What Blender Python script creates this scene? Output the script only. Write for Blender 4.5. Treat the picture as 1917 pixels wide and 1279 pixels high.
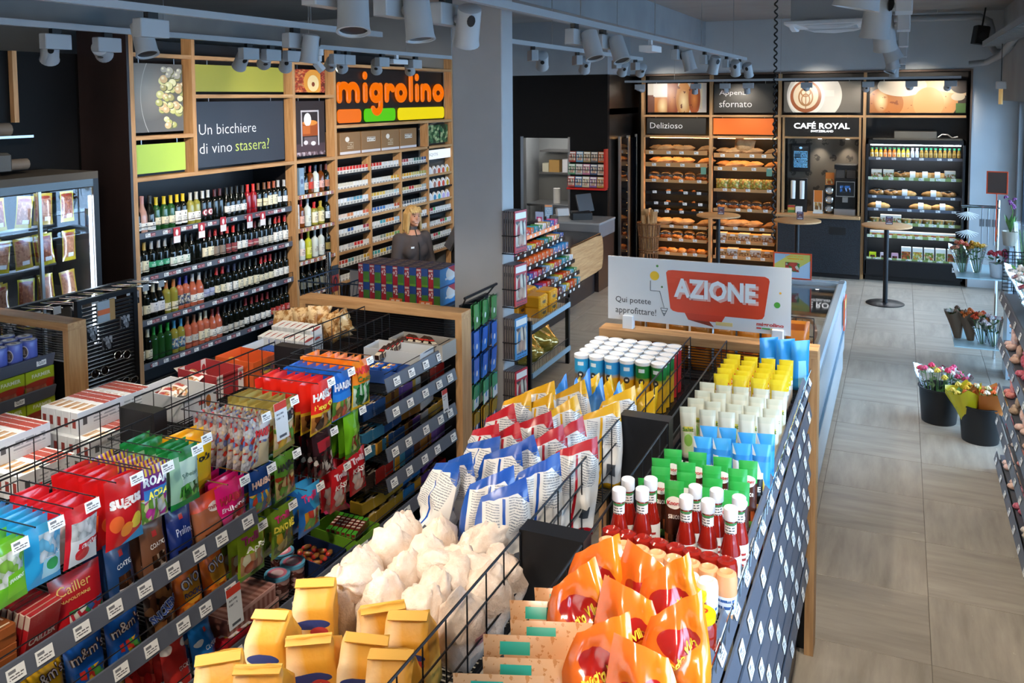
import bpy, bmesh, math, random
from mathutils import Vector, Matrix, Euler, noise

scene = bpy.context.scene
for _o in list(bpy.data.objects):
    bpy.data.objects.remove(_o)
COL = scene.collection
PI = math.pi
sin, cos = math.sin, math.cos

# ------------------------------------------------------------------ camera
F_PX, PY = 1641.7, 291.8
yaw, pitch, roll = -0.418, 0.0671, -0.0068
fwd = Vector((sin(yaw) * cos(pitch), cos(yaw) * cos(pitch), -sin(pitch)))
rgt = Vector((cos(yaw), -sin(yaw), 0))
upv = rgt.cross(fwd)
r2 = rgt * cos(roll) + upv * sin(roll)
u2 = upv * cos(roll) - rgt * sin(roll)
cam_d = bpy.data.cameras.new('camera')
cam = bpy.data.objects.new('camera', cam_d)
COL.objects.link(cam)
m3 = Matrix((r2, u2, -fwd)).transposed()
cam.matrix_world = Matrix.Translation((0, 0, 2.9)) @ m3.to_4x4()
cam_d.sensor_width = 36
cam_d.lens = F_PX / 1917 * 36
cam_d.shift_y = -(639.5 - PY) / 1917
cam_d.clip_end = 100
scene.camera = cam

# ------------------------------------------------------------------ daylight, exposure
world = bpy.data.worlds.new('daylight')
scene.world = world
world.use_nodes = True
_bg = world.node_tree.nodes['Background']
_bg.inputs[0].default_value = (0.46, 0.71, 1.0, 1)
_bg.inputs[1].default_value = 13.0
vs = scene.view_settings
vs.view_transform = 'Standard'
vs.look = 'None'
vs.exposure = -0.03
vs.gamma = 1.0
vs.use_curve_mapping = False
scene.cycles.max_bounces, scene.cycles.diffuse_bounces, scene.cycles.glossy_bounces, scene.cycles.transparent_max_bounces = 8, 4, 3, 16
SPOT_W = 95.0          # wattage of one track spot
SPOT_C = (1.0, 0.88, 0.73)
LED_E = 20.0

def portal(name, loc, rot, sx, sy):
    l = bpy.data.lights.new(name, 'AREA')
    l.shape = 'RECTANGLE'
    l.size, l.size_y = sx, sy
    l.cycles.is_portal = True
    o = bpy.data.objects.new(name, l)
    o.location, o.rotation_euler = loc, rot
    COL.objects.link(o)
# sky portals in the window wall (they only guide the sampling of the sky)
portal('window_portal', (1.68, 7.35, 1.45), (0, PI / 2, 0), 2.7, 14.3)

# ------------------------------------------------------------------ mesh helpers
RND = random.Random(11)

class MB:
    def __init__(s):
        s.v, s.f, s.m = [], [], []
    def add(s, vs_, fs, mi=0):
        b = len(s.v)
        s.v += [tuple(p) for p in vs_]
        s.f += [tuple(i + b for i in f) for f in fs]
        s.m += [mi] * len(fs)
        return s
    def box(s, x0, x1, y0, y1, z0, z1, mi=0, M=None):
        vs_ = [Vector(p) for p in ((x0, y0, z0), (x1, y0, z0), (x1, y1, z0), (x0, y1, z0), (x0, y0, z1), (x1, y0, z1), (x1, y1, z1), (x0, y1, z1))]
        if M is not None:
            vs_ = [M @ p for p in vs_]
        return s.add(vs_, ((0, 3, 2, 1), (4, 5, 6, 7), (0, 1, 5, 4), (1, 2, 6, 5), (2, 3, 7, 6), (3, 0, 4, 7)), mi)
    def bbox(s, x0, x1, y0, y1, z0, z1, b=.004, mi=0):
        # box with chamfered vertical and top edges
        pl = [(x0 + b, y0), (x1 - b, y0), (x1, y0 + b), (x1, y1 - b), (x1 - b, y1), (x0 + b, y1), (x0, y1 - b), (x0, y0 + b)]
        cx, cy = (x0 + x1) / 2, (y0 + y1) / 2
        kx, ky = max(.01, (x1 - x0 - 2 * b) / (x1 - x0)), max(.01, (y1 - y0 - 2 * b) / (y1 - y0))
        vs_ = [(x, y, z0) for x, y in pl] + [(x, y, z1 - b) for x, y in pl] + [(cx + (x - cx) * kx, cy + (y - cy) * ky, z1) for x, y in pl]
        fs = [tuple(range(7, -1, -1)), tuple(range(16, 24))]
        for k in (0, 8):
            fs += [(k + i, k + (i + 1) % 8, k + 8 + (i + 1) % 8, k + 8 + i) for i in range(8)]
        return s.add(vs_, fs, mi)
    def quad(s, a, b, c, d, mi=0):
        return s.add((a, b, c, d), ((0, 1, 2, 3),), mi)
    def tube(s, pts, r, n=6, mi=0, r1=None, closed=False):
        pts = [Vector(p) for p in pts]
        L = len(pts)
        rings = []
        up = Vector((0, 0, 1))
        for i, p in enumerate(pts):
            a = pts[i - 1] if (i > 0 or closed) else p
            b = pts[(i + 1) % L] if (i < L - 1 or closed) else p
            d = (b - a).normalized()
            x = d.cross(up)
            if x.length < .05:
                x = d.cross(Vector((0, 1, 0)))
            x.normalize()
            y = x.cross(d)
            rr = r if r1 is None else r + (r1 - r) * i / max(1, L - 1)
            rings.append([p + x * rr * cos(2 * PI * k / n) + y * rr * sin(2 * PI * k / n) for k in range(n)])
        vs_ = [q for g in rings for q in g]
        fs = []
        for i in range(L if closed else L - 1):
            j = (i + 1) % L
            fs += [(i * n + k, j * n + k, j * n + (k + 1) % n, i * n + (k + 1) % n) for k in range(n)]
        if not closed:
            fs += [tuple(range(n)), tuple(range((L - 1) * n + n - 1, (L - 1) * n - 1, -1))]
        return s.add(vs_, fs, mi)
    def lathe(s, prof, n=16, c=(0, 0, 0), mi=0, M=None, mis=None, sx=1, sy=1):
        vs_ = []
        for r, z in prof:
            for k in range(n):
                a = 2 * PI * k / n
                vs_.append(Vector((r * cos(a) * sx, r * sin(a) * sy, z)))
        if M is not None:
            vs_ = [M @ p for p in vs_]
        c = Vector(c)
        vs_ = [p + c for p in vs_]
        b = len(s.v)
        s.v += [tuple(p) for p in vs_]
        for i in range(len(prof) - 1):
            for k in range(n):
                s.f.append((b + i * n + k, b + i * n + (k + 1) % n, b + (i + 1) * n + (k + 1) % n, b + (i + 1) * n + k))
                s.m.append(mis[i] if mis else mi)
        if prof[0][0] > 1e-6:
            s.f.append(tuple(b + k for k in range(n - 1, -1, -1))); s.m.append(mis[0] if mis else mi)
        if prof[-1][0] > 1e-6:
            q = b + (len(prof) - 1) * n
            s.f.append(tuple(q + k for k in range(n))); s.m.append(mis[-1] if mis else mi)
        return s
    def prism(s, poly, y0, y1, mi=0, M=None):
        n = len(poly)
        vs_ = [Vector((x, y0, z)) for x, z in poly] + [Vector((x, y1, z)) for x, z in poly]
        if M is not None:
            vs_ = [M @ p for p in vs_]
        fs = [tuple(range(n)), tuple(range(2 * n - 1, n - 1, -1))] + [(i, i + n, (i + 1) % n + n, (i + 1) % n) for i in range(n)]
        return s.add(vs_, fs, mi)
    def ball(s, c, rx, ry=None, rz=None, n=10, mi=0, M=None):
        ry = ry or rx; rz = rz or rx
        k = max(4, n // 2)
        prof = [(max(1e-7, sin(PI * i / k)), -cos(PI * i / k)) for i in range(k + 1)]
        T = Matrix.Translation(c) @ (M.to_4x4() if M is not None else Matrix.Identity(4)) @ Matrix.Diagonal((rx, ry, rz, 1))
        return s.lathe(prof, n, (0, 0, 0), mi, T)
    def mesh(s, name, mats, smooth=False, M=None):
        me = bpy.data.meshes.new(name)
        v = s.v if M is None else [tuple(M @ Vector(p)) for p in s.v]
        me.from_pydata(v, [], s.f)
        if not isinstance(mats, (list, tuple)):
            mats = [mats]
        for m in mats:
            me.materials.append(m)
        if len(mats) > 1:
            me.polygons.foreach_set('material_index', s.m)
        if smooth:
            me.polygons.foreach_set('use_smooth', [True] * len(me.polygons))
            if smooth != 'all':
                try:
                    me.set_sharp_from_angle(angle=math.radians(40))
                except Exception:
                    pass
        me.update()
        return me

def obj(name, data, parent=None, loc=(0, 0, 0), rot=(0, 0, 0), scale=None):
    o = bpy.data.objects.new(name, data)
    COL.objects.link(o)
    o.location = loc
    o.rotation_euler = rot
    if scale is not None:
        o.scale = (scale,) * 3 if isinstance(scale, (int, float)) else scale
    if parent is not None:
        o.parent = parent
    return o

def tag(o, label, cat, group=None):
    o['label'] = label
    o['category'] = cat
    if group:
        o['group'] = group
    return o

def struct(name, data, parent=None):
    o = obj(name, data, parent)
    o['kind'] = 'structure'
    return o

def thing(name, label, cat, loc=(0, 0, 0), rot=(0, 0, 0), group=None):
    return tag(obj(name, None, None, loc, rot), label, cat, group)

class Spec:      # a kind of thing: its own mesh and its parts (name, mesh, sub-parts)
    def __init__(s, name, cat, mesh, kids=()):
        s.name, s.cat, s.mesh, s.kids = name, cat, mesh, list(kids)

def put(sp, label, loc, rot=(0, 0, 0), group=None, scale=None):
    if isinstance(rot, (int, float)):
        rot = (0, 0, rot)
    o = obj(sp.name, sp.mesh, None, loc, rot, scale)
    tag(o, label, sp.cat, group)
    for k in sp.kids:
        c = obj(k[0], k[1], o)
        for g in (k[2] if len(k) > 2 else ()):
            obj(g[0], g[1], c)
    return o

ORD = 'first second third fourth fifth sixth seventh eighth ninth tenth eleventh twelfth'.split()

# ------------------------------------------------------------------ materials
def lin(h):
    if not isinstance(h, str):
        return tuple(h)
    c = [int(h[i:i + 2], 16) / 255 for i in (0, 2, 4)]
    return tuple(x / 12.92 if x <= .04045 else ((x + .055) / 1.055) ** 2.4 for x in c)

_mats = {}
def mat(name, colr, rough=.5, metal=0., emit=0., spec=.5, coat=0., alpha=1., trans=0., ecol=None):
    if name in _mats:
        return _mats[name]
    m = bpy.data.materials.new(name)
    m.use_nodes = True
    b = m.node_tree.nodes['Principled BSDF']
    c = lin(colr)
    b.inputs['Base Color'].default_value = (*c, 1)
    b.inputs['Roughness'].default_value = rough
    b.inputs['Metallic'].default_value = metal
    b.inputs['Specular IOR Level'].default_value = spec
    b.inputs['Coat Weight'].default_value = coat
    b.inputs['Coat Roughness'].default_value = .12
    b.inputs['Transmission Weight'].default_value = trans
    b.inputs['Alpha'].default_value = alpha
    if emit:
        b.inputs['Emission Color'].default_value = (*(lin(ecol) if ecol else c), 1)
        b.inputs['Emission Strength'].default_value = emit
    _mats[name] = m
    return m

def C(h, rough=.45, coat=0.):
    return mat('paint_%s_%d_%d' % (h, rough * 100, coat * 100), h, rough, coat=coat)

class NT:        # small wrapper that writes shader maths
    def __init__(s, m):
        s.t = m.node_tree
        s.n = s.t.nodes
        s.l = s.t.links
    def new(s, t, **kw):
        n = s.n.new(t)
        for k, v in kw.items():
            setattr(n, k, v)
        return n
    def put(s, sock, v):
        if hasattr(v, 'is_linked'):
            s.l.new(v, sock)
        else:
            sock.default_value = v
    def ma(s, op, a, b=None, c=None):
        n = s.new('ShaderNodeMath', operation=op)
        for i, v in enumerate((a, b, c)):
            if v is not None:
                s.put(n.inputs[i], v)
        return n.outputs[0]
    def mix(s, f, a, b):
        n = s.new('ShaderNodeMix', data_type='RGBA')
        s.put(n.inputs[0], f)
        for i, v in ((6, a), (7, b)):
            s.put(n.inputs[i], (*lin(v), 1) if not hasattr(v, 'is_linked') else v)
        return n.outputs[2]
    def rng(s, x, lo, hi):   # 1 inside lo..hi
        return s.ma('MULTIPLY', s.ma('GREATER_THAN', x, lo), s.ma('LESS_THAN', x, hi))
    def noise(s, vec, scale, detail=2, rough=.5):
        n = s.new('ShaderNodeTexNoise')
        s.put(n.inputs['Vector'], vec)
        n.inputs['Scale'].default_value = scale
        n.inputs['Detail'].default_value = detail
        n.inputs['Roughness'].default_value = rough
        return n.outputs[0]
    def ramp(s, f, stops, const=False):
        n = s.new('ShaderNodeValToRGB')
        s.put(n.inputs[0], f)
        e = n.color_ramp.elements
        while len(e) < len(stops):
            e.new(.5)
        for i, (p, c) in enumerate(stops):
            e[i].position = p
            e[i].color = (*lin(c), 1)
        if const:
            n.color_ramp.interpolation = 'CONSTANT'
        return n.outputs[0]
    def mapping(s, vec, scale=(1, 1, 1), rot=(0, 0, 0)):
        n = s.new('ShaderNodeMapping')
        s.put(n.inputs[0], vec)
        n.inputs['Scale'].default_value = scale
        n.inputs['Rotation'].default_value = rot
        return n.outputs[0]

def art(name, base, layers=(), rough=.4, coat=0., metal=0., emit=0., axes='xz', bump=0.):
    """a printed surface: shapes laid out on the object's own bounding box (0..1)"""
    if name in _mats:
        return _mats[name]
    m = bpy.data.materials.new(name)
    m.use_nodes = True
    t = NT(m)
    b = t.n['Principled BSDF']
    tc = t.new('ShaderNodeTexCoord')
    sep = t.new('ShaderNodeSeparateXYZ')
    t.l.new(tc.outputs['Generated'], sep.inputs[0])
    ax = {'x': sep.outputs[0], 'y': sep.outputs[1], 'z': sep.outputs[2]}
    a, z = ax[axes[0]], ax[axes[1]]
    cmb = t.new('ShaderNodeCombineXYZ')
    t.l.new(a, cmb.inputs[0]); t.l.new(z, cmb.inputs[1])
    P2 = cmb.outputs[0]
    cl = None
    def rect(r):
        return t.ma('MULTIPLY', t.rng(a, r[0], r[1]), t.rng(z, r[2], r[3]))
    cur = base
    for L in layers:
        k = L[0]
        if k == 'rect':
            cur = t.mix(rect(L[1:5]), cur, L[5])
        elif k in ('ell', 'soft', 'ring'):
            dx = t.ma('DIVIDE', t.ma('SUBTRACT', a, L[1]), L[3])
            dz = t.ma('DIVIDE', t.ma('SUBTRACT', z, L[2]), L[4])
            d = t.ma('SQRT', t.ma('ADD', t.ma('MULTIPLY', dx, dx), t.ma('MULTIPLY', dz, dz)))
            if k == 'ell':
                cur = t.mix(t.ma('LESS_THAN', d, 1.), cur, L[5])
            elif k == 'ring':
                cur = t.mix(t.rng(d, 1 - L[6], 1.), cur, L[5])
            else:
                n = t.new('ShaderNodeMath', operation='SUBTRACT', use_clamp=True)
                n.inputs[0].default_value = 1.
                t.l.new(d, n.inputs[1])
                cur = t.mix(n.outputs[0], cur, L[5])
        elif k == 'half':
            d = t.ma('ADD', t.ma('MULTIPLY', a, L[1]), t.ma('MULTIPLY', z, L[2]))
            cur = t.mix(t.ma('GREATER_THAN', d, L[3]), cur, L[4])
        elif k == 'cells':
            v = t.new('ShaderNodeTexVoronoi')
            t.l.new(t.mapping(P2, (L[1], L[1] * (L[4] if len(L) > 4 else 1.), 1)), v.inputs['Vector'])
            v.inputs['Scale'].default_value = 1.
            sp = t.new('ShaderNodeSeparateColor')
            t.l.new(v.outputs['Color'], sp.inputs[0])
            cs = L[2]
            cc = t.ramp(sp.outputs[0], [(i / len(cs), c) for i, c in enumerate(cs)], True)
            cc = t.mix(t.ma('MULTIPLY', v.outputs['Distance'], .55), cc, '000000')
            cur = t.mix(rect(L[3]), cur, cc)
        elif k == 'noise':
            n = t.noise(t.mapping(P2, (1, L[5] if len(L) > 5 else 1, 1)), L[1], 3)
            f = t.ma('GREATER_THAN', n, L[2])
            cur = t.mix(t.ma('MULTIPLY', f, rect(L[4])) if len(L) > 4 and L[4] else f, cur, L[3])
        elif k == 'lines':      # text-like rows
            fz = t.ma('FRACT', t.ma('MULTIPLY', z, L[1]))
            w = t.noise(t.mapping(P2, (L[1] * 2.2, L[1] * .5, 1)), 1., 1)
            f = t.ma('MULTIPLY', t.ma('MULTIPLY', t.ma('LESS_THAN', fz, .45), t.ma('GREATER_THAN', w, .42)), rect(L[3]))
            cur = t.mix(f, cur, L[2])
        elif k == 'stripes':
            q = a if L[1] == 'x' else z
            f = t.ma('LESS_THAN', t.ma('FRACT', t.ma('MULTIPLY', q, L[2])), L[3])
            cur = t.mix(t.ma('MULTIPLY', f, rect(L[5])) if len(L) > 5 else f, cur, L[4])
        elif k == 'grad':
            q = a if L[1] == 'x' else z
            n = t.new('ShaderNodeMapRange', clamp=True)
            t.l.new(q, n.inputs[0])
            n.inputs[1].default_value, n.inputs[2].default_value = L[2], L[3]
            cur = t.mix(n.outputs[0], cur, L[4])
    t.put(b.inputs['Base Color'], (*lin(cur), 1) if isinstance(cur, str) else cur)
    b.inputs['Roughness'].default_value = rough
    b.inputs['Metallic'].default_value = metal
    b.inputs['Coat Weight'].default_value = coat
    b.inputs['Coat Roughness'].default_value = .15
    if emit:
        t.put(b.inputs['Emission Color'], (*lin(cur), 1) if isinstance(cur, str) else cur)
        b.inputs['Emission Strength'].default_value = emit
    if bump:
        bn = t.new('ShaderNodeBump')
        bn.inputs['Strength'].default_value = bump
        bn.inputs['Distance'].default_value = .02
        t.l.new(t.noise(tc.outputs['Object'], 28., 3), bn.inputs['Height'])
        t.l.new(bn.outputs[0], b.inputs['Normal'])
    _mats[name] = m
    return m

def surf(name, c1, c2, scale=(4, 4, 4), rough=.5, detail=4, bump=.0, spec=.5, metal=0., contrast=(.35, .65), rot=(0, 0, 0), nscale=1.):
    """two-tone noisy surface in object coordinates"""
    if name in _mats:
        return _mats[name]
    m = bpy.data.materials.new(name)
    m.use_nodes = True
    t = NT(m)
    b = t.n['Principled BSDF']
    tc = t.new('ShaderNodeTexCoord')
    vec = t.mapping(tc.outputs['Object'], scale, rot)
    n = t.noise(vec, nscale, detail, .6)
    t.l.new(t.ramp(n, [(contrast[0], c1), (contrast[1], c2)]), b.inputs['Base Color'])
    b.inputs['Roughness'].default_value = rough
    b.inputs['Specular IOR Level'].default_value = spec
    b.inputs['Metallic'].default_value = metal
    if bump:
        bn = t.new('ShaderNodeBump')
        bn.inputs['Strength'].default_value = bump
        bn.inputs['Distance'].default_value = .01
        t.l.new(n, bn.inputs['Height'])
        t.l.new(bn.outputs[0], b.inputs['Normal'])
    _mats[name] = m
    return m

def glassmat(name, tint=(1, 1, 1), refl=.12, rough=.02):
    if name in _mats:
        return _mats[name]
    m = bpy.data.materials.new(name)
    m.use_nodes = True
    t = NT(m)
    t.n.remove(t.n['Principled BSDF'])
    out = t.n['Material Output']
    tr = t.new('ShaderNodeBsdfTransparent'); tr.inputs[0].default_value = (*tint, 1)
    gl = t.new('ShaderNodeBsdfGlossy'); gl.inputs['Roughness'].default_value = rough
    fr = t.new('ShaderNodeLayerWeight'); fr.inputs[0].default_value = .25
    mx = t.new('ShaderNodeMixShader')
    t.l.new(t.ma('MULTIPLY_ADD', fr.outputs['Fresnel'], .8, refl), mx.inputs[0])
    t.l.new(tr.outputs[0], mx.inputs[1]); t.l.new(gl.outputs[0], mx.inputs[2])
    t.l.new(mx.outputs[0], out.inputs[0])
    _mats[name] = m
    return m

WOODX = surf('oak_along_x', 'a97c50', 'c79c6c', (3, 40, 40), .55, 5, .15)
WOODY = surf('oak_along_y', 'a97c50', 'c79c6c', (40, 3, 40), .55, 5, .15)
WOODZ = surf('oak_along_z', 'a97c50', 'c79c6c', (40, 40, 3), .55, 5, .15)
WOODD = surf('oak_dark', '8a5a34', 'b07c4b', (5, 30, 30), .5, 5, .1)
BLACK = mat('black_laminate', '17161a', .45)
DARK = surf('dark_brown_panel', '1c1413', '2a1e1c', (2, 2, .4), .35, 3)
BMETAL = mat('black_powder_metal', '1b1c20', .38, .3)
RAILM = mat('shelf_rail_grey', '565b67', .38)
WIREM = mat('black_wire', '202226', .35, .5)
CHROME = mat('chrome', 'd8dadc', .12, 1.)
STEEL = mat('brushed_steel', 'b0b2b5', .32, 1.)
WHITE = mat('white_plastic', 'e8e8ea', .4)
PAPER = mat('white_paper', 'f2f2f0', .6)
LAMPG = mat('lamp_grey', 'a4a9ae', .45)
CLEAR = glassmat('clear_plastic', (1, 1, 1), .05, .08)
GLASS = glassmat('window_glass', (.97, .99, 1), .05)
RUBBER = mat('black_plastic', '0e0e10', .5)

# ------------------------------------------------------------------ lettering
_txt = {}
_ts = bpy.data.scenes.new('lettering_workshop')
def text_verts(s, bold=0., shear=0.):
    key = (s, bold, shear)
    if key in _txt:
        return _txt[key]
    c = bpy.data.curves.new('lettering', 'FONT')
    c.body = s
    c.size = 1.
    c.resolution_u = 2
    c.offset = bold
    c.shear = shear
    c.fill_mode = 'FRONT'
    o = bpy.data.objects.new('lettering', c)
    _ts.collection.objects.link(o)
    _ts.view_layers[0].update()
    dg = _ts.view_layers[0].depsgraph
    me = bpy.data.meshes.new_from_object(o.evaluated_get(dg))
    vs_ = [tuple(v.co) for v in me.vertices]
    fs = [tuple(p.vertices) for p in me.polygons]
    bpy.data.objects.remove(o)
    bpy.data.curves.remove(c)
    bpy.data.meshes.remove(me)
    xs = [v[0] for v in vs_]; ys = [v[1] for v in vs_]
    x0, x1, y0, y1 = min(xs), max(xs), min(ys), max(ys)
    _txt[key] = ([((v[0] - x0) / (x1 - x0), (v[1] - y0) / (y1 - y0)) for v in vs_], fs, (x1 - x0) / (y1 - y0))
    return _txt[key]

def letters(s, x0, x1, z0, z1, material, fn=None, bold=.0, shear=0., y=-.0015, name='lettering', rot=0.):
    """text filling the box x0..x1, z0..z1, read from -Y; fn maps (x, z) onto a curved front"""
    v, f, asp = text_verts(s, bold, shear)
    out = []
    cr, sr = cos(rot), sin(rot)
    cx, cz = (x0 + x1) / 2, (z0 + z1) / 2
    for a, b in v:
        px, pz = (a - .5) * (x1 - x0), (b - .5) * (z1 - z0)
        px, pz = cx + px * cr - pz * sr, cz + px * sr + pz * cr
        if fn:
            q = fn(px, pz)
            out.append((q[0], q[1] + y, q[2]))
        else:
            out.append((px, y, pz))
    mb = MB().add(out, f)
    return mb.mesh(name, material)
# ================================================================== SETTING
def tilemat(name, along):
    m = bpy.data.materials.new(name)
    m.use_nodes = True
    t = NT(m)
    b = t.n['Principled BSDF']
    g = t.new('ShaderNodeNewGeometry')
    oi = t.new('ShaderNodeObjectInfo')
    sc = (1.6, 11, 1) if along == 'x' else (11, 1.6, 1)
    vec = t.mapping(g.outputs['Position'], sc)
    n1 = t.noise(vec, 1., 5, .6)
    n2 = t.noise(t.mapping(g.outputs['Position'], tuple(3 * s for s in sc)), 1., 6, .7)
    n3 = t.noise(g.outputs['Position'], 1.6, 3)
    c = t.ramp(n1, [(.32, '877f74'), (.5, '9b9387'), (.7, 'aca497')])
    c = t.mix(t.ma('GREATER_THAN', n2, .68), c, 'c6beb0')
    c = t.mix(t.ma('MULTIPLY', n3, .35), c, '968b7d')
    c = t.mix(t.ma('MULTIPLY', oi.outputs['Random'], .22), c, '857c71')
    t.l.new(c, b.inputs['Base Color'])
    b.inputs['Roughness'].default_value = .42
    bn = t.new('ShaderNodeBump')
    bn.inputs['Strength'].default_value = .12
    bn.inputs['Distance'].default_value = .004
    t.l.new(n2, bn.inputs['Height'])
    t.l.new(bn.outputs[0], b.inputs['Normal'])
    return m
TILEX, TILEY = tilemat('stone_tile_grain_x', 'x'), tilemat('stone_tile_grain_y', 'y')
GROUT = mat('grout', '6f675d', .8)
floor = struct('floor', MB().box(-9, 1.75, -1.3, 16, -.12, -.004).mesh('floor', GROUT))
TW = .672
tmx = MB().bbox(-TW / 2 + .002, TW / 2 - .002, -TW / 2 + .002, TW / 2 - .002, -.02, 0, .0012).mesh('tile', TILEX)
tmy = MB().bbox(-TW / 2 + .002, TW / 2 - .002, -TW / 2 + .002, TW / 2 - .002, -.02, 0, .0012).mesh('tile', TILEY)
for i in range(-9, 2):
    for j in range(0, 22):
        x, y = .2 + (i + .5) * TW, .065 + (j + .5) * TW
        if y > 14.75 or (x < -4.3 and y < 4):
            continue
        obj('tile', tmx if (i + j) % 2 == 0 else tmy, floor, (x, y, 0))

WALLG = surf('grey_wall_paint', '8f9499', 'a3a8ac', (.8, .8, .8), .8, 3)
WALLW = surf('pale_wall_paint', 'b9bfc4', 'c6cbcf', (.8, .8, .8), .75, 3)
CEILG = surf('grey_ceiling_paint', '8e8b88', '9c9996', (.7, .7, .7), .85, 3)
BLKW = mat('black_wall_paint', '080708', .6, spec=.2)
KIOSKS = surf('dark_steel_panel', '2c2622', '4a3c33', (.5, .5, 3), .28, 3, metal=.7)
struct('ceiling', MB().box(-9, 1.75, -1.3, 16, 4.12, 4.3).mesh('ceiling', CEILG))
struct('beam_1', MB().box(-3.5, -3.0, -1.3, 14.7, 3.72, 4.12).mesh('beam', WALLG))
struct('wall_left', MB().box(-9.2, -9, -1.3, 16, 0, 4.12).mesh('wall_left', WALLG))
struct('wall_partition', MB().box(-6.75, -6.62, -1.3, 5.5, 0, 3.3).mesh('wall_partition', BLKW))
struct('wall_behind_wine', MB().box(-6.72, -6.6, 5.5, 11.3, 0, 3.3).mesh('wall_behind_wine', BLKW))
struct('wall_cross', MB().box(-9, -6.02, 11.4, 11.55, 0, 4.12).mesh('wall_cross', WALLG))
struct('wall_passage', MB().box(-6.3, -6.2, 11.55, 16, 0, 4.12).mesh('wall_passage', WALLG))
struct('wall_front', MB().box(-9, 1.75, -1.5, -1.3, 0, 4.12).mesh('wall_front', WALLW))
# back wall: painted band over the recess, recess lining, pale pier beside the fridge
struct('wall_back', MB().box(-4.29, .95, 14.7, 14.8, 3.25, 4.12).box(.95, 1.75, 14.7, 15.4, 0, 4.12).mesh('wall_back', WALLW))
struct('wall_recess', MB().box(-4.29, .95, 15.3, 15.4, 0, 3.4).box(-4.29, .95, 14.72, 15.3, 3.25, 3.4).box(.93, .95, 14.71, 15.3, 0, 3.25).mesh('wall_recess', BLKW))
struct('trim_1', MB().box(.93, .955, 14.66, 14.72, 0, 3.26).box(-4.29, .955, 14.68, 14.7, 3.24, 3.27).mesh('trim_1', mat('bronze_trim', '6b5a50', .4, .5)))
# kiosk block beside the checkout, with a hatch into the kitchen
kx0, kx1, ky = -6.2, -4.29, 13.43
struct('wall_kiosk', MB().box(kx0, -5.77, ky, ky + .1, 0, 3.25).box(-4.95, kx1, ky, ky + .1, 0, 3.25).box(-5.77, -4.95, ky, ky + .1, 2.22, 3.25).box(-5.77, -4.95, ky, ky + .1, 0, .1).mesh('wall_kiosk', BLKW))
struct('wall_kiosk_side', MB().box(kx1 - .06, kx1, ky + .1, 15.45, 0, 3.25).mesh('wall_kiosk_side', KIOSKS))
struct('wall_kiosk_upper', MB().box(kx0, kx1, ky, 14.9, 3.25, 4.12).mesh('wall_kiosk_upper', WALLG))
struct('trim_2', MB().box(-5.80, -5.75, ky - .02, ky + .1, .1, 2.24).box(-4.96, -4.925, ky - .02, ky + .1, .1, 2.24).mesh('trim_2', STEEL))
struct('wall_kitchen', MB().box(kx0, kx1 - .06, 15.2, 15.3, 0, 3.2).box(kx0, kx1, ky + .1, 15.2, 2.6, 2.7).mesh('wall_kitchen', mat('kitchen_wall', '9a9d9e', .5)))
# column
struct('column', MB().bbox(-2.78, -2.41, 5.27, 5.45, 0, 4.12, .006).mesh('column', surf('column_paint', 'a6a6a8', 'b0b0b2', (1.5, 1.5, 1.5), .7, 3)))
# window wall on the street side
hd = MB().box(1.32, 1.75, -1.3, 14.5, 2.8, 4.12).box(1.6, 1.75, -1.3, 14.5, 0, .1).box(1.55, 1.75, 14.5, 14.7, 0, 4.12)
struct('wall_right', hd.mesh('wall_right', WALLG))
ys = [.2, 2.5, 4.8, 7.1, 9.4, 11.7, 14.5]
struct('wall_right_front', MB().box(1.6, 1.75, -1.3, .2, .1, 2.8).mesh('wall_right_front', WALLG))
for i in range(6):
    a, b_ = ys[i], ys[i + 1]
    w = struct('window_%d' % (i + 1), MB().box(1.62, 1.7, a, a + .05, .1, 2.8).box(1.62, 1.7, b_ - .05, b_, .1, 2.8).box(1.62, 1.7, a, b_, .1, .16).box(1.62, 1.7, a, b_, 2.72, 2.8).mesh('window', mat('window_frame', '3c4650', .4, .4)))
    obj('pane', MB().box(1.655, 1.665, a + .05, b_ - .05, .16, 2.72).mesh('pane', GLASS), w)
struct('ground_outside', MB().box(1.75, 14, -14, 22, -.2, -.12).mesh('ground', mat('street', '8a8c90', .9)))

# ------------------------------------------------------------------ things under the ceiling
PIPEM = mat('pipe_grey', '9a9ea2', .5)
t = thing('ventilation_pipe', 'grey pipe running under the ceiling and dropping beside the black loudspeaker', 'pipe')
obj('pipe_run', MB().tube([(-.75, 14.3, 4.03), (1.0, 14.3, 4.0), (1.12, 14.3, 3.93), (1.15, 14.3, 3.8), (1.15, 14.3, 3.58), (1.2, 14.3, 3.5), (1.36, 14.28, 3.47), (1.28, 13.0, 3.55)], .05, 10).mesh('pipe_run', PIPEM, True), t)
obj('pipe_branch', MB().tube([(.88, 14.35, 3.33), (1.1, 14.3, 3.35), (1.25, 13.9, 3.44), (1.27, 12.5, 3.6), (1.27, 9, 3.75)], .045, 10).mesh('pipe_branch', PIPEM, True), t)
obj('hanger', MB().tube([(.45, 14.3, 4.03), (.45, 14.3, 4.12)], .006).mesh('hanger', STEEL), t)
t = thing('loudspeaker', 'small black loudspeaker hanging from the ceiling near the bent pipe', 'loudspeaker', (1.0, 14.15, 3.72), (0, .15, .3))
obj('cabinet', MB().bbox(-.09, .09, -.08, .08, -.12, .14, .012).mesh('cabinet', RUBBER), t)
obj('bracket', MB().tube([(0, 0, .13), (0, 0, .4)], .012).mesh('bracket', RUBBER), t)
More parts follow.
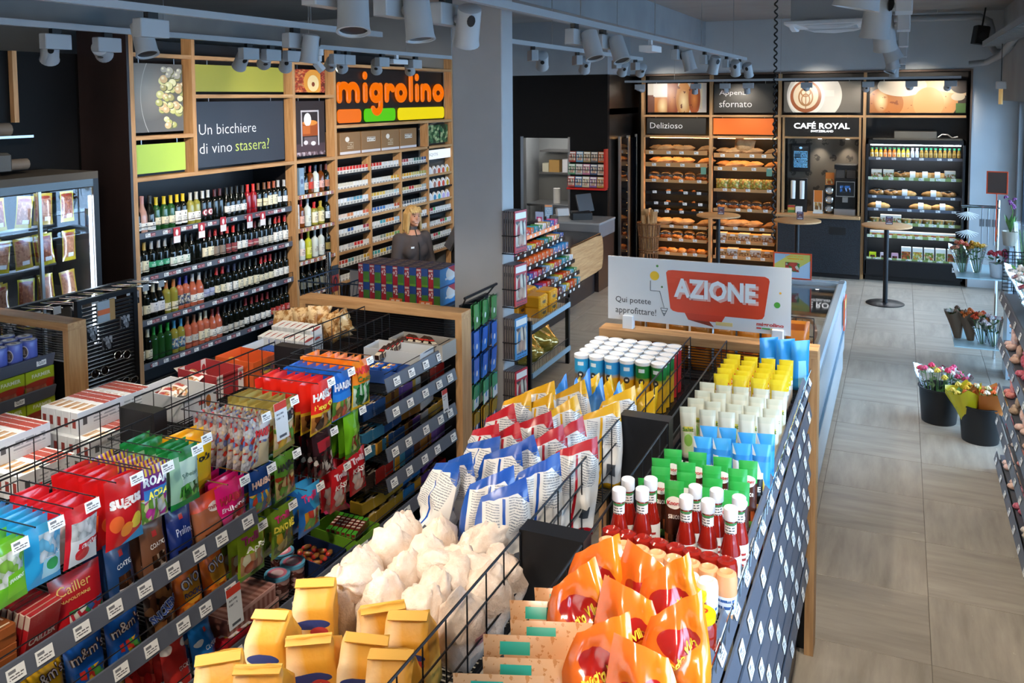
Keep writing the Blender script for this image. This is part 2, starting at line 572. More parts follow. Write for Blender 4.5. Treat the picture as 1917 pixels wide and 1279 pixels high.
obj('speaker_grille', MB().lathe([(.06, 0), (.055, .01), (1e-6, .012)], 12, (0, 0, 0), 0, Matrix.Translation((0, -.08, 0)) @ Matrix.Rotation(PI / 2, 4, 'X')).mesh('speaker_grille', mat('grille_black', '1c1c1e', .7)), t)
t = thing('cable_tray', 'perforated grey cable tray hung above the windows', 'cable tray')
mb = MB()
for sx in (1.0, 1.26):
    mb.box(sx, sx + .012, 6, 13.8, 3.55, 3.62)
obj('side_rail', mb.mesh('side_rail', PIPEM), t)
mb = MB()
for k in range(39):
    mb.box(1.0, 1.26, 6.05 + k * .2, 6.13 + k * .2, 3.55, 3.556)
o = obj('rung', mb.mesh('rung', PIPEM), t); o['kind'] = 'stuff'
t = thing('cassette_air_conditioner', 'white ceiling air conditioner with open flaps hanging over the freezer aisle', 'air conditioner', (-.67, 9.55, 3.6))
obj('panel', MB().bbox(-.42, .42, -.42, .42, 0, .035, .01).mesh('panel', WHITE), t)
obj('body', MB().box(-.36, .36, -.36, .36, .036, .3).mesh('body', PIPEM), t)
obj('duct', MB().box(-.05, .22, -.3, -.1, .301, .519).box(.26, .36, -.3, -.1, .301, .519).mesh('duct', PIPEM), t)
for a in range(4):
    fl = MB().prism([(-.3, 0), (-.2, -.03), (0, -.045), (.2, -.03), (.3, 0), (.2, -.012), (-.2, -.012)], -.385, -.34)
    obj('flap', fl.mesh('flap', WHITE), t, (0, 0, -.004), (0, 0, a * PI / 2))
obj('intake_grille', MB().box(-.24, .24, -.24, .24, -.012, 0).mesh('intake_grille', mat('grille_grey', 'b4b8bc', .6)), t)
mb = MB()
mb.tube([(-1.02 + .013 * cos(k * .8), 8 + .013 * sin(k * .8), 4.12 - k * .00835) for k in range(300)], .0075, 5)
tag(obj('coiled_cable', mb.mesh('coiled_cable', RUBBER, True)), 'black coiled cable hanging from the ceiling in front of the bakery', 'cable')
t = thing('pendant_sensor', 'slim pendant with an amber tube hanging by the windows', 'pendant', (1.18, 13.09, 0))
obj('cord', MB().tube([(0, 0, 3.551), (0, 0, 3.06)], .004).mesh('cord', WIREM), t)
obj('holder', MB().bbox(-.06, .06, -.04, .04, 2.96, 3.06, .01).mesh('holder', WHITE), t)
obj('amber_tube', MB().tube([(0, 0, 2.96), (0, 0, 2.76)], .025, 8).mesh('amber_tube', mat('amber', 'd8b070', .3, emit=.4)), t)

# ------------------------------------------------------------------ track lights
LENS = mat('lamp_lens', 'fff4e4', .3, emit=14.)
LENSRIM = mat('lamp_reflector', '2a2a2c', .3, .6)
def track(pts, label, group='lighting tracks'):
    t = thing('lighting_track', label, 'track', group=group)
    (x0, y0, z0), (x1, y1, z1) = pts
    if abs(x1 - x0) < .01:
        obj('rail', MB().box(x0 - .018, x0 + .018, y0, y1, z0, z0 + .035).mesh('rail', LAMPG), t)
    else:
        obj('rail', MB().box(x0, x1, y0 - .018, y0 + .018, z0, z0 + .035).mesh('rail', LAMPG), t)
    n = max(2, int((abs(y1 - y0) + abs(x1 - x0)) / 1.5))
    for k in range(n):
        f = (k + .5) / n
        x, y = x0 + (x1 - x0) * f, y0 + (y1 - y0) * f
        top = 3.72 if -3.5 < x < -3 else 4.12
        obj('hanger', MB().tube([(x, y, z0 + .035), (x, y, top)], .0035, 5).mesh('hanger', STEEL), t)
    return t
TZ = 3.3
track([(-3.17, -1.0, TZ), (-3.17, 5.0, TZ)], 'grey lighting track above the sweets shelves')
track([(-4.36, -1.0, TZ), (-4.36, 9.6, TZ)], 'grey lighting track in front of the wine wall')
track([(-1.66, -1.0, TZ), (-1.66, 10.4, TZ)], 'grey lighting track above the action banner aisle')
track([(-2.7, 6.0, TZ), (-2.7, 9.7, TZ)], 'short grey lighting track right of the column')
track([(0.0, -1.0, TZ), (0.0, 13.2, TZ)], 'grey lighting track above the freezer aisle')
track([(-4.1, 13.75, 3.115), (.75, 13.75, 3.115)], 'grey lighting track along the bakery wall')

_hd = MB().lathe([(.030, .165), (.047, .155), (.050, .02), (.054, 0), (.046, .0), (.044, .012)], 18)
HEAD = _hd.mesh('lamp_head', LAMPG, True)
LENSM = MB().lathe([(.036, .010), (.030, .013), (1e-6, .014)], 18).mesh('lens', LENS, True)
RIMM = MB().lathe([(.0445, .008), (.036, .009)], 18).mesh('reflector_ring', LENSRIM)
CUTM = MB().lathe([(.017, 0), (.016, .003), (1e-6, .004)], 12, M=Matrix.Translation((0, -.0495, .125)) @ Matrix.Rotation(PI / 2, 4, 'X') @ Matrix.Diagonal((1, 1.5, 1, 1))).mesh('vent_opening', RUBBER)
GEAR = MB().bbox(-.028, .028, -.085, .085, -.115, -.03, .004).mesh('gear_box', LAMPG)
ADAP = MB().box(-.014, .014, -.03, .03, -.03, 0).mesh('track_adapter', RUBBER)
KNUC = MB().lathe([(.016, 0), (.016, .05), (1e-6, .055)], 10, M=Matrix.Rotation(PI / 2, 4, 'Y')).mesh('swivel_joint', LAMPG)
def spot(loc, aim, label, rz=0., power=1., side=1, s=1., lit=True, cone=74):
    """one track spot: gear box under the rail, head beside it, beam towards aim"""
    t = thing('track_spotlight', label, 'spotlight', loc, (0, 0, rz), 'track spotlights')
    t.scale = (s, s, s)
    obj('track_adapter', ADAP, t); obj('gear_box', GEAR, t)
    obj('swivel_joint', KNUC, t, (side * .02 if side > 0 else -.075, .03, -.09))
    Rz = Matrix.Rotation(-rz, 3, 'Z')
    pv = Vector((side * .085, .03, -.10))
    d = (Rz @ (Vector(aim) - Vector(loc))) - pv
    d.normalize()
    q = (-d).to_track_quat('Z', 'Y')
    h = obj('lamp_head', HEAD, t)
    h.rotation_euler = q.to_euler()
    h.location = pv + d * .1
    obj('lens', LENSM, h); obj('reflector_ring', RIMM, h); obj('vent_opening', CUTM, h)
    if lit:
        l = bpy.data.lights.new('spot_lamp', 'SPOT')
        l.energy = SPOT_W * power
        l.color = SPOT_C
        l.spot_size = math.radians(cone)
        l.spot_blend = .6
        l.shadow_soft_size = .04
        lo = obj('spot_lamp', l, h)
        lo.location = (0, 0, -.012)
    return t
# (track x, y list, aim function, label)
def sp(x, y, aim, label, **k):
    spot((x, y, TZ), aim, label, **k)
L1_ = 'over the sweets shelves'
sp(-3.17, 2.12, (-2.4, 2.1, 1.2), 'grey spotlight in the top corner ' + L1_, side=-1)
sp(-3.17, 3.05, (-2.5, 2.9, 1.2), 'grey spotlight with glowing lens in front of the grape poster', side=-1)
sp(-3.17, 4.1, (-3.3, 4.0, 1.3), 'grey spotlight hanging left of the food poster', power=.7)
sp(-3.17, 1.6, (-2.3, 1.7, 1.1), 'grey spotlight at the near end of the sweets track')
for y, ty, z, lb in ((3.5, 4.6, 1.5, 'grey spotlight with bright lens before the dark wall'), (3.85, 5.8, 2.7, 'grey spotlight turned to the grape poster'),
                     (5.1, 6.0, 1.8, 'grey spotlight turned to the olive panel'), (5.35, 6.9, 2.5, 'grey spotlight lighting the wine question sign'), (5.6, 7.3, 1.5, 'grey spotlight lighting the middle of the wine rack'),
                     (6.2, 8.0, 2.6, 'grey spotlight beside the whisky poster'), (6.35, 8.9, 1.8, 'grey spotlight at the left of the glowing shop sign'), (6.9, 9.6, 1.7, 'grey spotlight under the first i of the glowing sign'),
                     (7.5, 10.6, 1.7, 'grey spotlight in front of the end of the glowing sign')):
    sp(-4.36, y, (-6.0, ty, z), lb, power=.8, side=-1)
sp(-3.17, .95, (-2.35, 1.5, .9), 'added grey spotlight nearest the camera on the sweets track')  # out of view, added as fill for the near sweets
for y, a, lb, pw in ((.2, (-2.4, 2.2, .9), 'added aisle spotlight nearest the camera, turned to the sweets', 1.1), (.8, (-2.4, 3.2, .9), 'added aisle spotlight turned to the gummi bags', 1.1), (2.3, (-1.3, 1.9, 1.4), 'large grey spotlight cut by the top edge before the yellow bags', .35), (2.7, (-1.3, 2.6, 1.5), 'large grey spotlight tilted over the white bags', .35), (3.1, (-2.4, 4.2, 1.0), 'large grey spotlight left of the column top', 1.),  # first two spots are out of view, added to fill the sweets side
                     (4.6, (-1.0, 4.3, 1.5), 'grey spotlight with glowing lens right of the column', .6), (5.1, (-.9, 4.7, 1.5), 'second grey spotlight with glowing lens right of the column', .5), (7.0, (-1.0, 7.2, .9), 'grey spotlight with square gear box over the banner', .8),
                     (8.1, (-2.4, 9, 0), 'grey spotlight pointing down beyond the white rail unit', .8), (9.2, (-1.8, 11.5, 0), 'grey spotlight before the end of the aisle track', .8), (10.0, (-1.4, 12.4, 0), 'last grey spotlight on the aisle track', .8)):
    sp(-1.66, y, a, lb, power=pw)
for y, a, lb in ((6.5, (-4.0, 9.8, .9), 'first grey spotlight over the black kiosk wall'), (7.55, (-4.1, 10.4, .8), 'second grey spotlight over the black kiosk wall'), (8.75, (-4.2, 11.6, .9), 'third grey spotlight over the black kiosk wall'), (9.45, (-4.4, 12.6, 1.2), 'fourth grey spotlight over the black kiosk wall')):
    sp(-2.7, y, a, lb, power=.8, rz=.6)
for y, a, lb, pw in ((1.2, (.3, 3.2, 0), 'spotlight nearest the street end of the freezer track', 1.8), (2.2, (-.45, 2.3, 1.4), 'spotlight over the crisps end of the freezer track', .5), (3.4, (-.3, 3.6, 1.2), 'big spotlight with glowing lens at the top above the aisle', 1.), (4.35, (.3, 5.6, 0), 'big spotlight with glowing lens just below another', 1.8),
                     (5.8, (.95, 6.3, 1.), 'spotlight half hidden behind the two big aisle spotlights', .9), (7.4, (.5, 8.3, .3), 'distant spotlight in the middle of the freezer track', .9), (9.2, (-.9, 8.6, .9), 'distant spotlight turned to the freezer', .8), (11.0, (-.2, 12.2, 0), 'farthest spotlight of the freezer track', .9)):
    sp(0.0, y, a, lb, power=pw, side=-1)
for x, a, lb in ((-3.85, (-3.6, 14.95, 2.8), 'small spotlight before the baguette poster'), (-2.95, (-3.3, 14.9, 1.6), 'small spotlight between the bread posters'), (-2.5, (-2.4, 14.95, 2.4), 'small spotlight hiding two letters of the bakery sign'), (-2.15, (-2.3, 14.9, 1.5), 'small spotlight right of the hidden letters'),
                 (-1.3, (-1.2, 14.95, 2.8), 'small spotlight before the coffee cup poster'), (-.45, (-.6, 14.95, 2.4), 'small spotlight between the coffee and sandwich posters'), (.12, (.2, 14.95, 2.8), 'small spotlight before the sandwich poster'), (.62, (.5, 14.9, 2.6), 'small spotlight at the end of the bakery track')):
    spot((x, 13.75, 3.115), a, lb, power=.3, rz=PI / 2, s=.95, cone=80)
for x, lb in ((-4.36, 'wine'), (-3.17, 'sweets'), (-1.66, 'aisle'), (0., 'freezer')):  # unseen spots added to bounce neutral fill off the entrance wall
    sp(x, -.3, (x, -1.3, 1.6), 'added fill spotlight behind the viewer on the %s track, turned to the entrance wall' % lb, power=5., cone=120)
# small emergency units on the tracks
for x, y, lb in ((-4.36, 5.95, 'small white two-part camera on the track beside the food poster'), (-4.36, 8.6, 'small white two-part camera at the end of the wine track'), (-1.66, 9.7, 'small white two-part camera on the aisle track')):
    t = thing('ceiling_camera', lb, 'camera', (x, y, TZ))
    obj('mount', MB().lathe([(.035, 0), (.035, -.05), (.02, -.055), (.02, -.1)], 12).mesh('mount', WHITE, True), t)
    obj('housing', MB().bbox(-.025, .025, -.03, .03, -.045, .045, .006).mesh('housing', WHITE), t, (-.02, .02, -.14), (.5, -.5, 0))
for x, y, lb in ((-1.66, 6.2, 'white flat gear unit hanging on the aisle track'), (-4.36, 7.15, 'white flat gear unit on the wine track')):
    t = thing('track_gear_unit', lb, 'gear unit', (x, y, TZ))
    obj('stem', MB().box(-.012, .012, -.02, .02, -.04, 0).mesh('stem', WHITE), t)
    obj('casing', MB().bbox(-.05, .05, -.13, .13, -.085, -.04, .005).mesh('casing', WHITE), t)
# ================================================================== PRODUCT BUILDERS
def _clip(x, a=0., b=1.):
    return a if x < a else b if x > b else x

def bagspec(name, cat, w, h, t, m, seal=None, style='pillow', words=(), seed=0, lean=0., wr=.05, nu=8, nv=9, twist=0., tp=0., pk=0.):
    so = Vector((seed * 7.3 + .5, seed * 3.1, 0))
    def P(v):
        if style == 'pillow':
            return max(0., sin(PI * _clip((v - .05) / .9))) ** .55
        return max(0., 1 - max(0., v) ** 2.4) ** .75
    def front(x, z, s=-1):
        u, v = x / (w / 2), z / h
        p = P(v)
        e = 3 if style == 'pillow' else 5
        th = t / 2 * max(0., 1 - abs(u) ** e) * p
        n = noise.noise(Vector((u * 1.7, v * 3.2, s * 2.)) + so) * wr * t * 2 + (abs(noise.noise(Vector((u * 4, v * 7, s * 5.)) + so)) - .2) * wr * t * 1.5
        edge = max(0., 1 - abs(u) ** 6)
        y = s * (th + max(-th * .8, n * p * edge))
        a = twist * (v - .3)
        k = max(0., v - .45) / .55
        X, Y = x * (1 - .07 * p) * (1 - tp * k ** 1.6), y + tp * .05 * k * noise.noise(Vector((u * 2, seed, 1)))
        return (X * cos(a) - Y * sin(a), X * sin(a) + Y * cos(a) + lean * v * v, z + pk * h * u * k ** 2)
    vs_, fs, ms = [], [], []
    mb = MB()
    for s in (-1, 1):
        g = [front(-w / 2 + w * i / nu, h * j / nv, s) for j in range(nv + 1) for i in range(nu + 1)]
        f = []
        mi = []
        for j in range(nv):
            for i in range(nu):
                a = j * (nu + 1) + i
                q = (a, a + 1, a + nu + 2, a + nu + 1)
                f.append(q if s < 0 else q[::-1])
                mi.append(1 if seal and (j == nv - 1 or (j == 0 and style == 'pillow')) else 0)
        b = len(mb.v)
        mb.add(g, f)
        mb.m[-len(f):] = mi
    if style != 'pillow':
        o = (nu + 1) * (nv + 1)
        mb.f += [(i + 1, i, o + i, o + i + 1) for i in range(nu)]
        mb.m += [0] * nu
    me = mb.mesh(name, [m, seal] if seal else m, 'all')
    kids = []
    for wd in words:
        s, x0, x1, z0, z1, colr = wd[:6]
        bold = wd[6] if len(wd) > 6 else .02
        kids.append(('lettering', letters(s, x0 * w, x1 * w, z0 * h, z1 * h, C(colr), front, bold, wd[7] if len(wd) > 7 else 0., y=-.0028 - .0012 * len(kids), rot=wd[8] if len(wd) > 8 else 0.)))
    return Spec(name, cat, me, kids)

def boxspec(name, cat, w, d, h, m, words=(), b=.002, side=None):
    mb = MB().bbox(-w / 2, w / 2, -d / 2, d / 2, 0, h, b)
    kids = []
    for wd in words:
        s, x0, x1, z0, z1, colr = wd[:6]
        kids.append(('lettering', letters(s, x0 * w, x1 * w, z0 * h, z1 * h, C(colr), lambda x, z: (x, -d / 2, z), wd[6] if len(wd) > 6 else .02, y=-.0012)))
    return Spec(name, cat, mb.mesh(name, m), kids)

def arc(r, z0, z1, a0=-70, a1=70, n=10, off=.0008):
    mb = MB()
    g = []
    for z in (z0, z1):
        for k in range(n + 1):
            a = math.radians(a0 + (a1 - a0) * k / n) - PI / 2
            g.append(((r + off) * cos(a), (r + off) * sin(a), z))
    mb.add(g, [(k, k + 1, k + n + 2, k + n + 1) for k in range(n)])
    return mb

BPROF = {'bordeaux': [(.030, 0), (.0365, .004), (.0375, .02), (.0375, .185), (.034, .205), (.018, .225), (.0145, .245), (.0145, .292), (.0165, .293), (.0165, .3), (1e-6, .301)],
         'burgundy': [(.032, 0), (.040, .004), (.041, .02), (.041, .15), (.036, .18), (.022, .215), (.015, .245), (.0145, .295), (.0165, .296), (.0165, .302), (1e-6, .303)],
         'champagne': [(.034, 0), (.043, .005), (.044, .02), (.044, .15), (.038, .185), (.022, .23), (.017, .265), (.018, .31), (.02, .312), (.018, .325), (1e-6, .328)],
         'spirit': [(.034, 0), (.040, .004), (.041, .02), (.041, .19), (.036, .21), (.016, .232), (.0145, .26), (.0145, .285), (.017, .286), (.017, .31), (1e-6, .311)],
         'square': [(.040, 0), (.046, .004), (.046, .16), (.040, .18), (.016, .20), (.015, .235), (.019, .236), (.019, .262), (1e-6, .263)]}
def bottlespec(kind, glass, cap, label, l0=.05, l1=.12, name='wine_bottle', n=14, caph=.07, arcw=75):
    pr = BPROF[kind]
    H = pr[-1][1]
    mk = bpy.data.meshes
    body = MB().lathe(pr, n).mesh(name, glass, True)
    cp = []
    zc = H - caph
    for i in range(len(pr) - 1):
        (r0, z0), (r1, z1) = pr[i], pr[i + 1]
        if z1 > zc:
            if z0 < zc:
                f = (zc - z0) / (z1 - z0)
                cp.append((r0 + (r1 - r0) * f + .0012, zc))
            cp.append((r1 + .0012 if r1 > .001 else r1, z1 + .001))
    kids = [('capsule', MB().lathe(cp, n).mesh('capsule', cap, True))]
    if label:
        rb = max(r for r, z in pr)
        kids.append(('bottle_label', arc(rb, l0, l1, -arcw, arcw).mesh('bottle_label', label, True)))
    return Spec(name, 'bottle', body, kids)

def tagstrip(parent, p0, p1, n, face, w=.05, h=.03, m=None, name='price_tag', jit=.4, tilt=0.):
    """n price tags spread along a rail from p0 to p1; face is the rotation about Z of their front (-Y)"""
    me = MB().box(-w / 2, w / 2, -.002, 0, -h / 2, h / 2).mesh(name, m or PAPER)
    for k in range(n):
        f = (k + .5 + RND.uniform(-jit, jit) * .6) / n
        p = [p0[i] + (p1[i] - p0[i]) * f for i in range(3)]
        obj(name, me, parent, p, (tilt, 0, face))

TAGM = art('price_tag_print', 'f3f3f1', [('lines', 5, '55555a', (.1, .9, .1, .6)), ('rect', .1, .5, .62, .85, '77777c')], .6)
REDTAG = art('red_tag_print', 'b8343e', [('rect', 0, 1, 0, .45, 'efe6e2'), ('ell', .5, .68, .2, .2, 'f4eeee')], .6)
REDSTRIP = art('red_strip', '8c3a44', [('lines', 2, 'd8b8b8', (.05, .95, .1, .9))], .6)
GREYTXT = '50525a'

# ================================================================== WINE WALL (front plane x = -6)
XW = -6.0
t = thing('wine_wall_frame', 'tall oak grid frame holding posters, wine and cigarettes along the dark wall', 'wall unit')
def post(y, z0, z1, w=.045, d=.12):
    obj('post', MB().box(XW - d, XW, y - w / 2, y + w / 2, z0, z1).mesh('post', WOODZ), t)
def rail(y0, y1, z, h=.035, d=.12):
    obj('rail', MB().box(XW - d, XW, y0 + .0225, y1 - .0225, z - h / 2, z + h / 2).mesh('rail', WOODY), t)
WP = (5.54, 6.255, 7.72, 8.47, 11.37)
for y in (5.54, 7.72, 8.47, 11.37):
    post(y, 0, 3.46)
post(6.255, 2.22, 3.46)
for y in (9.19, 9.92):
    post(y, .0, 2.19, .03)
post(10.645, 0, 2.545, .03)
for i in range(4):
    rail(WP[i], WP[i + 1], 3.285)
rail(5.54, 6.255, 2.565); rail(6.255, 7.72, 2.925); rail(7.72, 8.47, 2.92); rail(8.47, 11.37, 2.565)
for a, b_ in ((5.54, 7.72), (7.72, 8.47), (8.47, 11.37)):
    rail(a, b_, 2.205)
rail(5.54, 7.72, .04); rail(7.72, 11.37, .04)
obj('back_panel', MB().box(-6.6, -6.58, 5.52, 11.38, 0, 3.46).mesh('back_panel', BLACK), t)
obj('side_panel', MB().box(-6.58, -6.0, 5.49, 5.517, 0, 3.5).mesh('side_panel', DARK), t)
obj('side_panel', MB().box(-6.58, -6.12, 7.71, 7.73, 0, 2.19).mesh('side_panel', BLACK), t)
obj('side_panel', MB().box(-6.58, -6.12, 8.46, 8.48, 0, 2.19).mesh('side_panel', BLACK), t)
obj('sign_backing', MB().box(-6.16, -6.14, 8.5, 11.35, 2.59, 3.26).mesh('sign_backing', mat('sign_black', '14100f', .4)), t)

def board(name, label, cat, y0, y1, z0, z1, m, x=-6.07, th=.02, words=(), grp=None):
    """a hanging panel facing +X, local front -Y"""
    w, h = y1 - y0, z1 - z0
    o = obj(name, MB().box(-w / 2, w / 2, -th, 0, 0, h).mesh(name, m), None, (x, (y0 + y1) / 2, z0), (0, 0, PI / 2))
    tag(o, label, cat, grp)
    for wd in words:
        obj('lettering', letters(wd[0], wd[1], wd[2], wd[3], wd[4], C(wd[5]), lambda a, z: (a, -th, z), wd[6] if len(wd) > 6 else 0.), o)
    for s in (-.35, .35):
        obj('wire_hanger', MB().box(s * w - .004, s * w + .004, -th / 2 - .002, -th / 2 + .002, h, h + .06).mesh('wire_hanger', STEEL), o)
    return o
# grape poster: printed still life, grapes as flat shapes
gl = [('soft', .25, .65, .6, .5, '9c968c'), ('ring', 1.05, .5, .9, .95, 'b5aea2', .012)]
rg = random.Random(5)
for k in range(46):
    f = rg.random()
    cz = .93 - f * .86
    hw = .27 * (1 - abs(f - .35)) + .03
    cx = .74 + rg.uniform(-1, 1) * hw - .05 * (f > .8)
    r = rg.uniform(.055, .085)
    cc = rg.choice(['c9c47c', 'd8d596', 'b4b060', 'e4e0ae', 'a89b60', 'cfae7c'])
    if f < .15:
        cc = 'a8a294'
    gl += [('ell', cx + .015, cz - .012, r, r * .72, '6a6a3c'), ('ell', cx, cz, r * .95, r * .7, cc), ('soft', cx - .02, cz + .015, r * .55, r * .4, 'f2efcf')]
board('grape_poster', 'poster of pale green grapes on a grey ground at the end of the wine wall', 'poster', 5.585, 6.165, 2.61, 3.215, art('grape_print', '5e5850', gl, .35))
board('lime_board', 'bright lime green panel under the grape poster', 'panel', 5.585, 6.175, 2.25, 2.505, mat('lime_panel', 'a9c645', .4))
board('olive_board', 'long olive green panel above the wine question sign', 'panel', 6.30, 7.61, 2.97, 3.225, mat('olive_panel', 'a3a13c', .4))
board('wine_sign', 'dark sign asking in Italian about a glass of wine tonight', 'sign', 6.31, 7.60, 2.25, 2.875, mat('sign_slate', '2e323c', .4),
      words=(('Un bicchiere', -.60, .20, .31, .41, 'e9eaea', -.008), ('di vino', -.60, -.16, .13, .23, 'e9eaea', -.008), ('stasera?', -.11, .40, .13, .24, 'c8d86a', -.008)))
board('food_poster', 'small glowing orange poster of a roast with vegetables', 'poster', 7.775, 8.35, 2.965, 3.22,
      art('food_print', 'c8603a', [('cells', 14, ['c84a2a', 'e8743c', 'b03a20', 'f0a060'], (0, .5, 0, 1)), ('ell', .62, .45, .3, .55, 'e8a03c'), ('ell', .62, .4, .18, .36, 'f8dca0'), ('ell', .62, .36, .05, .1, '8a3a1c'), ('cells', 20, ['a83a24', 'd86a4a', '70281a'], (.86, 1, 0, 1))], .35))
board('whisky_poster', 'dark poster of a whisky tumbler with ice on a table', 'poster', 7.785, 8.33, 2.26, 2.87,
      art('whisky_print', '2c2527', [('rect', 0, 1, 0, .22, '4c3a40'), ('rect', .2, .24, .18, .82, 'b9b4b8'), ('rect', .76, .8, .18, .82, 'd9d4d8'), ('rect', .2, .8, .80, .83, 'c9c4c8'), ('rect', .24, .76, .36, .62, '9c4a1a'),
                          ('ell', .5, .6, .24, .05, 'd88a3a'), ('ell', .42, .66, .12, .12, 'e9e6ea'), ('half', 0, 0, 1, '000000'), ('rect', .26, .5, .4, .55, 'c0662a'), ('rect', .3, .72, .2, .34, '6a5a5e'), ('ell', .35, .24, .07, .04, 'd8d2d8'), ('ell', .6, .22, .08, .04, 'e6e0e6'), ('cells', 20, ['4c3a40', '8a7078', 'c9b8c0'], (0, 1, 0, .07))], .3))
board('tea_poster', 'small poster of green tobacco leaves above the white pack shelf', 'poster', 10.70, 11.31, 2.255, 2.51,
      art('leaf_print', '1c2a1a', [('cells', 11, ['2c5a34', '7aa06a', '1c3a24', 'b8c890', '3c7048'], (0, 1, 0, 1), .6)], .4))
# storage boxes as printed panels
for k in range(4):
    y0 = 8.66 + k * .455
    mm = art('carton_print_%d' % (k % 2), '8a6844', [('rect', 0, 1, 0, .12, 'd0cdd0'), ('rect', .28, .72, .5, .72, 'cfc8bc') if k % 2 else ('ell', .35, .68, .1, .12, 'e0d8cc'), ('lines', 9, '5a4430', (.3, .7, .52, .7)) if k % 2 else ('lines', 12, 'c8b89c', (.35, .65, .25, .58))], .5)
    o = tag(obj('cardboard_carton', MB().bbox(-.215, .215, -.02, .3, 0, .262, .003).mesh('cardboard_carton', mm), None, (-6.1, y0 + .222, 2.225), (0, 0, PI / 2)), '%s brown carton from the whisky poster under the glowing sign' % ORD[k], 'carton', 'cartons under the sign')

# illuminated shop sign
ORG = mat('sign_orange', '5a2400', .4, emit=.8, ecol='ff7a0c')
GRN = mat('sign_green', '1c4400', .4, emit=.7, ecol='5ee400')
YEL = mat('sign_yellow', '5a5000', .4, emit=.8, ecol='ffe800')
sg = thing('illuminated_sign', 'glowing orange shop sign with three coloured bars underneath', 'sign', (-6.12, 8.57, 2.59), (0, 0, PI / 2))
def stroke(pts, r=.052):
    mb = MB()
    pts = [Vector((p[0], 0, p[1])) for p in pts]
    mb2 = MB()
    for a, b_ in zip(pts[:-1], pts[1:]):
        d = (b_ - a).normalized()
        nrm = Vector((-d.z, 0, d.x)) * r
        pr = []
        for yy, rr in ((0, 1.), (-.012, 1.), (-.02, .8)):
            pr += [a + nrm * rr + Vector((0, yy, 0)), b_ + nrm * rr + Vector((0, yy, 0)), b_ - nrm * rr + Vector((0, yy, 0)), a - nrm * rr + Vector((0, yy, 0))]
        f = [(8, 9, 10, 11)]
        for k in (0, 4):
            f += [(k, k + 1, k + 5, k + 4), (k + 1, k + 2, k + 6, k + 5), (k + 2, k + 3, k + 7, k + 6), (k + 3, k, k + 4, k + 7)]
        mb.add(pr, f)
    for p in pts:
        mb.lathe([(r, 0), (r, .012), (r * .8, .02), (1e-6, .02)], 14, p, 0, Matrix.Rotation(PI / 2, 4, 'X'))
    return mb
def arcp(cx, cz, rx, rz, a0, a1, n=10):
    return [(cx + rx * cos(math.radians(a0 + (a1 - a0) * k / n)), cz + rz * sin(math.radians(a0 + (a1 - a0) * k / n))) for k in range(n + 1)]
BZ, XH = .292, .165    # stroke centres
R0 = .046
def leg_(x, h=XH): return [(x, BZ), (x, BZ + h)]
def hump(x, w): return [(x, BZ + .06)] + arcp(x + w / 2, BZ + .085, w / 2, .085, 180, 0) + [(x + w, BZ)]
LET = [('m', [leg_(.15), hump(.15, .19), hump(.34, .19)]), ('i', [leg_(.7), [(.7, BZ + .29), (.7, BZ + .30)]]),
       ('g', [arcp(.945, BZ + .082, .1, .085, 0, 360, 16), [(1.05, BZ + XH), (1.05, BZ - .08)] + arcp(.955, BZ - .085, .095, .08, 0, -150, 8)]),
       ('r', [leg_(1.2), [(1.2, BZ + .07)] + arcp(1.29, BZ + .085, .08, .075, 160, 40, 6)]), ('o', [arcp(1.555, BZ + .082, .105, .085, 0, 360, 18)]),
       ('l', [leg_(1.815, .29)]), ('i', [leg_(1.98), [(1.98, BZ + .29), (1.98, BZ + .30)]]), ('n', [leg_(2.13), hump(2.13, .19)]), ('o', [arcp(2.585, BZ + .082, .115, .085, 0, 360, 18)])]
for nm, sts in LET:
    mb = MB()
    for s_ in sts:
        q = stroke(s_, R0)
        mb.add(q.v, q.f)
    obj('sign_letter', mb.mesh('sign_letter', ORG), sg, (0, -.0, 0))
def pill(x0, x1, z0, z1, m, y=.03):
    r = (z1 - z0) / 2 * .62
    pl = []
    for cx, cz, a0 in ((x1 - r, z1 - r, 0), (x0 + r, z1 - r, 90), (x0 + r, z0 + r, 180), (x1 - r, z0 + r, 270)):
        pl += arcp(cx, cz, r, r, a0, a0 + 90, 4)
    obj('sign_bar', MB().prism(pl, -.012, 0).mesh('sign_bar', m), sg)
pill(.1, .6, .01, .175, ORG); pill(.67, 1.40, .01, .175, GRN); pill(1.47, 2.75, .01, .175, YEL)

# wine shelves
wine = thing('wine_rack', 'black four-tier wine rack with tagged price rails', 'rack')
WZ = (1.72, 1.335, .945, .555, .2)
for z in WZ:
    obj('shelf', MB().box(-6.56, -6.06, 5.57, 7.69, z - .03, z).mesh('shelf', BMETAL), wine)
    for a, b_ in ((5.58, 6.66), (6.67, 7.69)):
        obj('price_rail', MB().prism([(0, 0), (.02, .0), (.02, .05), (.01, .055)], a, b_, M=Matrix.Translation((-6.06, 0, z - .04)) ).mesh('price_rail', RAILM), wine)
    obj('front_wire', MB().tube([(-6.05, 5.58, z + .06), (-6.05, 7.69, z + .06)], .003, 5).tube([(-6.05, 5.58, z + .0), (-6.05, 5.58, z + .06)], .003, 5).tube([(-6.05, 7.69, z), (-6.05, 7.69, z + .06)], .003, 5).mesh('front_wire', WIREM), wine)
    tagstrip(wine, (-6.036, 5.6, z - .014), (-6.036, 7.67, z - .014), 11, PI / 2, .055, .032, TAGM)
    tagstrip(wine, (-6.0375, 5.65, z - .014), (-6.0375, 7.62, z - .014), 10, PI / 2, .09, .03, REDSTRIP, 'red_label')
for y, z in ((6.02, 1.66), (6.33, 1.66), (6.62, 1.68), (7.0, 1.66), (7.2, 1.66)):
    obj('hanging_tag', MB().box(-.04, .04, -.002, 0, -.07, .07).mesh('hanging_tag', REDTAG), wine, (-6.03, y, z), (0, 0, PI / 2))

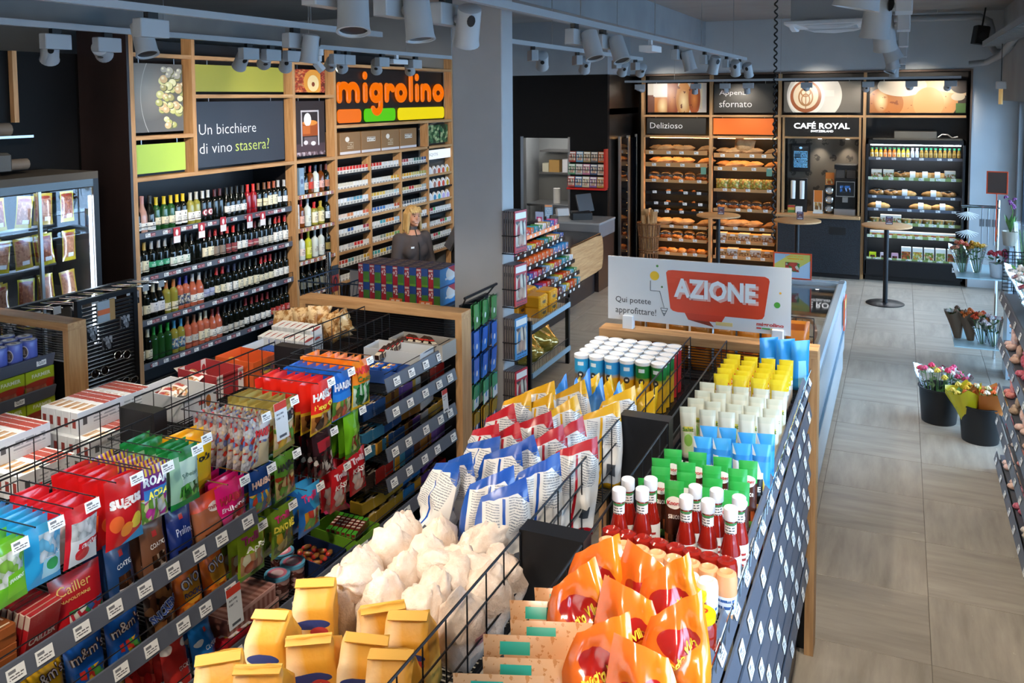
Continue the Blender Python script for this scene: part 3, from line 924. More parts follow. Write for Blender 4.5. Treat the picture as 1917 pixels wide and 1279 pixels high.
GB = mat('bottle_dark', '0b0f0b', .08, spec=.6)
GG = mat('bottle_green', '1d4a22', .08, spec=.6)
GW = mat('bottle_white_wine', '8f8a3a', .08, spec=.6)
GR = mat('bottle_rose', 'b8624a', .08, spec=.6)
GRED = mat('bottle_red', '8c1420', .1, spec=.6)
GC = mat('bottle_clear', 'c9d2cf', .06, spec=.6)
GA = mat('bottle_amber', '6a3410', .08, spec=.6)
GY = mat('bottle_lime', 'b8bc30', .1)
GP = mat('bottle_pink', 'c89a8a', .12)
def lab(c, style=0, c2='6a6a66'):
    nm = 'wine_label_%s_%d_%s' % (c, style, c2)
    if style == 0:
        L = [('lines', 8, c2, (.2, .8, .15, .6)), ('rect', .42, .58, .68, .85, c2)]
    elif style == 1:
        L = [('rect', 0, 1, .45, .55, c2), ('lines', 9, '555550', (.2, .8, .1, .4))]
    else:
        L = [('cells', 7, [c, c2, 'e8e0d0', '4a5a8a'], (0, 1, 0, 1))]
    return art(nm, c, L, .6)
_bs = {}
def wb(kind, glass, cap, label=None, l0=.05, l1=.12, desc='dark wine bottle'):
    key = (kind, glass.name, cap, label.name if label else '', l0, l1)
    if key not in _bs:
        _bs[key] = bottlespec(kind, glass, C(cap, .35), label, l0, l1)
    return _bs[key], desc
CR, WH, GY_ = lab('e4dcc0'), lab('eceae4'), lab('c8c4ba')
rows = [
 [(1, wb('champagne', GB, 'c8ccd0', WH, .03, .10, 'sparkling wine bottle with silver neck foil')), (1, wb('champagne', GP, 'c89088', WH, .03, .09, 'pink sparkling wine bottle')), (1, wb('champagne', GB, '2a2a2a', WH, .02, .09, 'black-necked sparkling wine bottle')),
  (3, wb('bordeaux', GG, 'c8b020', CR, .05, .12, 'green wine bottle with yellow neck and cream label')), (2, wb('bordeaux', GB, 'd8b818', WH, .03, .15, 'dark wine bottle with yellow neck and tall white label')), (2, wb('bordeaux', GW, 'b8b8b0', WH, .04, .12, 'white wine bottle with pale label')),
  (2, wb('bordeaux', GB, 'c0c4c4', art('round_label', '0b0f0b', [('ell', .5, .5, .42, .46, 'a03848'), ('ell', .5, .5, .33, .36, 'e8dcd8'), ('ell', .5, .5, .15, .2, 'a03848')], .5), .06, .13, 'dark wine bottle with silver neck and round red label')), (2, wb('bordeaux', GB, '4a1c20', None, desc='dark wine bottle with maroon neck')),
  (4, wb('burgundy', GB, '20201e', WH, .05, .12, 'dark wine bottle with black neck and white label')), (2, wb('bordeaux', GRED, 'd83028', None, desc='red wine bottle with scarlet neck')), (2, wb('bordeaux', GB, '6a4428', lab('d8cfae', 1, '8a7a5a'), .06, .14, 'dark wine bottle with brown neck and banded label')), (2, wb('bordeaux', GB, 'a05030', CR, .06, .16, 'dark wine bottle with copper neck and cream label')), (2, wb('bordeaux', GB, 'b0b2b4', WH, .07, .13, 'dark wine bottle with grey neck and small white label'))],
 [(2, wb('bordeaux', GB, 'b09040', CR, .04, .14, 'dark wine bottle with gold neck and tall cream label')), (3, wb('bordeaux', GB, '9a9c9c', lab('3aa078', 0, 'e0f0e8'), .07, .12, 'dark wine bottle with small green label')), (3, wb('burgundy', GB, '181818', lab('e4e8e0', 0, '3a8a5a'), .04, .12, 'dark wine bottle with black neck and white-green label')), (2, wb('bordeaux', GB, '101010', None, desc='plain black wine bottle')),
  (2, wb('bordeaux', GB, '6a1820', CR, .05, .14, 'dark wine bottle with dark red neck and cream label')), (2, wb('bordeaux', GB, 'a02420', lab('8a7a6c', 0), .04, .13, 'dark wine bottle with red neck and taupe label')), (2, wb('bordeaux', GB, 'd02c24', lab('8a3a3c', 1, 'b8a8a0'), .04, .13, 'dark wine bottle with scarlet neck and red label')), (2, wb('bordeaux', GB, '161616', WH, .05, .13, 'dark wine bottle with black neck and bright label')), (2, wb('bordeaux', GB, '5a1a1e', lab('a04850', 1, 'e0d0c8'), .05, .12, 'dark wine bottle with pink-red label')),
  (3, wb('bordeaux', GB, '888a8c', GY_, .04, .12, 'dark wine bottle with grey neck and grey label')), (3, wb('bordeaux', GB, 'b02c24', WH, .04, .14, 'dark wine bottle with red neck and white crest label'))],
 [(2, wb('bordeaux', GB, 'c8c4b0', CR, .05, .13, 'dark wine bottle with pale neck and cream label')), (2, wb('burgundy', GB, 'b8b098', lab('e8e8ec', 0, '8a8a9a'), .05, .14, 'dark wine bottle with wide white label')), (2, wb('bordeaux', GW, 'b06a34', CR, .03, .10, 'white wine bottle with copper neck')), (2, wb('bordeaux', GR, '3a3a8a', lab('d8d4d0', 2), .04, .14, 'rose wine bottle with blue neck and patchwork label')), (2, wb('burgundy', GR, 'b0b0b0', WH, .04, .11, 'rose wine bottle with grey neck')),
  (2, wb('bordeaux', GB, '181818', lab('aab0cc', 1, '6a70a0'), .05, .13, 'dark wine bottle with lavender label')), (2, wb('bordeaux', GB, '9a2424', CR, .06, .13, 'dark wine bottle with dull red neck and cream label')), (2, wb('bordeaux', GB, '202440', WH, .04, .13, 'dark wine bottle with navy neck and white label')), (4, wb('bordeaux', GB, '181c18', CR, .04, .13, 'dark wine bottle with green-black neck and cream label')), (3, wb('bordeaux', GB, 'a82828', CR, .05, .12, 'dark wine bottle with crimson neck and ivory label')), (3, wb('bordeaux', GB, '141414', WH, .05, .13, 'dark wine bottle with black neck near the liquor bay'))],
 [(2, wb('bordeaux', GB, 'c8c4b0', CR, .04, .12, 'dark wine bottle with pale neck')), (3, wb('bordeaux', GG, '2c9a3a', None, desc='green wine bottle with green neck')), (2, wb('bordeaux', GW, '4a9ac0', lab('e0e0d0', 2, '4a90b8'), .04, .14, 'white wine bottle with light blue neck')), (2, wb('bordeaux', GR, '8a5a40', GY_, .06, .12, 'rose wine bottle with brown neck')), (2, wb('bordeaux', GR, 'c8c0a8', CR, .04, .13, 'rose wine bottle with pale neck and cream label')), (2, wb('burgundy', GR, '6a2020', WH, .04, .11, 'rose wine bottle with maroon neck')),
  (4, wb('bordeaux', GB, '141414', GY_, .03, .10, 'dark wine bottle with grey low label')), (5, wb('bordeaux', GB, '701c20', WH, .04, .11, 'dark wine bottle with maroon neck and white label')), (4, wb('bordeaux', GB, '101010', lab('b03028', 0, 'e8c8c0'), .05, .12, 'dark wine bottle with red label'))]]
NUM = 'none one two three four five six seven eight nine ten'.split()
SHN = ('top', 'second', 'third', 'lowest')
for si, row in enumerate(rows):
    n = sum(r[0] for r in row)
    k = 0
    for cnt, (spc, desc) in row:
        for q_ in range(cnt):
            y = 5.63 + (7.65 - 5.63) * k / (n - 1)
            put(spc, '%s, %s wine shelf' % (desc, SHN[si]) + (', %s of %s' % (ORD[q_], NUM[cnt]) if cnt > 1 else ''), (-6.115 + RND.uniform(-.008, .008), y, WZ[si]), PI / 2 + RND.uniform(-.15, .15), 'bottles on the %s wine shelf: %s' % (SHN[si], desc))
            k += 1

# liquor bay
liq = thing('liquor_shelves', 'oak-fronted liquor shelves between the wine and the cigarettes', 'shelf unit')
LZ = (1.83, 1.46, 1.095, .72)
for z in LZ:
    obj('shelf', MB().box(-6.56, -6.03, 7.745, 8.45, z - .025, z).mesh('shelf', BMETAL), liq)
    obj('price_rail', MB().box(-6.03, -6.015, 7.745, 8.45, z - .04, z + .005).mesh('price_rail', WOODY), liq)
    tagstrip(liq, (-6.0149, 7.76, z - .017), (-6.0149, 8.44, z - .017), 7, PI / 2, .05, .034, TAGM)
    tagstrip(liq, (-6.0145, 7.76, z - .017), (-6.0145, 8.44, z - .017), 6, PI / 2, .04, .034, REDSTRIP, 'red_label')
def sb(kind, glass, cap, lc, desc, l0=.05, l1=.13, c2='6a5040'):
    return (bottlespec(kind, glass, C(cap, .35), lab(lc, 0, c2), l0, l1, 'spirit_bottle'), desc)
BOXL = boxspec('bottle_box', 'box', .085, .085, .3, art('blue_box_print', '7a96b0', [('rect', .2, .8, .3, .7, '9ab4c8'), ('ell', .5, .5, .25, .1, '5a6a90')], .5))
BOXW = boxspec('bottle_box', 'box', .085, .085, .27, art('white_box_print', 'dcd8d0', [('ell', .5, .62, .25, .12, '6a5a4a'), ('lines', 14, '8a8070', (.2, .8, .1, .4))], .5))
lrows = [[sb('spirit', GB, '201818', 'd8c8a0', 'dark spirit bottle with diamond cream label'), None, sb('spirit', GB, '303030', 'c0b8a8', 'black spirit bottle'), sb('spirit', GA, 'a02018', 'c03020', 'amber spirit bottle with red label'), sb('spirit', GC, '20304a', 'e8e4e4', 'clear spirit bottle with white and red label'), sb('spirit', GA, '281818', 'd8a8a0', 'amber spirit bottle with pink label'), sb('spirit', GB, '582018', 'b07050', 'dark spirit bottle with brown label')],
         ['w', sb('spirit', GA, 'b02020', 'e0b0a0', 'red-capped spirit bottle'), sb('spirit', GC, 'b0b4b8', 'd8e0d8', 'clear gin bottle with round label'), sb('square', GW, 'c02828', 'e8e0c8', 'squat spirit bottle with big cream label', .03, .15), sb('square', GW, 'b8a030', 'e8dcb0', 'squat golden bottle with cream label', .03, .15), sb('spirit', GB, '203858', 'd0d8e0', 'dark bottle with narrow pale label')],
         [sb('spirit', GB, '4a6a70', 'd8e0e0', 'dark green bottle with pale label'), sb('spirit', GC, 'c84030', 'e8d8d0', 'clear bottle with coral cap'), sb('spirit', GY, 'c8c030', 'e0e070', 'bright lime liqueur bottle'), sb('spirit', GC, 'a8acac', 'c0c8c4', 'plain clear spirit bottle'), sb('spirit', GC, 'b8bcbc', 'd4d8d8', 'frosted clear spirit bottle'), sb('spirit', GB, '181818', '8a7a40', 'black bottle with gold label')],
         [sb('spirit', GB, '181c18', '707468', 'dark bottle on the lowest liquor shelf') for _ in range(6)]]
for si, row in enumerate(lrows):
    for k, e in enumerate(row):
        loc = (-6.10, 7.80 + .60 * k / (len(row) - 1), LZ[si])
        lev = ('top', 'second', 'third', 'lowest')[si]
        if e is None:
            put(BOXL, 'pale blue bottle box on the top liquor shelf', loc, PI / 2)
        elif e == 'w':
            put(BOXW, 'tall white bottle box on the second liquor shelf', loc, PI / 2)
        else:
            put(e[0], e[1] + ' on the %s liquor shelf' % lev if 'liquor' not in e[1] else '%s %s' % (ORD[k], e[1]), loc, PI / 2 + RND.uniform(-.2, .2), 'spirits on the %s liquor shelf' % lev)

# cigarette shelves
cig = thing('cigarette_shelves', 'oak cigarette shelves behind the till, packs in tight rows', 'shelf unit')
CZ = (2.015, 1.825, 1.64, 1.455, 1.275, 1.085, .905, .73)
bays = ((8.50, 9.17), (9.21, 9.90), (9.94, 10.625), (10.665, 11.345))
for bi, (a, b_) in enumerate(bays):
    for zi, z in enumerate(CZ):
        if bi == 3 and zi == 0:
            continue
        obj('shelf', MB().box(-6.3, -6.02, a, b_, z - .03, z - .018).mesh('shelf', BMETAL), cig)
        woody = zi % 2 == 1
        obj('shelf_front', MB().box(-6.02, -6.005, a, b_, z - .032, z - (.0 if woody else .01)).mesh('shelf_front', WOODY if woody else BMETAL), cig)
_cp = {}
def pack(top, low='e6e4e0'):
    k = (top, low)
    if k not in _cp:
        m = art('cigarette_print_%s_%s' % k, low, [('rect', 0, 1, .55, 1, top), ('rect', .1, .9, .12, .40, 'b4b0aa'), ('lines', 8, '6c6864', (.1, .9, .1, .42))], .4)
        _cp[k] = Spec('cigarette_pack', 'pack', MB().bbox(-.027, .027, -.011, .011, 0, .088, .0015).mesh('cigarette_pack', m))
    return _cp[k]
pal = [[['d02a24'], ['c83028', 'd8d4d0', 'e4e0dc'], ['a8444a', 'c4c0bc', '3a6a64', '2a4a7a']], [['d8d0bc', 'e8e4dc'], ['dcd8d0', 'e0d8c8', 'd8a028'], ['d8a028', 'c8b868', 'a09848']], [['e8e8ea', '9ab8d0', '5a9ab0', 'dde0e4'], ['d8b040', 'e0c060', 'c8c8b8', 'b0c8c8'], ['b8a060', 'c83030', 'c8a878', 'a0a8a0']], [['e8d0c0', 'd88a5a', 'e4e4e4', 'd86a4a'], ['2a5aa0', '3a78b8', 'c0c8d0', 'b85030'], ['2a3a4a', '506a78', '8a9aa0']],
       [['e0e4e8', '2a5a9a', 'd8dcdc', '9a3040'], ['e4e0dc', '40a0b0', 'e08030', 'a0b8c8'], ['d8d8d8', 'e0e0e0']], [['e4e4e4', 'b8b8bc', 'd83030', 'e0dcd8'], ['d0d0cc', '8a9a8a', 'c8b040', '70a060'], ['d8d8d8', 'e0e0e0']], [['c04030', '60a0a8', 'b8b8b0', 'd8a830'], ['40b0b8', 'e0c030', '4a80b0', '2a4a6a'], ['2a4a6a', 'c8c8c8']], [['d0ccc8', 'c05040'], ['b8c0c0', '6080a0'], ['c8c8c8']]]
BAYN = ('first', 'second', 'third', 'fourth')
for bi in range(3):
    a, b_ = bays[bi]
    for zi, z in enumerate(CZ):
        cs = pal[zi][bi]
        n = 10
        for k in range(n):
            c = cs[min(len(cs) - 1, int(k / n * len(cs)))]
            put(pack(c), '%s cigarette pack from the near post in the %s row of the %s bay' % (ORD[k], ORD[zi], BAYN[bi]),
                (-6.035, a + .035 + (b_ - a - .07) * k / (n - 1), z - .018), PI / 2, 'packs in the %s row of the %s cigarette bay' % (ORD[zi], BAYN[bi]))
a, b_ = bays[3]
tag(obj('brand_light_panel', MB().box(-6.04, -6.02, a + .01, b_ - .01, 2.03, 2.16).mesh('brand_light_panel', mat('white_light_panel', 'e8e8e6', .5, emit=.55))), 'white lit strip panel under the green leaf poster', 'panel')
o = bpy.data.objects['brand_light_panel']
obj('lettering', letters('IQOS', -.30, -.05, .04, .09, C('9a9a9c'), y=0), o, (-6.018, (a + b_) / 2, 2.03), (0, 0, PI / 2))
HEETS = {}
for zi, cs in ((1, ['a07a70', 'd05840', 'd05840', 'c8a030']), (2, ['a07060', 'd05038', 'd0503c', 'c8a030']), (3, ['4a8ab0', '4aa8a8', 'b8a8d8', 'b8a8d8'])):
    for k, c in enumerate(['d8d4d4'] + cs):
        if c not in HEETS:
            HEETS[c] = Spec('tobacco_pack', 'pack', MB().prism([(-.055, 0), (.055, 0), (.055, .075), (0, .125), (-.055, .075)], -.015, .015).mesh('tobacco_pack', art('tobacco_print_' + c, 'eceae8', [('half', -1, .62, -.05, 'eceae8'), ('ell', .5, .35, .36, .36, c), ('half', 0, 1, 9, c)], .4)))
        put(HEETS[c], '%s pointed white tobacco carton in row %s under the leaf poster' % (ORD[k], NUM[zi]), (-6.04, a + .07 + k * .128, CZ[zi] - .017), PI / 2, 'pointed cartons in the %s row' % ORD[zi])
for zi in range(4, 8):
    for k in range(10):
        c = ['c83040', 'a0283a', '3a9a5a', 'd8d8d8', 'c8c8cc', 'd0d0d0', 'c8ccc8', 'bfc4c0', 'd8d8d8', 'd0ccc8'][(k + zi * 3) % 10 if zi > 4 else k]
        put(pack(c, 'e8e8e8'), '%s cigarette pack from the near post in the %s row of the fourth bay' % (ORD[k], ORD[zi]), (-6.035, a + .035 + (b_ - a - .07) * k / 9, CZ[zi] - .018), PI / 2, 'packs in the %s row of the fourth cigarette bay' % ORD[zi])
# ================================================================== BAKERY WALL (front plane y = 14.7)
YB = 14.7
t = thing('bakery_wall_frame', 'oak frame of four bays across the rear wall with bread, coffee and fridge', 'wall unit')
BP = (-4.07, -2.905, -1.80, -.525, .905)
def bpost(x, z0=0, z1=3.24, w=.045):
    obj('post', MB().box(x - w / 2, x + w / 2, YB, YB + .12, z0, z1).mesh('post', WOODZ), t)
def brail(x0, x1, z, h=.035):
    obj('rail', MB().box(x0 + .0225, x1 - .0225, YB, YB + .12, z - h / 2, z + h / 2).mesh('rail', WOODX), t)
for x in BP[:4]:
    bpost(x)
bpost(-1.735, .98, 2.54, .03); bpost(-.585, .98, 2.54, .03)
for i in range(4):
    brail(BP[i], BP[i + 1], 2.56)
brail(BP[0], BP[1], 2.21); brail(BP[1], BP[2], 2.21)
obj('rail', MB().box(-1.72, -.60, YB, YB + .1, 2.205, 2.235).mesh('rail', WOODX), t)
obj('back_panel', MB().box(-4.1, .93, 15.26, 15.29, 0, 3.24).mesh('back_panel', BLACK), t)
for x in (-4.09, -2.905, -1.80, -.525):
    obj('divider_panel', MB().box(x - .01, x + .01, YB + .12, 15.26, 0, 2.54).mesh('divider_panel', BLACK), t)

def bboard(name, label, cat, x0, x1, z0, z1, m, words=(), y=14.76, th=.02):
    w, h = x1 - x0, z1 - z0
    o = tag(obj(name, MB().box(-w / 2, w / 2, -th, 0, 0, h).mesh(name, m), None, ((x0 + x1) / 2, y, z0)), label, cat)
    for wd in words:
        mm = mat('lit_letters', 'f4f4f4', .4, emit=1.6) if wd[5] == 'lit' else C(wd[5])
        obj('lettering', letters(wd[0], wd[1], wd[2], wd[3], wd[4], mm, lambda a, z: (a, -th, z), wd[6] if len(wd) > 6 else 0.), o)
    for s in (-.35, .35):
        obj('wire_hanger', MB().box(s * w - .004, s * w + .004, -.012, -.008, h, h + .05).mesh('wire_hanger', STEEL), o)
    return o
bboard('baguette_poster', 'poster of golden baguettes in paper at the end of the bakery wall', 'poster', -3.99, -2.985, 2.62, 3.11,
       art('baguette_print', 'c9c2b8', [('rect', 0, .12, 0, .6, '6a4030'), ('rect', .1, .36, .55, 1, 'd4d2ce'), ('rect', .12, .34, 0, .52, 'b8702c'), ('soft', .26, .2, .1, .35, 'f8e0a8'), ('rect', .34, .52, 0, 1, '8a4020'), ('soft', .42, .4, .09, .5, 'c47a44'), ('ell', .62, .45, .13, .62, 'c08040'), ('soft', .62, .35, .1, .45, 'fbe6b0'), ('ell', .8, .5, .1, .6, 'a04c1e'), ('soft', .8, .45, .07, .4, 'e08a40'),
                                ('rect', .9, .93, 0, 1, 'd8c8a8'), ('noise', 9, .62, '6a3016', (.34, .9, 0, 1), .35), ('half', 1, -.6, .84, 'c8c0b8')], .35))
bboard('bakery_sign', 'dark sign with white words about fresh baking', 'sign', -2.86, -1.885, 2.615, 3.09, art('dark_sign_print', '3a3834', [('half', 1, 1, 9, '3a3834')], .4),
       (('Appena', -.40, .03, .27, .37, 'ececea', -.004), ('sfornato', -.40, .13, .09, .20, 'ececea', -.004)))
bboard('coffee_poster', 'poster of a cappuccino cup with leaf foam on a saucer', 'poster', -1.74, -.585, 2.62, 3.11,
       art('coffee_print', '6b655c', [('ell', .40, .55, .36, .85, 'd8d2c6'), ('rect', .44, .66, .52, .72, 'e6e0d4'), ('ell', .30, .5, .24, .60, 'efe9dd'), ('ell', .29, .52, .205, .52, '9c5224'), ('ell', .29, .55, .165, .43, 'e2cfae'), ('ring', .29, .5, .1, .3, 'a8703c', .2), ('ring', .29, .42, .06, .2, 'a8703c', .25), ('rect', .285, .297, .1, .85, 'a8703c'), ('ring', .29, .66, .07, .16, 'a8703c', .25), ('half', -1, -.6, -.03, '4a443c')], .35))
bboard('sandwich_poster', 'poster of grilled flat bread sandwiches in white paper', 'poster', -.455, .875, 2.615, 3.10,
       art('sandwich_print', '3a2a20', [('ell', .6, .35, .32, .7, 'c98a50'), ('soft', .66, .5, .22, .45, 'f0c890'), ('ell', .16, .3, .2, .5, 'b06a30'), ('soft', .12, .4, .08, .4, 'f0d8a0'), ('noise', 8, .6, '8a4a20', (0, .8, 0, 1), .6), ('half', .9, 1.6, 1.75, 'd0b48c'), ('ell', .34, .86, .26, .34, 'd8c8b0'), ('ell', .62, .3, .16, .5, 'd49a60'), ('rect', .9, 1, 0, .3, '4a6a30'), ('ell', .92, .5, .07, .12, 'c8b89c'), ('ell', .95, .9, .12, .3, '2a1c16')], .35))
bboard('delicious_sign', 'dark strip sign with one white Italian word above the bread', 'sign', -4.0, -2.99, 2.255, 2.525, mat('dark_strip', '35332f', .4), (('Delizioso', -.45, .11, .09, .19, 'f0f0ee', -.002),))
bboard('orange_board', 'plain orange strip panel above the second bread bay', 'panel', -2.865, -1.895, 2.255, 2.525, mat('orange_panel', 'e8722c', .4))
bboard('coffee_sign', 'black sign with glowing white coffee bar lettering', 'sign', -1.715, -.605, 2.24, 2.535, mat('coffee_black', '0c0c0e', .3),
       (('CAFÉ ROYAL', -.42, .42, .12, .235, 'lit', .02), ('SWITZERLAND', -.16, .18, .065, .10, 'lit', .02)))

# ---- bread shelves
LEDW = mat('warm_led', 'ffd9a0', .4, emit=LED_E * 1.4, ecol='ffc070')
LEDC = mat('cool_led', 'f4f8ff', .4, emit=LED_E * 1.8, ecol='f0f6ff')
SHELFW = mat('beech_shelf', 'b98a58', .5)
CRUST = surf('bread_crust', 'b0702c', 'e0a860', (14, 14, 14), .55, 3, .1)
CRUSTD = surf('dark_bread_crust', '6a3a1a', 'a8672e', (14, 14, 14), .6, 3, .1)
KRAFT = surf('kraft_paper', 'b08a5c', 'c8a474', (12, 12, 12), .7, 3, .2)
KRAFT2 = surf('kraft_paper_dark', '8f6a42', 'b18a5a', (12, 12, 12), .7, 3, .2)
def lump(seed, rx, ry, rz, n=10, amp=.12, m=CRUST, name='bread_loaf', flat=.3):
    mb = MB().ball((0, 0, 0), rx, ry, rz, n)
    so = Vector((seed * 3.7, seed, 1))
    out = []
    for v in mb.v:
        p = Vector(v)
        d = 1 + amp * noise.noise(Vector((p.x / rx, p.y / ry, p.z / rz)) * 1.6 + so)
        p = Vector((p.x * d, p.y * d, p.z * d + rz))
        p.z = max(p.z, rz * flat) - rz * flat
        out.append(p)
    mb.v = [tuple(p) for p in out]
    return mb
LOAFS = [Spec('bread_loaf', 'bread', lump(k, .085 + .01 * k, .07, .05, 10, .15, (CRUST, CRUSTD, CRUST)[k]).mesh('bread_loaf', (CRUST, CRUSTD, CRUST)[k], 'all')) for k in range(3)]
def rolls(seed, n, w, d, r, m):
    rr = random.Random(seed)
    mb = MB()
    for k in range(n):
        q = lump(seed * 9 + k, r, r * .9, r * .7, 8, .1)
        x, y = (k / max(1, n - 1) - .5) * (w - r * 2), rr.uniform(-.5, .5) * (d - r * 2)
        mb.add([(v[0] + x, v[1] + y, v[2] + (.0 if k % 2 else .015)) for v in q.v], q.f)
    return mb.mesh('rolls', m, 'all')
def clearpack(seed, w=.2, d=.13, h=.11, n=4, m=CRUST, name='bread_pack', cat='bread'):
    wr = MB().ball((0, 0, h * .5), w / 2, d / 2, h * .55, 12)
    wr.v = [(v[0] * (1 + .1 * noise.noise(Vector(v) * 22)), v[1] * (1 + .12 * noise.noise(Vector(v) * 25 + Vector((3, 1, 0)))), max(.001, v[2])) for v in wr.v]
    return Spec(name, cat, rolls(seed, n, w * .85, d * .8, min(.045, w / (n + 1.)), m), [('clear_wrapper', wr.mesh('clear_wrapper', CLEAR, 'all'))])
PAPERBAG = [bagspec('paper_bread_bag', 'bread', .15, .31, .12, (KRAFT, KRAFT2)[k % 2], None, 'pillow', (), 20 + k, wr=.12) for k in range(3)]
CPACK = [clearpack(k, .23, .16, .15, 4, (CRUST, CRUSTD, CRUST)[k % 3]) for k in range(3)]
SALADY = art('veg_print', 'c8b860', [('cells', 8, ['d8c860', 'a8b048', 'e8e0a0', 'c88a40', '8a9a40'], (0, 1, 0, 1))], .4)
YPACK = bagspec('snack_roll_pack', 'bread', .21, .18, .1, SALADY, None, 'pillow', (), 31, wr=.12)
CAKEB = boxspec('cake_box', 'box', .2, .14, .13, art('cake_print', 'c89a64', [('rect', .1, .9, .15, .6, '8a5a30'), ('cells', 9, ['b8864c', 'e0b880', '7a4a24'], (.12, .88, .2, .58)), ('rect', .3, .7, .7, .95, 'e8e0d8')], .4))
WTRAY = boxspec('pastry_tray', 'box', .18, .14, .14, art('pastry_print', 'd8d0c4', [('cells', 6, ['e8e0d4', 'b07a44', 'c8c4bc', '8a5a34'], (0, 1, 0, .7))], .35))
def bread_bay(x0, x1, zs, kinds, bayname):
    u = thing('bread_shelves', 'bread shelf unit in the %s bakery bay with lit shelves' % bayname, 'shelf unit')
    for zi, (z, kd) in enumerate(zip(zs, kinds)):
        obj('shelf', MB().box(x0 + .03, x1 - .03, 14.78, 15.25, z - .02, z).mesh('shelf', SHELFW if kd != 'dark' else BMETAL), u)
        obj('shelf_front', MB().box(x0 + .03, x1 - .03, 14.72, 14.735, z - .03, z + (.045 if zi < 2 else .02)).mesh('shelf_front', SHELFW if kd != 'dark' else BMETAL), u)
        tagstrip(u, (x0 + .05, 14.7195, z + .005), (x1 - .05, 14.7195, z + .005), 4, 0, .07, .045, TAGM)
        obj('led_strip', MB().box(x0 + .05, x1 - .05, 14.80, 14.815, z - .032, z - .022).mesh('led_strip', LEDW), u)
    obj('led_strip', MB().box(x0 + .05, x1 - .05, 14.95, 14.96, 2.176, 2.186).mesh('led_strip', LEDW), u)
    for zi, (z, kd) in enumerate(zip(zs, kinds)):
        lv = ORD[zi]
        gp = 'bread on the %s shelf of the %s bakery bay' % (lv, bayname)
        W = x1 - x0 - .1
        if kd == 'bag':
            for k in range(5):
                put(PAPERBAG[k % 3], '%s paper-bagged bread on the %s shelf of the %s bakery bay' % (ORD[k], lv, bayname), (x0 + .19 + k * (W - .31) / 4, 14.86 + .02 * (k % 2), z + .05), (-PI / 2 + .1, 0, PI / 2 * (1 if k % 2 else -1) * .92), gp)
        elif kd == 'clear':
            for k in range(5):
                put(CPACK[k % 3], '%s clear bag of rolls on the %s shelf of the %s bakery bay' % (ORD[k], lv, bayname), (x0 + .15 + k * (W - .2) / 4, 14.88, z + .001), RND.uniform(-.2, .2), gp)
        elif kd == 'yellow':
            for k in range(5):
                put(YPACK, '%s bag of filled rolls on the %s shelf of the %s bakery bay' % (ORD[k], lv, bayname), (x0 + .15 + k * (W - .2) / 4, 14.85, z + .001), (.12, 0, RND.uniform(-.1, .1)), gp)
        elif kd == 'cake':
            for k in range(5):
                put((CAKEB, WTRAY)[(k + zi) % 2], '%s boxed cake on the %s shelf of the %s bakery bay' % (ORD[k], lv, bayname), (x0 + .15 + k * (W - .2) / 4, 14.85, z + .001), RND.uniform(-.08, .08), gp)
        elif kd == 'loaf':
            for k in range(6):
                put(LOAFS[k % 3], '%s loaf on the %s shelf of the %s bakery bay' % (ORD[k], lv, bayname), (x0 + .14 + k * (W - .18) / 5, 14.86, z + .001), RND.uniform(-.5, .5), gp)
        elif kd == 'dark':
            for k in range(3):
                put(LOAFS[1], '%s small roll on the %s dark tray of the %s bakery bay' % (ORD[k], lv, bayname), (x0 + .4 + k * .22, 14.85, z + .001), k, gp, .5)
bread_bay(-4.05, -2.93, (1.93, 1.72, 1.45, 1.25, 1.06, .92, .67, .44, .20), ('bag', 'bag', 'clear', 'dark', 'dark', 'dark', 'bag', 'clear', 'loaf'), 'first')
bread_bay(-2.88, -1.83, (1.90, 1.68, 1.33, 1.0, .69, .46, .20), ('bag', 'bag', 'yellow', 'clear', 'bag', 'cake', 'cake'), 'second')
put(bagspec('paper_bread_bag', 'bread', .34, .26, .16, KRAFT, None, 'pillow', (), 44, wr=.25), 'big crumpled paper bag on top of the second bread bay', (-2.4, 14.9, 1.92), (0, .15, 0))
for k in range(2):
    x = (-3.02, -1.95)[k]
    tag(obj('green_price_card', MB().box(-.045, .045, -.003, 0, -.12, 0).mesh('green_price_card', C('6a9a86')), None, (x, 14.712, 1.70)), 'small green card hanging from the %s bread bay' % ('first', 'second')[k], 'card')

# ---- coffee bay
cf = thing('coffee_counter', 'coffee bar niche with oak worktop over a dark blue quilted front', 'counter')
LION = bpy.data.materials.new('coffee_wallpaper'); LION.use_nodes = True
_t = NT(LION); _tc = _t.new('ShaderNodeTexCoord')
_sp = _t.new('ShaderNodeSeparateXYZ'); _t.l.new(_tc.outputs['Object'], _sp.inputs[0])
_fz = _t.ma('MULTIPLY', _sp.outputs[2], 4.)
_row = _t.ma('MULTIPLY', _t.ma('FLOOR', _fz), .5)
_fx = _t.ma('FRACT', _t.ma('ADD', _t.ma('MULTIPLY', _sp.outputs[0], 4.), _row))
_dx = _t.ma('SUBTRACT', _fx, .5); _dz = _t.ma('SUBTRACT', _t.ma('FRACT', _fz), .5)
_d = _t.ma('SQRT', _t.ma('ADD', _t.ma('MULTIPLY', _dx, _dx), _t.ma('MULTIPLY', _dz, _dz)))
_nn = _t.noise(_t.mapping(_tc.outputs['Object'], (1, 1, 1)), 26., 2)
_mk = _t.ma('MULTIPLY', _t.ma('LESS_THAN', _d, .22), _t.ma('GREATER_THAN', _nn, .48))
_t.l.new(_t.mix(_mk, '57524a', '2c2824'), _t.n['Principled BSDF'].inputs['Base Color'])
_t.n['Principled BSDF'].inputs['Roughness'].default_value = .5
obj('back_panel', MB().box(-1.71, -.61, 15.1, 15.12, 1.0, 2.2).mesh('back_panel', LION), cf)
obj('worktop', MB().bbox(-1.82, -.555, 14.52, 15.1, .955, .995, .004).mesh('worktop', WOODX), cf)
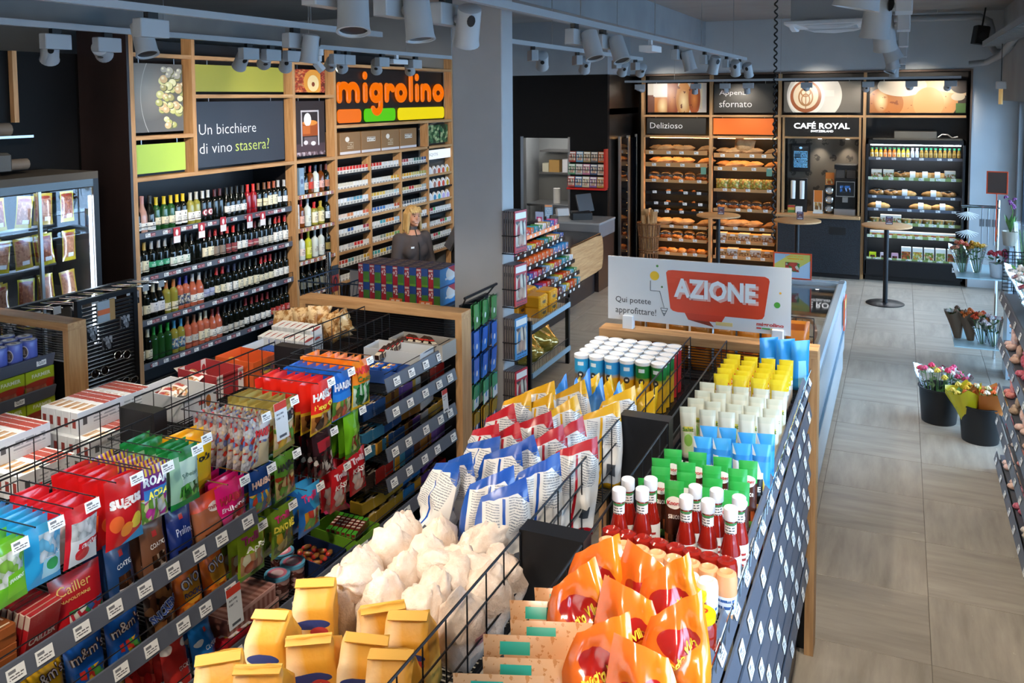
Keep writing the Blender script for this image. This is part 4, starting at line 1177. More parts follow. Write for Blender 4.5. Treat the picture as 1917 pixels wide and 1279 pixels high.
QUILT = surf('blue_quilted_front', '14191f', '232b34', (60, 60, 60), .45, 2, .5)
obj('front_panel', MB().box(-1.79, -.55, 14.58, 14.62, .08, .954).mesh('front_panel', QUILT), cf)
obj('plinth', MB().box(-1.79, -.55, 14.64, 14.7, 0, .08).mesh('plinth', BLACK), cf)
obj('waste_flap', MB().box(-1.0, -.76, 14.572, 14.58, .70, .82).mesh('waste_flap', RUBBER), cf)
for x in (-1.2, -.78):
    l = bpy.data.lights.new('niche_lamp', 'SPOT'); l.energy = 28; l.color = SPOT_C; l.spot_size = 1.5; l.spot_blend = .8; l.shadow_soft_size = .02
    obj('downlight', MB().lathe([(.03, 0), (.03, .012), (1e-6, .012)], 12).mesh('downlight', LENS), cf, (x, 14.98, 2.19))
    obj('niche_lamp', l, cf, (x, 14.98, 2.17))
t = thing('menu_screen', 'upright black screen with blue coffee menu on the niche wall', 'screen', (-1.5, 15.09, 1.64))
obj('housing', MB().bbox(-.15, .15, -.03, 0, 0, .46, .006).mesh('housing', RUBBER), t)
obj('display', MB().box(-.12, .12, -.033, -.031, .05, .42).mesh('display', art('menu_print', '081018', [('ell', .5, .93, .1, .05, '8ac0e8'), ('lines', 16, '6ab0e0', (.05, .95, .05, .8)), ('rect', .1, .5, .5, .68, '1a3a50')], .2, emit=.9)), t)
t = thing('cup_dispenser', 'black dispenser with two tall columns of white cups', 'dispenser', (-1.52, 14.9, .995))
obj('housing', MB().bbox(-.14, .14, .0, .08, 0, .55, .006).mesh('housing', RUBBER), t)
for s in (-.07, .07):
    obj('cup_column', MB().lathe([(.035, .22), (.038, .51), (.03, .515)], 14, (s, -.04, 0)).mesh('cup_column', PAPER, True), t)
obj('tea_box', MB().bbox(-.14, -.03, -.12, -.04, 0, .12, .002).mesh('tea_box', art('tea_print', '5a8a4a', [('rect', 0, 1, .35, .7, 'd8b050'), ('rect', 0, 1, .7, 1, 'b8403a')], .5)), t)
obj('sugar_box', MB().bbox(-.02, .08, -.14, -.05, 0, .1, .004).mesh('sugar_box', WHITE), t)
t = thing('coffee_card_stand', 'orange and white card stand beside the coffee pods', 'card stand', (-1.2, 14.85, .995))
obj('card', MB().box(-.07, .07, -.004, .004, .02, .37).mesh('card', art('card_print', 'e8e0d0', [('rect', .05, .95, .45, 1, 'd8782c'), ('cells', 6, ['d8a050', 'f0e0c0', '8a5a2a'], (.1, .9, .1, .44))], .4)), t)
obj('base', MB().bbox(-.075, .075, -.05, .05, 0, .02, .003).mesh('base', WHITE), t)
t = thing('capsule_dispenser', 'stack of three round chrome pod holders under an orange card', 'dispenser', (-1.03, 14.85, .995))
obj('column', MB().bbox(-.075, .075, -.0, .08, 0, .46, .004).mesh('column', RUBBER), t)
for k in range(3):
    obj('pod_ring', MB().lathe([(.062, 0), (.062, .02), (.045, .03), (.04, .02), (1e-6, .02)], 16, (0, 0, .075 + k * .15), 0, Matrix.Rotation(PI / 2, 4, 'X')).mesh('pod_ring', CHROME, True), t)
obj('card', MB().box(-.065, .065, .02, .025, .46, .66).mesh('card', art('podcard_print', 'd8782c', [('cells', 5, ['e8a040', 'f0d8a0', 'b85a20'], (.1, .9, .1, .5))], .4)), t)
t = thing('coffee_machine', 'black automatic coffee machine with bean hoppers and lit screen', 'coffee machine', (-.79, 14.85, .995))
obj('body', MB().bbox(-.16, .16, -.05, .22, .1, .58, .01).mesh('body', RUBBER), t)
for s in (-.08, .08):
    obj('bean_hopper', MB().bbox(s - .07, s + .07, -.03, .2, .581, .72, .008).mesh('bean_hopper', mat('smoked_plastic', '4a4440', .15)), t)
obj('lid', MB().bbox(-.17, .17, -.05, .21, .721, .80, .01).mesh('lid', RUBBER), t)
obj('screen', MB().bbox(-.13, .13, -.066, -.05, .30, .52, .003).mesh('screen', art('machine_screen', '101418', [('cells', 5, ['2a5a9a', '101418', '6a8ac0', '202830'], (.2, .8, .25, .75))], .2, emit=.7)), t)
obj('screen_frame', MB().box(-.14, .14, -.06, -.052, .52, .53).box(-.14, .14, -.06, -.052, .285, .30).box(-.14, -.13, -.06, -.052, .30, .52).box(.13, .14, -.06, -.052, .3, .52).mesh('screen_frame', STEEL), t)
obj('spout', MB().box(-.04, .04, -.09, -.05, .20, .28).mesh('spout', STEEL), t)
obj('drip_tray', MB().bbox(-.16, .16, -.12, .02, 0, .1, .006).mesh('drip_tray', STEEL), t)

# ---- refrigerated shelf
fr = thing('open_fridge', 'black open chiller shelf with juice, sandwiches and salads', 'fridge')
FX0, FX1 = -.49, .885
obj('side_wall', MB().box(FX0, FX0 + .03, 14.66, 15.24, .1, 2.2).mesh('side_wall', BLACK), fr)
obj('side_wall', MB().box(FX1 - .03, FX1, 14.66, 15.24, .1, 2.2).mesh('side_wall', BLACK), fr)
obj('rear_wall', MB().box(FX0 + .03, FX1 - .03, 15.2, 15.24, .1, 2.2).mesh('rear_wall', mat('fridge_inner', '202226', .4)), fr)
obj('canopy', MB().box(FX0, FX1, 14.66, 15.24, 2.13, 2.2).mesh('canopy', BMETAL), fr)
obj('base', MB().bbox(FX0, FX1, 14.66, 15.24, .08, .33, .01).mesh('base', BMETAL), fr)
obj('plinth', MB().box(FX0 + .02, FX1 - .02, 14.7, 15.2, 0, .08).mesh('plinth', RUBBER), fr)
obj('led_strip', MB().box(FX0 + .06, FX1 - .06, 14.70, 14.72, 2.115, 2.128).mesh('led_strip', LEDC), fr)
obj('number_plate', MB().box(.74, .80, 14.652, 14.659, .2, .29).mesh('number_plate', art('number_print', '101010', [('rect', .1, .9, .1, .9, 'c8c8c8'), ('rect', .3, .7, .45, .75, '101010')], .5)), fr)
GRNT = art('green_tag_print', '8a9c5a', [('stripes', 'x', 9, .45, 'd8e0c0')], .5)
FZ = (1.915, 1.605, 1.32, 1.12, .90, .70, .34)
for z in FZ:
    if z > .4:
        obj('shelf', MB().box(FX0 + .035, FX1 - .035, 14.76, 15.19, z - .015, z).mesh('shelf', BMETAL), fr)
    obj('price_rail', MB().box(FX0 + .035, FX1 - .035, 14.735, 14.755, z - .03, z + .015).mesh('price_rail', GRNT if z in (1.605, .90, .70, .34) else RAILM), fr)
    obj('led_strip', MB().box(FX0 + .06, FX1 - .06, 14.77, 14.785, z - .028, z - .018).mesh('led_strip', LEDC), fr)
    tagstrip(fr, (FX0 + .05, 14.7345, z - .008), (FX1 - .05, 14.7345, z - .008), 6, 0, .06, .032, TAGM)
t = thing('cooling_unit', 'brushed steel cooling gear lying on top of the chiller shelf', 'machine', (.15, 14.9, 2.2))
obj('case', MB().bbox(-.25, .35, -.06, .16, .02, .13, .006).mesh('case', mat('dull_steel', '8a847a', .35, .8)), t)
obj('pipe_coil', MB().tube([(.36, 0, .03), (.42, 0, .08), (.5, 0, .08), (.56, 0, .03), (.64, 0, .05)], .012, 8).mesh('pipe_coil', STEEL, True), t)
obj('base_tray', MB().box(-.55, .7, -.1, .2, 0, .018).mesh('base_tray', mat('dull_steel', '8a847a', .35, .8)), t)
def smallbottle(cap, liquid, lc):
    b = MB().lathe([(.022, 0), (.026, .005), (.026, .1), (.02, .115), (.016, .125), (.016, .135)], 10).mesh('juice_bottle', C(liquid, .15), True)
    return Spec('juice_bottle', 'bottle', b, [('cap', MB().lathe([(.019, .135), (.019, .16), (1e-6, .161)], 10).mesh('cap', C(cap, .4), True)), ('bottle_label', arc(.026, .02, .085, -90, 90, 8).mesh('bottle_label', art('juice_' + lc + liquid, lc, [('ell', .5, .35, .3, .25, liquid), ('lines', 6, '505050', (.2, .8, .6, .9))], .5), True))])
cfg = [(3, smallbottle('2a7a4a', 'c8901c', 'e0c890'), 'amber'), (3, smallbottle('2a7a4a', 'd06a1c', 'e0a870'), 'orange'), (3, smallbottle('2a7a4a', 'd8b030', 'e8dca0'), 'yellow'), (2, smallbottle('c8d0d8', 'b8c4d0', 'd8e0e8'), 'pale water'), (9, smallbottle('2f9a6a', '8a6a24', 'b89a50'), 'green-capped ginger')]
k = 0
for n, spc, nm in cfg:
    for q in range(n):
        put(spc, '%s %s juice bottle on the top chiller shelf' % (ORD[q], nm), (FX0 + .08 + k * (1.375 - .16) / 19, 14.80, FZ[0]), 0, 'juice bottles on the top chiller shelf')
        k += 1
SAND = [clearpack(50 + k, .22, .1, .09, 3, CRUST, 'sandwich_pack', 'sandwich') for k in range(2)]
BAND = MB().box(-.03, .03, -.056, .05, .0, .1).mesh('paper_band', PAPER)
SUB = Spec('wrapped_sandwich', 'sandwich', lump(4, .14, .05, .045, 12, .08).mesh('wrapped_sandwich', CRUST, 'all'), [('paper_band', MB().lathe([(.052, -.03), (.052, .03)], 12, (0, 0, .034), 0, Matrix.Rotation(PI / 2, 4, 'Y')).mesh('paper_band', PAPER, True))])
WRAP = boxspec('wrap_box', 'sandwich', .12, .09, .1, art('wrap_print', 'c8b49a', [('cells', 6, ['d8c8a8', 'a86a40', 'e8e0d0', '6a8a40'], (0, 1, 0, .65)), ('rect', 0, 1, .65, 1, 'e0d8cc')], .4))
BOWL = Spec('salad_bowl', 'salad', MB().lathe([(.05, 0), (.065, .05), (.066, .055), (1e-6, .06)], 14).mesh('salad_bowl', art('bowl_print', 'd8d4cc', [('cells', 5, ['e8e4dc', 'c0904c', 'd8d0c0', '7a8a50'], (0, 1, 0, 1))], .3, axes='xy'), True))
TUB = boxspec('dessert_tub', 'dessert', .1, .09, .055, art('tub_print', 'd8c8b8', [('rect', 0, 1, .6, 1, 'e4e0dc'), ('cells', 4, ['d88a50', 'e8c860', 'c85040'], (0, 1, 0, .55))], .3))
for zi, items in ((1, [WRAP, WRAP, SAND[0], SUB, SUB, SUB, WRAP]), (2, [SAND[0], SAND[1], SUB, None, SUB, SAND[1]]), (3, [SUB, None, SUB, SUB]), (4, [BOWL, WRAP, WRAP, BOWL, BOWL, BOWL, BOWL, BOWL]), (5, [TUB] * 10)):
    m_ = len(items)
    for k, it in enumerate(items):
        if it is None:
            continue
        nm = {'sandwich': 'wrapped sandwich', 'salad': 'round salad bowl', 'dessert': 'small dessert tub'}[it.cat]
        put(it, '%s pack, a %s, on the %s chiller shelf' % (ORD[k], nm, ORD[zi]), (FX0 + .1 + (k + .3) * 1.2 / m_, 14.82, FZ[zi] + .001), 0, 'food on the %s chiller shelf' % ORD[zi], 1.25)
for k in range(8):
    cs = ['c0d020', 'c8bcc8', 'c8a0b8', None, None, None, None, None][k]
    x = FX0 + .12 + k * .16
    if cs:
        put(boxspec('fruit_tub', 'dessert', .1, .1, .09, art('fruit_print_%d' % k, cs, [('rect', .15, .85, .12, .6, '3a2a20'), ('cells', 5, ['3a2a20', 'b03a30', '5a3a20'], (.15, .85, .12, .6))], .35)), '%s coloured fruit tub on the bottom chiller shelf' % ('lime', 'pale', 'pink')[k], (x, 14.80, .335))
    else:
        put(boxspec('salad_box', 'salad', .14, .1, .2, art('salad_print_%d' % k, 'e0e0d8', [('cells', 7, [['e8c850', 'a8b050', 'e8e4c8', 'd8903c'], ['8aa040', 'e8e0b0', 'd86a3a', '6a8a30'], ['7a9a40', 'e8d890', 'd8e0b8', 'a0b050'], ['8a4a2c', 'c84a2a', '5a7a30', 'd88a40']][k % 4], (.04, .96, .02, .68))], .3)), '%s upright salad box on the bottom chiller shelf' % ORD[k - 3], (x, 14.80, .335), 0, 'salad boxes on the bottom chiller shelf')

# ---- bar tables with card holders
def bar_table(x, y, which):
    t = thing('bar_table', 'round oak-topped bar table with black pole in front of the %s' % which, 'table', (x, y, 0), group='bar tables')
    obj('table_top', MB().lathe([(.30, 1.075), (.325, 1.08), (.325, 1.098), (.315, 1.103), (1e-6, 1.103)], 40).mesh('table_top', WOODX, True), t)
    obj('pole', MB().tube([(0, 0, .02), (0, 0, 1.076)], .032, 16).mesh('pole', BMETAL, True), t)
    obj('base_plate', MB().lathe([(.25, 0), (.25, .008), (.24, .014), (1e-6, .016)], 40).mesh('base_plate', BMETAL, True), t)
    c = tag(obj('menu_card', MB().prism([(-.045, 0), (.045, 0), (.045, .11), (-.045, .11)], -.018, .018).mesh('menu_card', art('menu_card_print', '3a3450', [('cells', 4, ['5a4a6a', '8a5a4a', '3a3450', 'b0a0a8'], (.1, .9, .3, .75)), ('rect', .1, .9, .06, .2, 'b8b8c0'), ('rect', .2, .8, .82, .94, '8a90a8')], .4)), None, (x + .03, y + .05, 1.104)), 'small purple card holder on the bar table by the %s' % which, 'card holder')
bar_table(-.155, 13.08, 'chiller shelf'); bar_table(-1.34, 13.15, 'coffee bar'); bar_table(-2.5, 13.3, 'bread shelves')

# ---- wicker basket of baguettes
WICK = surf('wicker', '5a3a20', '8a5c34', (30, 30, 60), .6, 3, .3)
t = thing('wicker_basket', 'tall wicker basket standing by the first bread bay', 'basket', (-3.86, 14.36, 0))
t.scale = (1.3, 1.3, 1.08)
for k in range(20):
    a = 2 * PI * k / 20
    obj('upright_cane', MB().tube([(.13 * cos(a), .13 * sin(a), 0), (.115 * cos(a + .12), .115 * sin(a + .12), .25), (.125 * cos(a), .125 * sin(a), .5), (.15 * cos(a), .15 * sin(a), .72)], .009, 5).mesh('upright_cane', WICK), t)
for z, r in ((.02, .135), (.25, .12), (.29, .121), (.5, .128), (.7, .15)):
    obj('woven_ring', MB().tube([(r * cos(2 * PI * k / 20), r * sin(2 * PI * k / 20), z) for k in range(20)], .012, 5, closed=True).mesh('woven_ring', WICK), t)
for k in range(9):
    a = 2 * PI * k / 9
    r = .07 if k else 0
    bm_ = bagspec('baguette_bag', 'bread', .1, .62 + .05 * (k % 3), .08, KRAFT2 if k % 2 else KRAFT, None, 'pillow', (), 60 + k, wr=.15, nu=5, nv=7)
    put(bm_, '%s paper-sleeved baguette standing in the wicker basket' % ORD[k], (-3.86 + 1.25 * r * cos(a), 14.36 + 1.25 * r * sin(a), .28), (RND.uniform(-.06, .06), RND.uniform(-.06, .06), a), 'baguettes in the wicker basket')

# ================================================================== KIOSK, COUNTER
# kitchen seen through the hatch
t = thing('kitchen_table', 'steel kitchen worktable behind the hatch', 'table', (-5.5, 14.2, 0))
obj('table_top', MB().bbox(-.4, .4, -.3, .3, 1.02, 1.06, .004).mesh('table_top', STEEL), t)
for sx in (-.37, .37):
    for sy in (-.27, .27):
        obj('leg', MB().tube([(sx, sy, 0), (sx, sy, 1.02)], .02, 8).mesh('leg', STEEL), t)
obj('undershelf', MB().box(-.38, .38, -.28, .28, .4, .42).mesh('undershelf', STEEL), t)
tag(obj('paper_roll', MB().lathe([(.06, 0), (.06, .26), (.02, .262), (.02, .2)], 16).mesh('paper_roll', PAPER, True), None, (-5.42, 14.1, 1.06)), 'white paper towel roll on the kitchen worktable', 'paper roll')
t = thing('kitchen_shelf', 'two-level wall shelf inside the kitchen hatch', 'shelf', (-5.6, 15.0, 0))
for z in (1.5, 1.9):
    obj('board', MB().box(-.4, .15, -.25, .18, z, z + .03).mesh('board', mat('shelf_grey', '5a5a5a', .5)), t)
for k, (x, w, h, c) in enumerate(((-.32, .12, .16, 'c8c4b0'), (-.15, .2, .22, 'b08a50'), (.06, .1, .24, 'd8d8dc'))):
    put(boxspec('storage_box', 'box', w, .15, h, C(c)), '%s box on the lower kitchen shelf' % ('cream', 'tan', 'white')[k], (-5.6 + x, 14.9, 1.531))
for k, (x, z) in enumerate(((-5.33, 1.72), (-5.1, 1.60))):
    tag(obj('notice_sheet', MB().box(-.09, .09, 0, .003, 0, (.4, .52)[k]).mesh('notice_sheet', art('notice_print_%d' % k, 'd4d2cc', [('lines', 14, '8a8884', (.08, .92, .05, .95))], .6)), None, (x, 15.19, z)), '%s notice sheet on the kitchen wall' % ('striped', 'two-part')[k], 'notice')
l = bpy.data.lights.new('kitchen_lamp', 'AREA'); l.energy = 16; l.size = .8; l.color = (1, .97, .92)
t = thing('kitchen_ceiling_lamp', 'flat ceiling lamp inside the kitchen', 'lamp', (-5.4, 14.3, 2.58))
obj('diffuser', MB().box(-.4, .4, -.4, .4, 0, .02).mesh('diffuser', mat('kitchen_diffuser', 'f4f2ec', .4, emit=1.)), t)
obj('kitchen_lamp', l, t, (0, 0, -.01))
# newspaper rack on the kiosk wall
t = thing('newspaper_rack', 'red-edged newspaper rack on the black kiosk wall', 'rack', (-4.61, 13.43, 1.40))
RED = mat('rack_red', 'b82018', .35)
obj('frame', MB().box(-.33, .32, -.14, -.0, 0, .03).box(.30, .33, -.14, 0, .03, .66).mesh('frame', RED), t)
for k in range(3):
    obj('wire_pocket', MB().tube([(-.32, -.12 + k * .03, .12 + k * .2), (.3, -.12 + k * .03, .12 + k * .2)], .004, 5).mesh('wire_pocket', WIREM), t)
mcols = ['c84a40', '4a78a8', 'd8c8a0', '8a5a9a', 'd0a040', '5a9a70', 'b8b4b0', 'c87090', '405a80', 'd8d0c8', 'b03828', '70a0c0', 'a89060', '6a6a70', 'd87838']
_mg = {}
def mag(c, w=.115, h=.17):
    if (c, w, h) not in _mg:
        nm = 'magazine_print_%s_%d' % (c, int(w * 1000))
        _mg[(c, w, h)] = Spec('magazine', 'magazine', MB().box(-w / 2, w / 2, -.004, .004, 0, h).mesh('magazine', art(nm, c, [('rect', .06, .94, .8, .95, 'ece8e0'), ('cells', 4, [c, 'e8dcc8', '50484a', 'c8a088'], (.08, .92, .15, .75)), ('lines', 9, '30303a', (.1, .9, .03, .14))], .35)))
    return _mg[(c, w, h)]
for r in range(3):
    for k in range(5):
        put(mag(mcols[(r * 5 + k) % 15]), '%s magazine in the %s row of the red newspaper rack' % (ORD[k], ('bottom', 'middle', 'upper')[r]), (-4.61 - .27 + k * .125, 13.34 + r * .03, 1.44 + r * .2), (-.12, 0, 0), 'magazines in the red rack')
# sliding steel door leaves on the kiosk side
t = thing('sliding_door_leaf', 'pair of dark glazed sliding door leaves with light steel edges', 'door', (-4.20, 0, 0))
for y in (13.78, 14.3):
    obj('leaf_glass', MB().box(-.012, .012, y + .04, y + .46, .05, 2.2).mesh('leaf_glass', mat('dark_glass', '06080c', .06)), t)
    obj('leaf_frame', MB().box(-.02, .02, y, y + .04, 0, 2.24).box(-.02, .02, y + .46, y + .5, 0, 2.24).mesh('leaf_frame', STEEL), t)
# service counter beside the kiosk
t = thing('kiosk_counter', 'black kiosk counter with pale top against the kiosk wall', 'counter', (0, 0, 0))
obj('body', MB().box(-5.0, -4.05, 12.25, 13.0, 0, .80).mesh('body', DARK), t)
obj('upper_band', MB().box(-5.0, -4.04, 12.24, 13.01, .80, 1.0).mesh('upper_band', mat('grey_band', '6a6c70', .4)), t)
obj('top', MB().bbox(-5.02, -4.03, 12.23, 13.02, 1.0, 1.03, .004).mesh('top', mat('grey_top', '8a8c8e', .35)), t)
t = thing('kiosk_till', 'black touch till standing on the kiosk counter', 'till', (-4.45, 12.6, 1.03), (0, 0, .5))
obj('base', MB().bbox(-.16, .16, -.12, .12, 0, .12, .02).mesh('base', RUBBER), t)
obj('screen', MB().bbox(-.16, .16, -.015, .015, 0, .28, .006).mesh('screen', mat('till_grey', '3a3c40', .3)), t, (.1, .08, .1), (-.3, 0, .6))
put(boxspec('leaflet_holder', 'holder', .12, .03, .22, art('leaflet_print', '6a90b0', [('rect', 0, 1, .85, 1, 'c88a60'), ('lines', 12, 'c8d8e4', (.1, .9, .1, .8))], .4)), 'blue leaflet holder on the kiosk counter', (-4.9, 12.4, 1.03), .2)
# checkout counter with oak front board
ck = thing('checkout_counter', 'black checkout counter with a large rounded oak front board', 'counter')
obj('body', MB().box(-4.75, -4.1, 8.2, 12.2, 0, .86).mesh('body', BLACK), ck)
obj('top', MB().bbox(-4.8, -4.0, 8.2, 12.2, .86, .90, .004).mesh('top', mat('counter_black', '0e0e10', .2)), ck)
pl = [(10.9, .36), (11.95, .36)] + [(12.15 + .12 * sin(a), .62 - .26 * cos(a)) for a in [k * PI / 8 for k in range(1, 8)]] + [(11.95, .88), (10.9, .88)]
obj('oak_board', MB().add([(-4.02 + dx, y, z) for dx in (0, .035) for y, z in pl], [tuple(range(len(pl))), tuple(range(2 * len(pl) - 1, len(pl) - 1, -1))] + [(i, i + len(pl), (i + 1) % len(pl) + len(pl), (i + 1) % len(pl)) for i in range(len(pl))]).mesh('oak_board', WOODY), ck)
t = thing('card_terminal_stand', 'black jointed stand carrying two payment terminals on the checkout', 'terminal', (-4.3, 11.0, .9))
obj('stem', MB().tube([(0, 0, 0), (.02, .1, .25), (0, .16, .36)], .03, 8).mesh('stem', RUBBER, True), t)
obj('terminal', MB().bbox(-.05, .05, -.03, .03, -.12, .12, .012).mesh('terminal', RUBBER), t, (.0, .0, .28), (-.5, .2, .4))
obj('reader', MB().bbox(-.1, .1, -.03, .03, -.06, .06, .02).mesh('reader', mat('reader_silver', 'a8a8aa', .3, .6)), t, (.02, .35, .4), (-.3, 0, .7))
obj('keypad', MB().box(-.03, .03, -.012, 0, -.1, .06).mesh('keypad', art('keypad_print', '3a3a3c', [('cells', 4, ['c8c8c8', '6a6a6a', '3a3a3c'], (.1, .9, .1, .9))], .4)), t, (0.005, -.03, .26), (-.5, .2, .4))
t = thing('qr_stand', 'blue and white card on a black round stand at the checkout', 'card stand', (-4.3, 10.55, .9))
obj('stand', MB().lathe([(.09, 0), (.09, .012), (.03, .02), (.03, .3), (.1, .31), (.1, .325), (1e-6, .326)], 16).mesh('stand', RUBBER, True), t)
obj('card', MB().box(-.055, .055, -.004, .004, .327, .50).mesh('card', art('stand_card_print', '8a9cc0', [('rect', .15, .85, .12, .62, 'a03a70'), ('ell', .5, .38, .22, .16, 'e8d8e4')], .4)), t)
put(boxspec('leaflet_holder', 'holder', .12, .04, .22, art('poster_card_print', 'c8a088', [('ell', .6, .4, .2, .2, '3a4a7a'), ('rect', 0, 1, .8, 1, 'd8703a'), ('rect', .1, .5, .1, .5, 'e0d0c4')], .35)), 'tilted photo card display on the checkout edge', (-4.1, 10.45, .9), (-.25, 0, .5))
# stepped sweets stand at the checkout
ss = thing('checkout_sweets_stand', 'stepped black sweets stand with tagged rails in front of the checkout', 'stand')
steps = [(1.19, -4.30, -4.14), (1.03, -4.22, -4.06), (.88, -4.14, -4.0), (.73, -4.08, -3.94), (.58, -4.02, -3.88), (.43, -3.98, -3.82)]
obj('body', MB().box(-4.09, -3.99, 8.4, 10.85, 0, .40).mesh('body', BMETAL), ss)
obj('upright', MB().box(-4.36, -4.32, 8.4, 10.85, .91, 1.3).mesh('upright', BMETAL), ss)
obj('end_panel', MB().box(-4.1, -3.99, 10.78, 10.86, 0, .86).mesh('end_panel', BMETAL), ss)
SW = ['c83028', 'd86a24', '2a5aa8', 'e0c040', 'e8e4e0', '6a2a20', '3a9ab0', 'c04a80', 'd84a30', 'b89a60', '8ab0d0', '4a8a50']
for si, (z, x0, x1) in enumerate(steps):
    obj('shelf', MB().box(x0, x1, 8.4, 10.8, z - .012, z).mesh('shelf', BMETAL), ss)
    obj('price_rail', MB().box(x1, x1 + .012, 8.4, 10.82 + .02 * si, z - .03, z + .02).mesh('price_rail', mat('red_lit_rail', 'c08060', .4, emit=.6) if si == 0 else BMETAL), ss)
    tagstrip(ss, (x1 + .0145, 9.2, z - .005), (x1 + .0145, 10.8, z - .005), 9, PI / 2, .05, .03, TAGM)
    for k in range(12):
        c = SW[(k * 5 + si * 7) % 12] if si != 2 else ('e06a30' if k < 8 else '3a88c0')
        key = 'sweet_%s_%d' % (c, si % 3)
        hh = (.09, .075, .1)[si % 3]
        if key not in _mg:
            _mg[key] = boxspec('sweets_box', 'sweets', .11, .12, hh, art(key, c, [('rect', .1, .9, .3, .65, 'ece4d8'), ('cells', 4, [c, SW[(si * 3 + 2) % 12], 'e8d8c8'], (.05, .95, .05, .95), 1)], .35))
        put(_mg[key], '%s sweets box from the column on the %s step of the checkout stand' % (ORD[k], ORD[si]), ((x0 + x1) / 2 + .005, 9.27 + k * .137, z), (0, .12, PI / 2 + RND.uniform(-.1, .1)), 'sweets on the %s step' % ORD[si])
# ================================================================== GONDOLAS
def endcap(x0, x1, y, label, ztop=1.61):
    t = thing('gondola_end_frame', label, 'frame')
    obj('beam', MB().bbox(x0, x1, y, y + .125, ztop - .045, ztop, .002).mesh('beam', WOODX), t)
    obj('leg', MB().box(x0, x0 + .045, y, y + .125, 0, ztop - .0455).mesh('leg', WOODZ), t)
    obj('leg', MB().box(x1 - .045, x1, y, y + .125, 0, ztop - .0455).mesh('leg', WOODZ), t)
    obj('mesh_panel', MB().box(x0 + .046, x1 - .046, y + .05, y + .07, 0, ztop - .25).mesh('mesh_panel', BMETAL), t)
    mb = MB()
    for k in range(14):
        z = ztop - .24 + .19 * k / 13
        mb.box(x0 + .046, x1 - .046, y + .058, y + .062, z, z + .004)
    o = obj('mesh_wires', mb.mesh('mesh_wires', WIREM), t); o['kind'] = 'stuff'
    return t
def fence(parent, x, y0, y1, z0, z1, nz=4, ny=9, name='wire_fence', axis='y', xe=None):
    mb = MB()
    def pt(f, z):
        return (x, y0 + (y1 - y0) * f, z) if axis == 'y' else (x + (xe - x) * f, y0, z)
    for k in range(nz):
        z = z0 + (z1 - z0) * k / (nz - 1)
        mb.tube([pt(0, z), pt(1, z)], .0032 if k < nz - 1 else .004, 5)
    for k in range(ny):
        mb.tube([pt(k / (ny - 1), z0), pt(k / (ny - 1), z1)], .0026, 4)
    o = obj(name, mb.mesh(name, WIREM), parent)
    o['kind'] = 'stuff'
    return o
def wireshelf(parent, x0, x1, y0, y1, z, along='x', pitch=.02):
    mb = MB().box(x0, x0 + .012, y0, y1, z - .014, z).box(x1 - .012, x1, y0, y1, z - .014, z)
    n = int((y1 - y0) / pitch)
    for k in range(n + 1):
        y = y0 + (y1 - y0) * k / n
        mb.box(x0 + .012, x1 - .012, y - .003, y + .003, z - .006, z)
    o = obj('wire_shelf', mb.mesh('wire_shelf', WIREM), parent)
    return o
def prail(parent, x, y0, y1, z, ntag, s=1, e=.016):
    """tilted price rail facing +X (s=1) with its tags"""
    obj('price_rail', MB().prism([(s * e, -.03), (s * (e + .006), -.032), (s * .006, .032), (0, .034)], y0, y1, M=Matrix.Translation((x - s * .02, 0, z))).mesh('price_rail', RAILM), parent)
    me = MB().box(-.03, .03, -.002, 0, -.021, .021).mesh('price_tag', TAGM)
    for k in range(ntag):
        y = y0 + (y1 - y0) * (k + .5 + RND.uniform(-.2, .2)) / ntag
        obj('price_tag', me, parent, (x - s * (.0165 - e / 2 - .006 ), y, z), (-math.atan2(e, .064), 0, PI / 2 * s))
UPR = MB().box(-.10, .10, -.035, .035, 0, 1.62).mesh('upright', BMETAL)

# ---- left gondola (sweets): x -3.57 .. -2.38
endcap(-3.57, -2.38, 4.6, 'oak portal frame at the end of the sweets gondola, before the column')
lg = thing('sweets_gondola', 'long black double-sided gondola carrying sweets bags and biscuit boxes', 'gondola')
obj('base', MB().box(-3.5, -2.45, .6, 4.58, 0, .16).mesh('base', BMETAL), lg)
for y in (1.0, 1.72, 2.72, 3.74):
    obj('upright', UPR, lg, (-2.95, y, 0), (0, 0, 0), (1, 1, .975))
for a, b_ in ((1.04, 1.68), (1.76, 2.68), (2.76, 3.70), (3.78, 4.56)):
    obj('back_panel', MB().box(-2.96, -2.94, a, b_, .16, 1.28).mesh('back_panel', BMETAL), lg)
    fence(lg, -2.86, a, b_, 1.30, 1.57, 4, 10)
    fence(lg, -3.04, a, b_, 1.30, 1.60, 4, 10)
for z, y0, y1 in ((1.15, .7, 2.78), (.92, .7, 2.66), (.64, .7, 4.55), (1.38, 3.78, 4.55), (1.22, 3.78, 4.55), (1.01, 3.78, 4.55), (.85, 3.78, 4.55), (.36, .7, 4.55)):
    wireshelf(lg, -2.85, -2.41, y0, y1, z)
    prail(lg, -2.39, y0, y1, z + .035, int((y1 - y0) / .13))
    obj('front_wire', MB().tube([(-2.42, y0 + .02, z + .09), (-2.42, y1 - .02, z + .09)], .0025, 5).mesh('front_wire', WIREM), lg)
wireshelf(lg, -3.54, -3.05, .7, 4.55, 1.36)
fence(lg, -3.545, .72, 4.5, 1.36, 1.43, 2, 30)
for z in (1.05, .75):
    obj('shelf', MB().box(-3.54, -3.06, .7, 4.55, z - .02, z).mesh('shelf', BMETAL), lg)

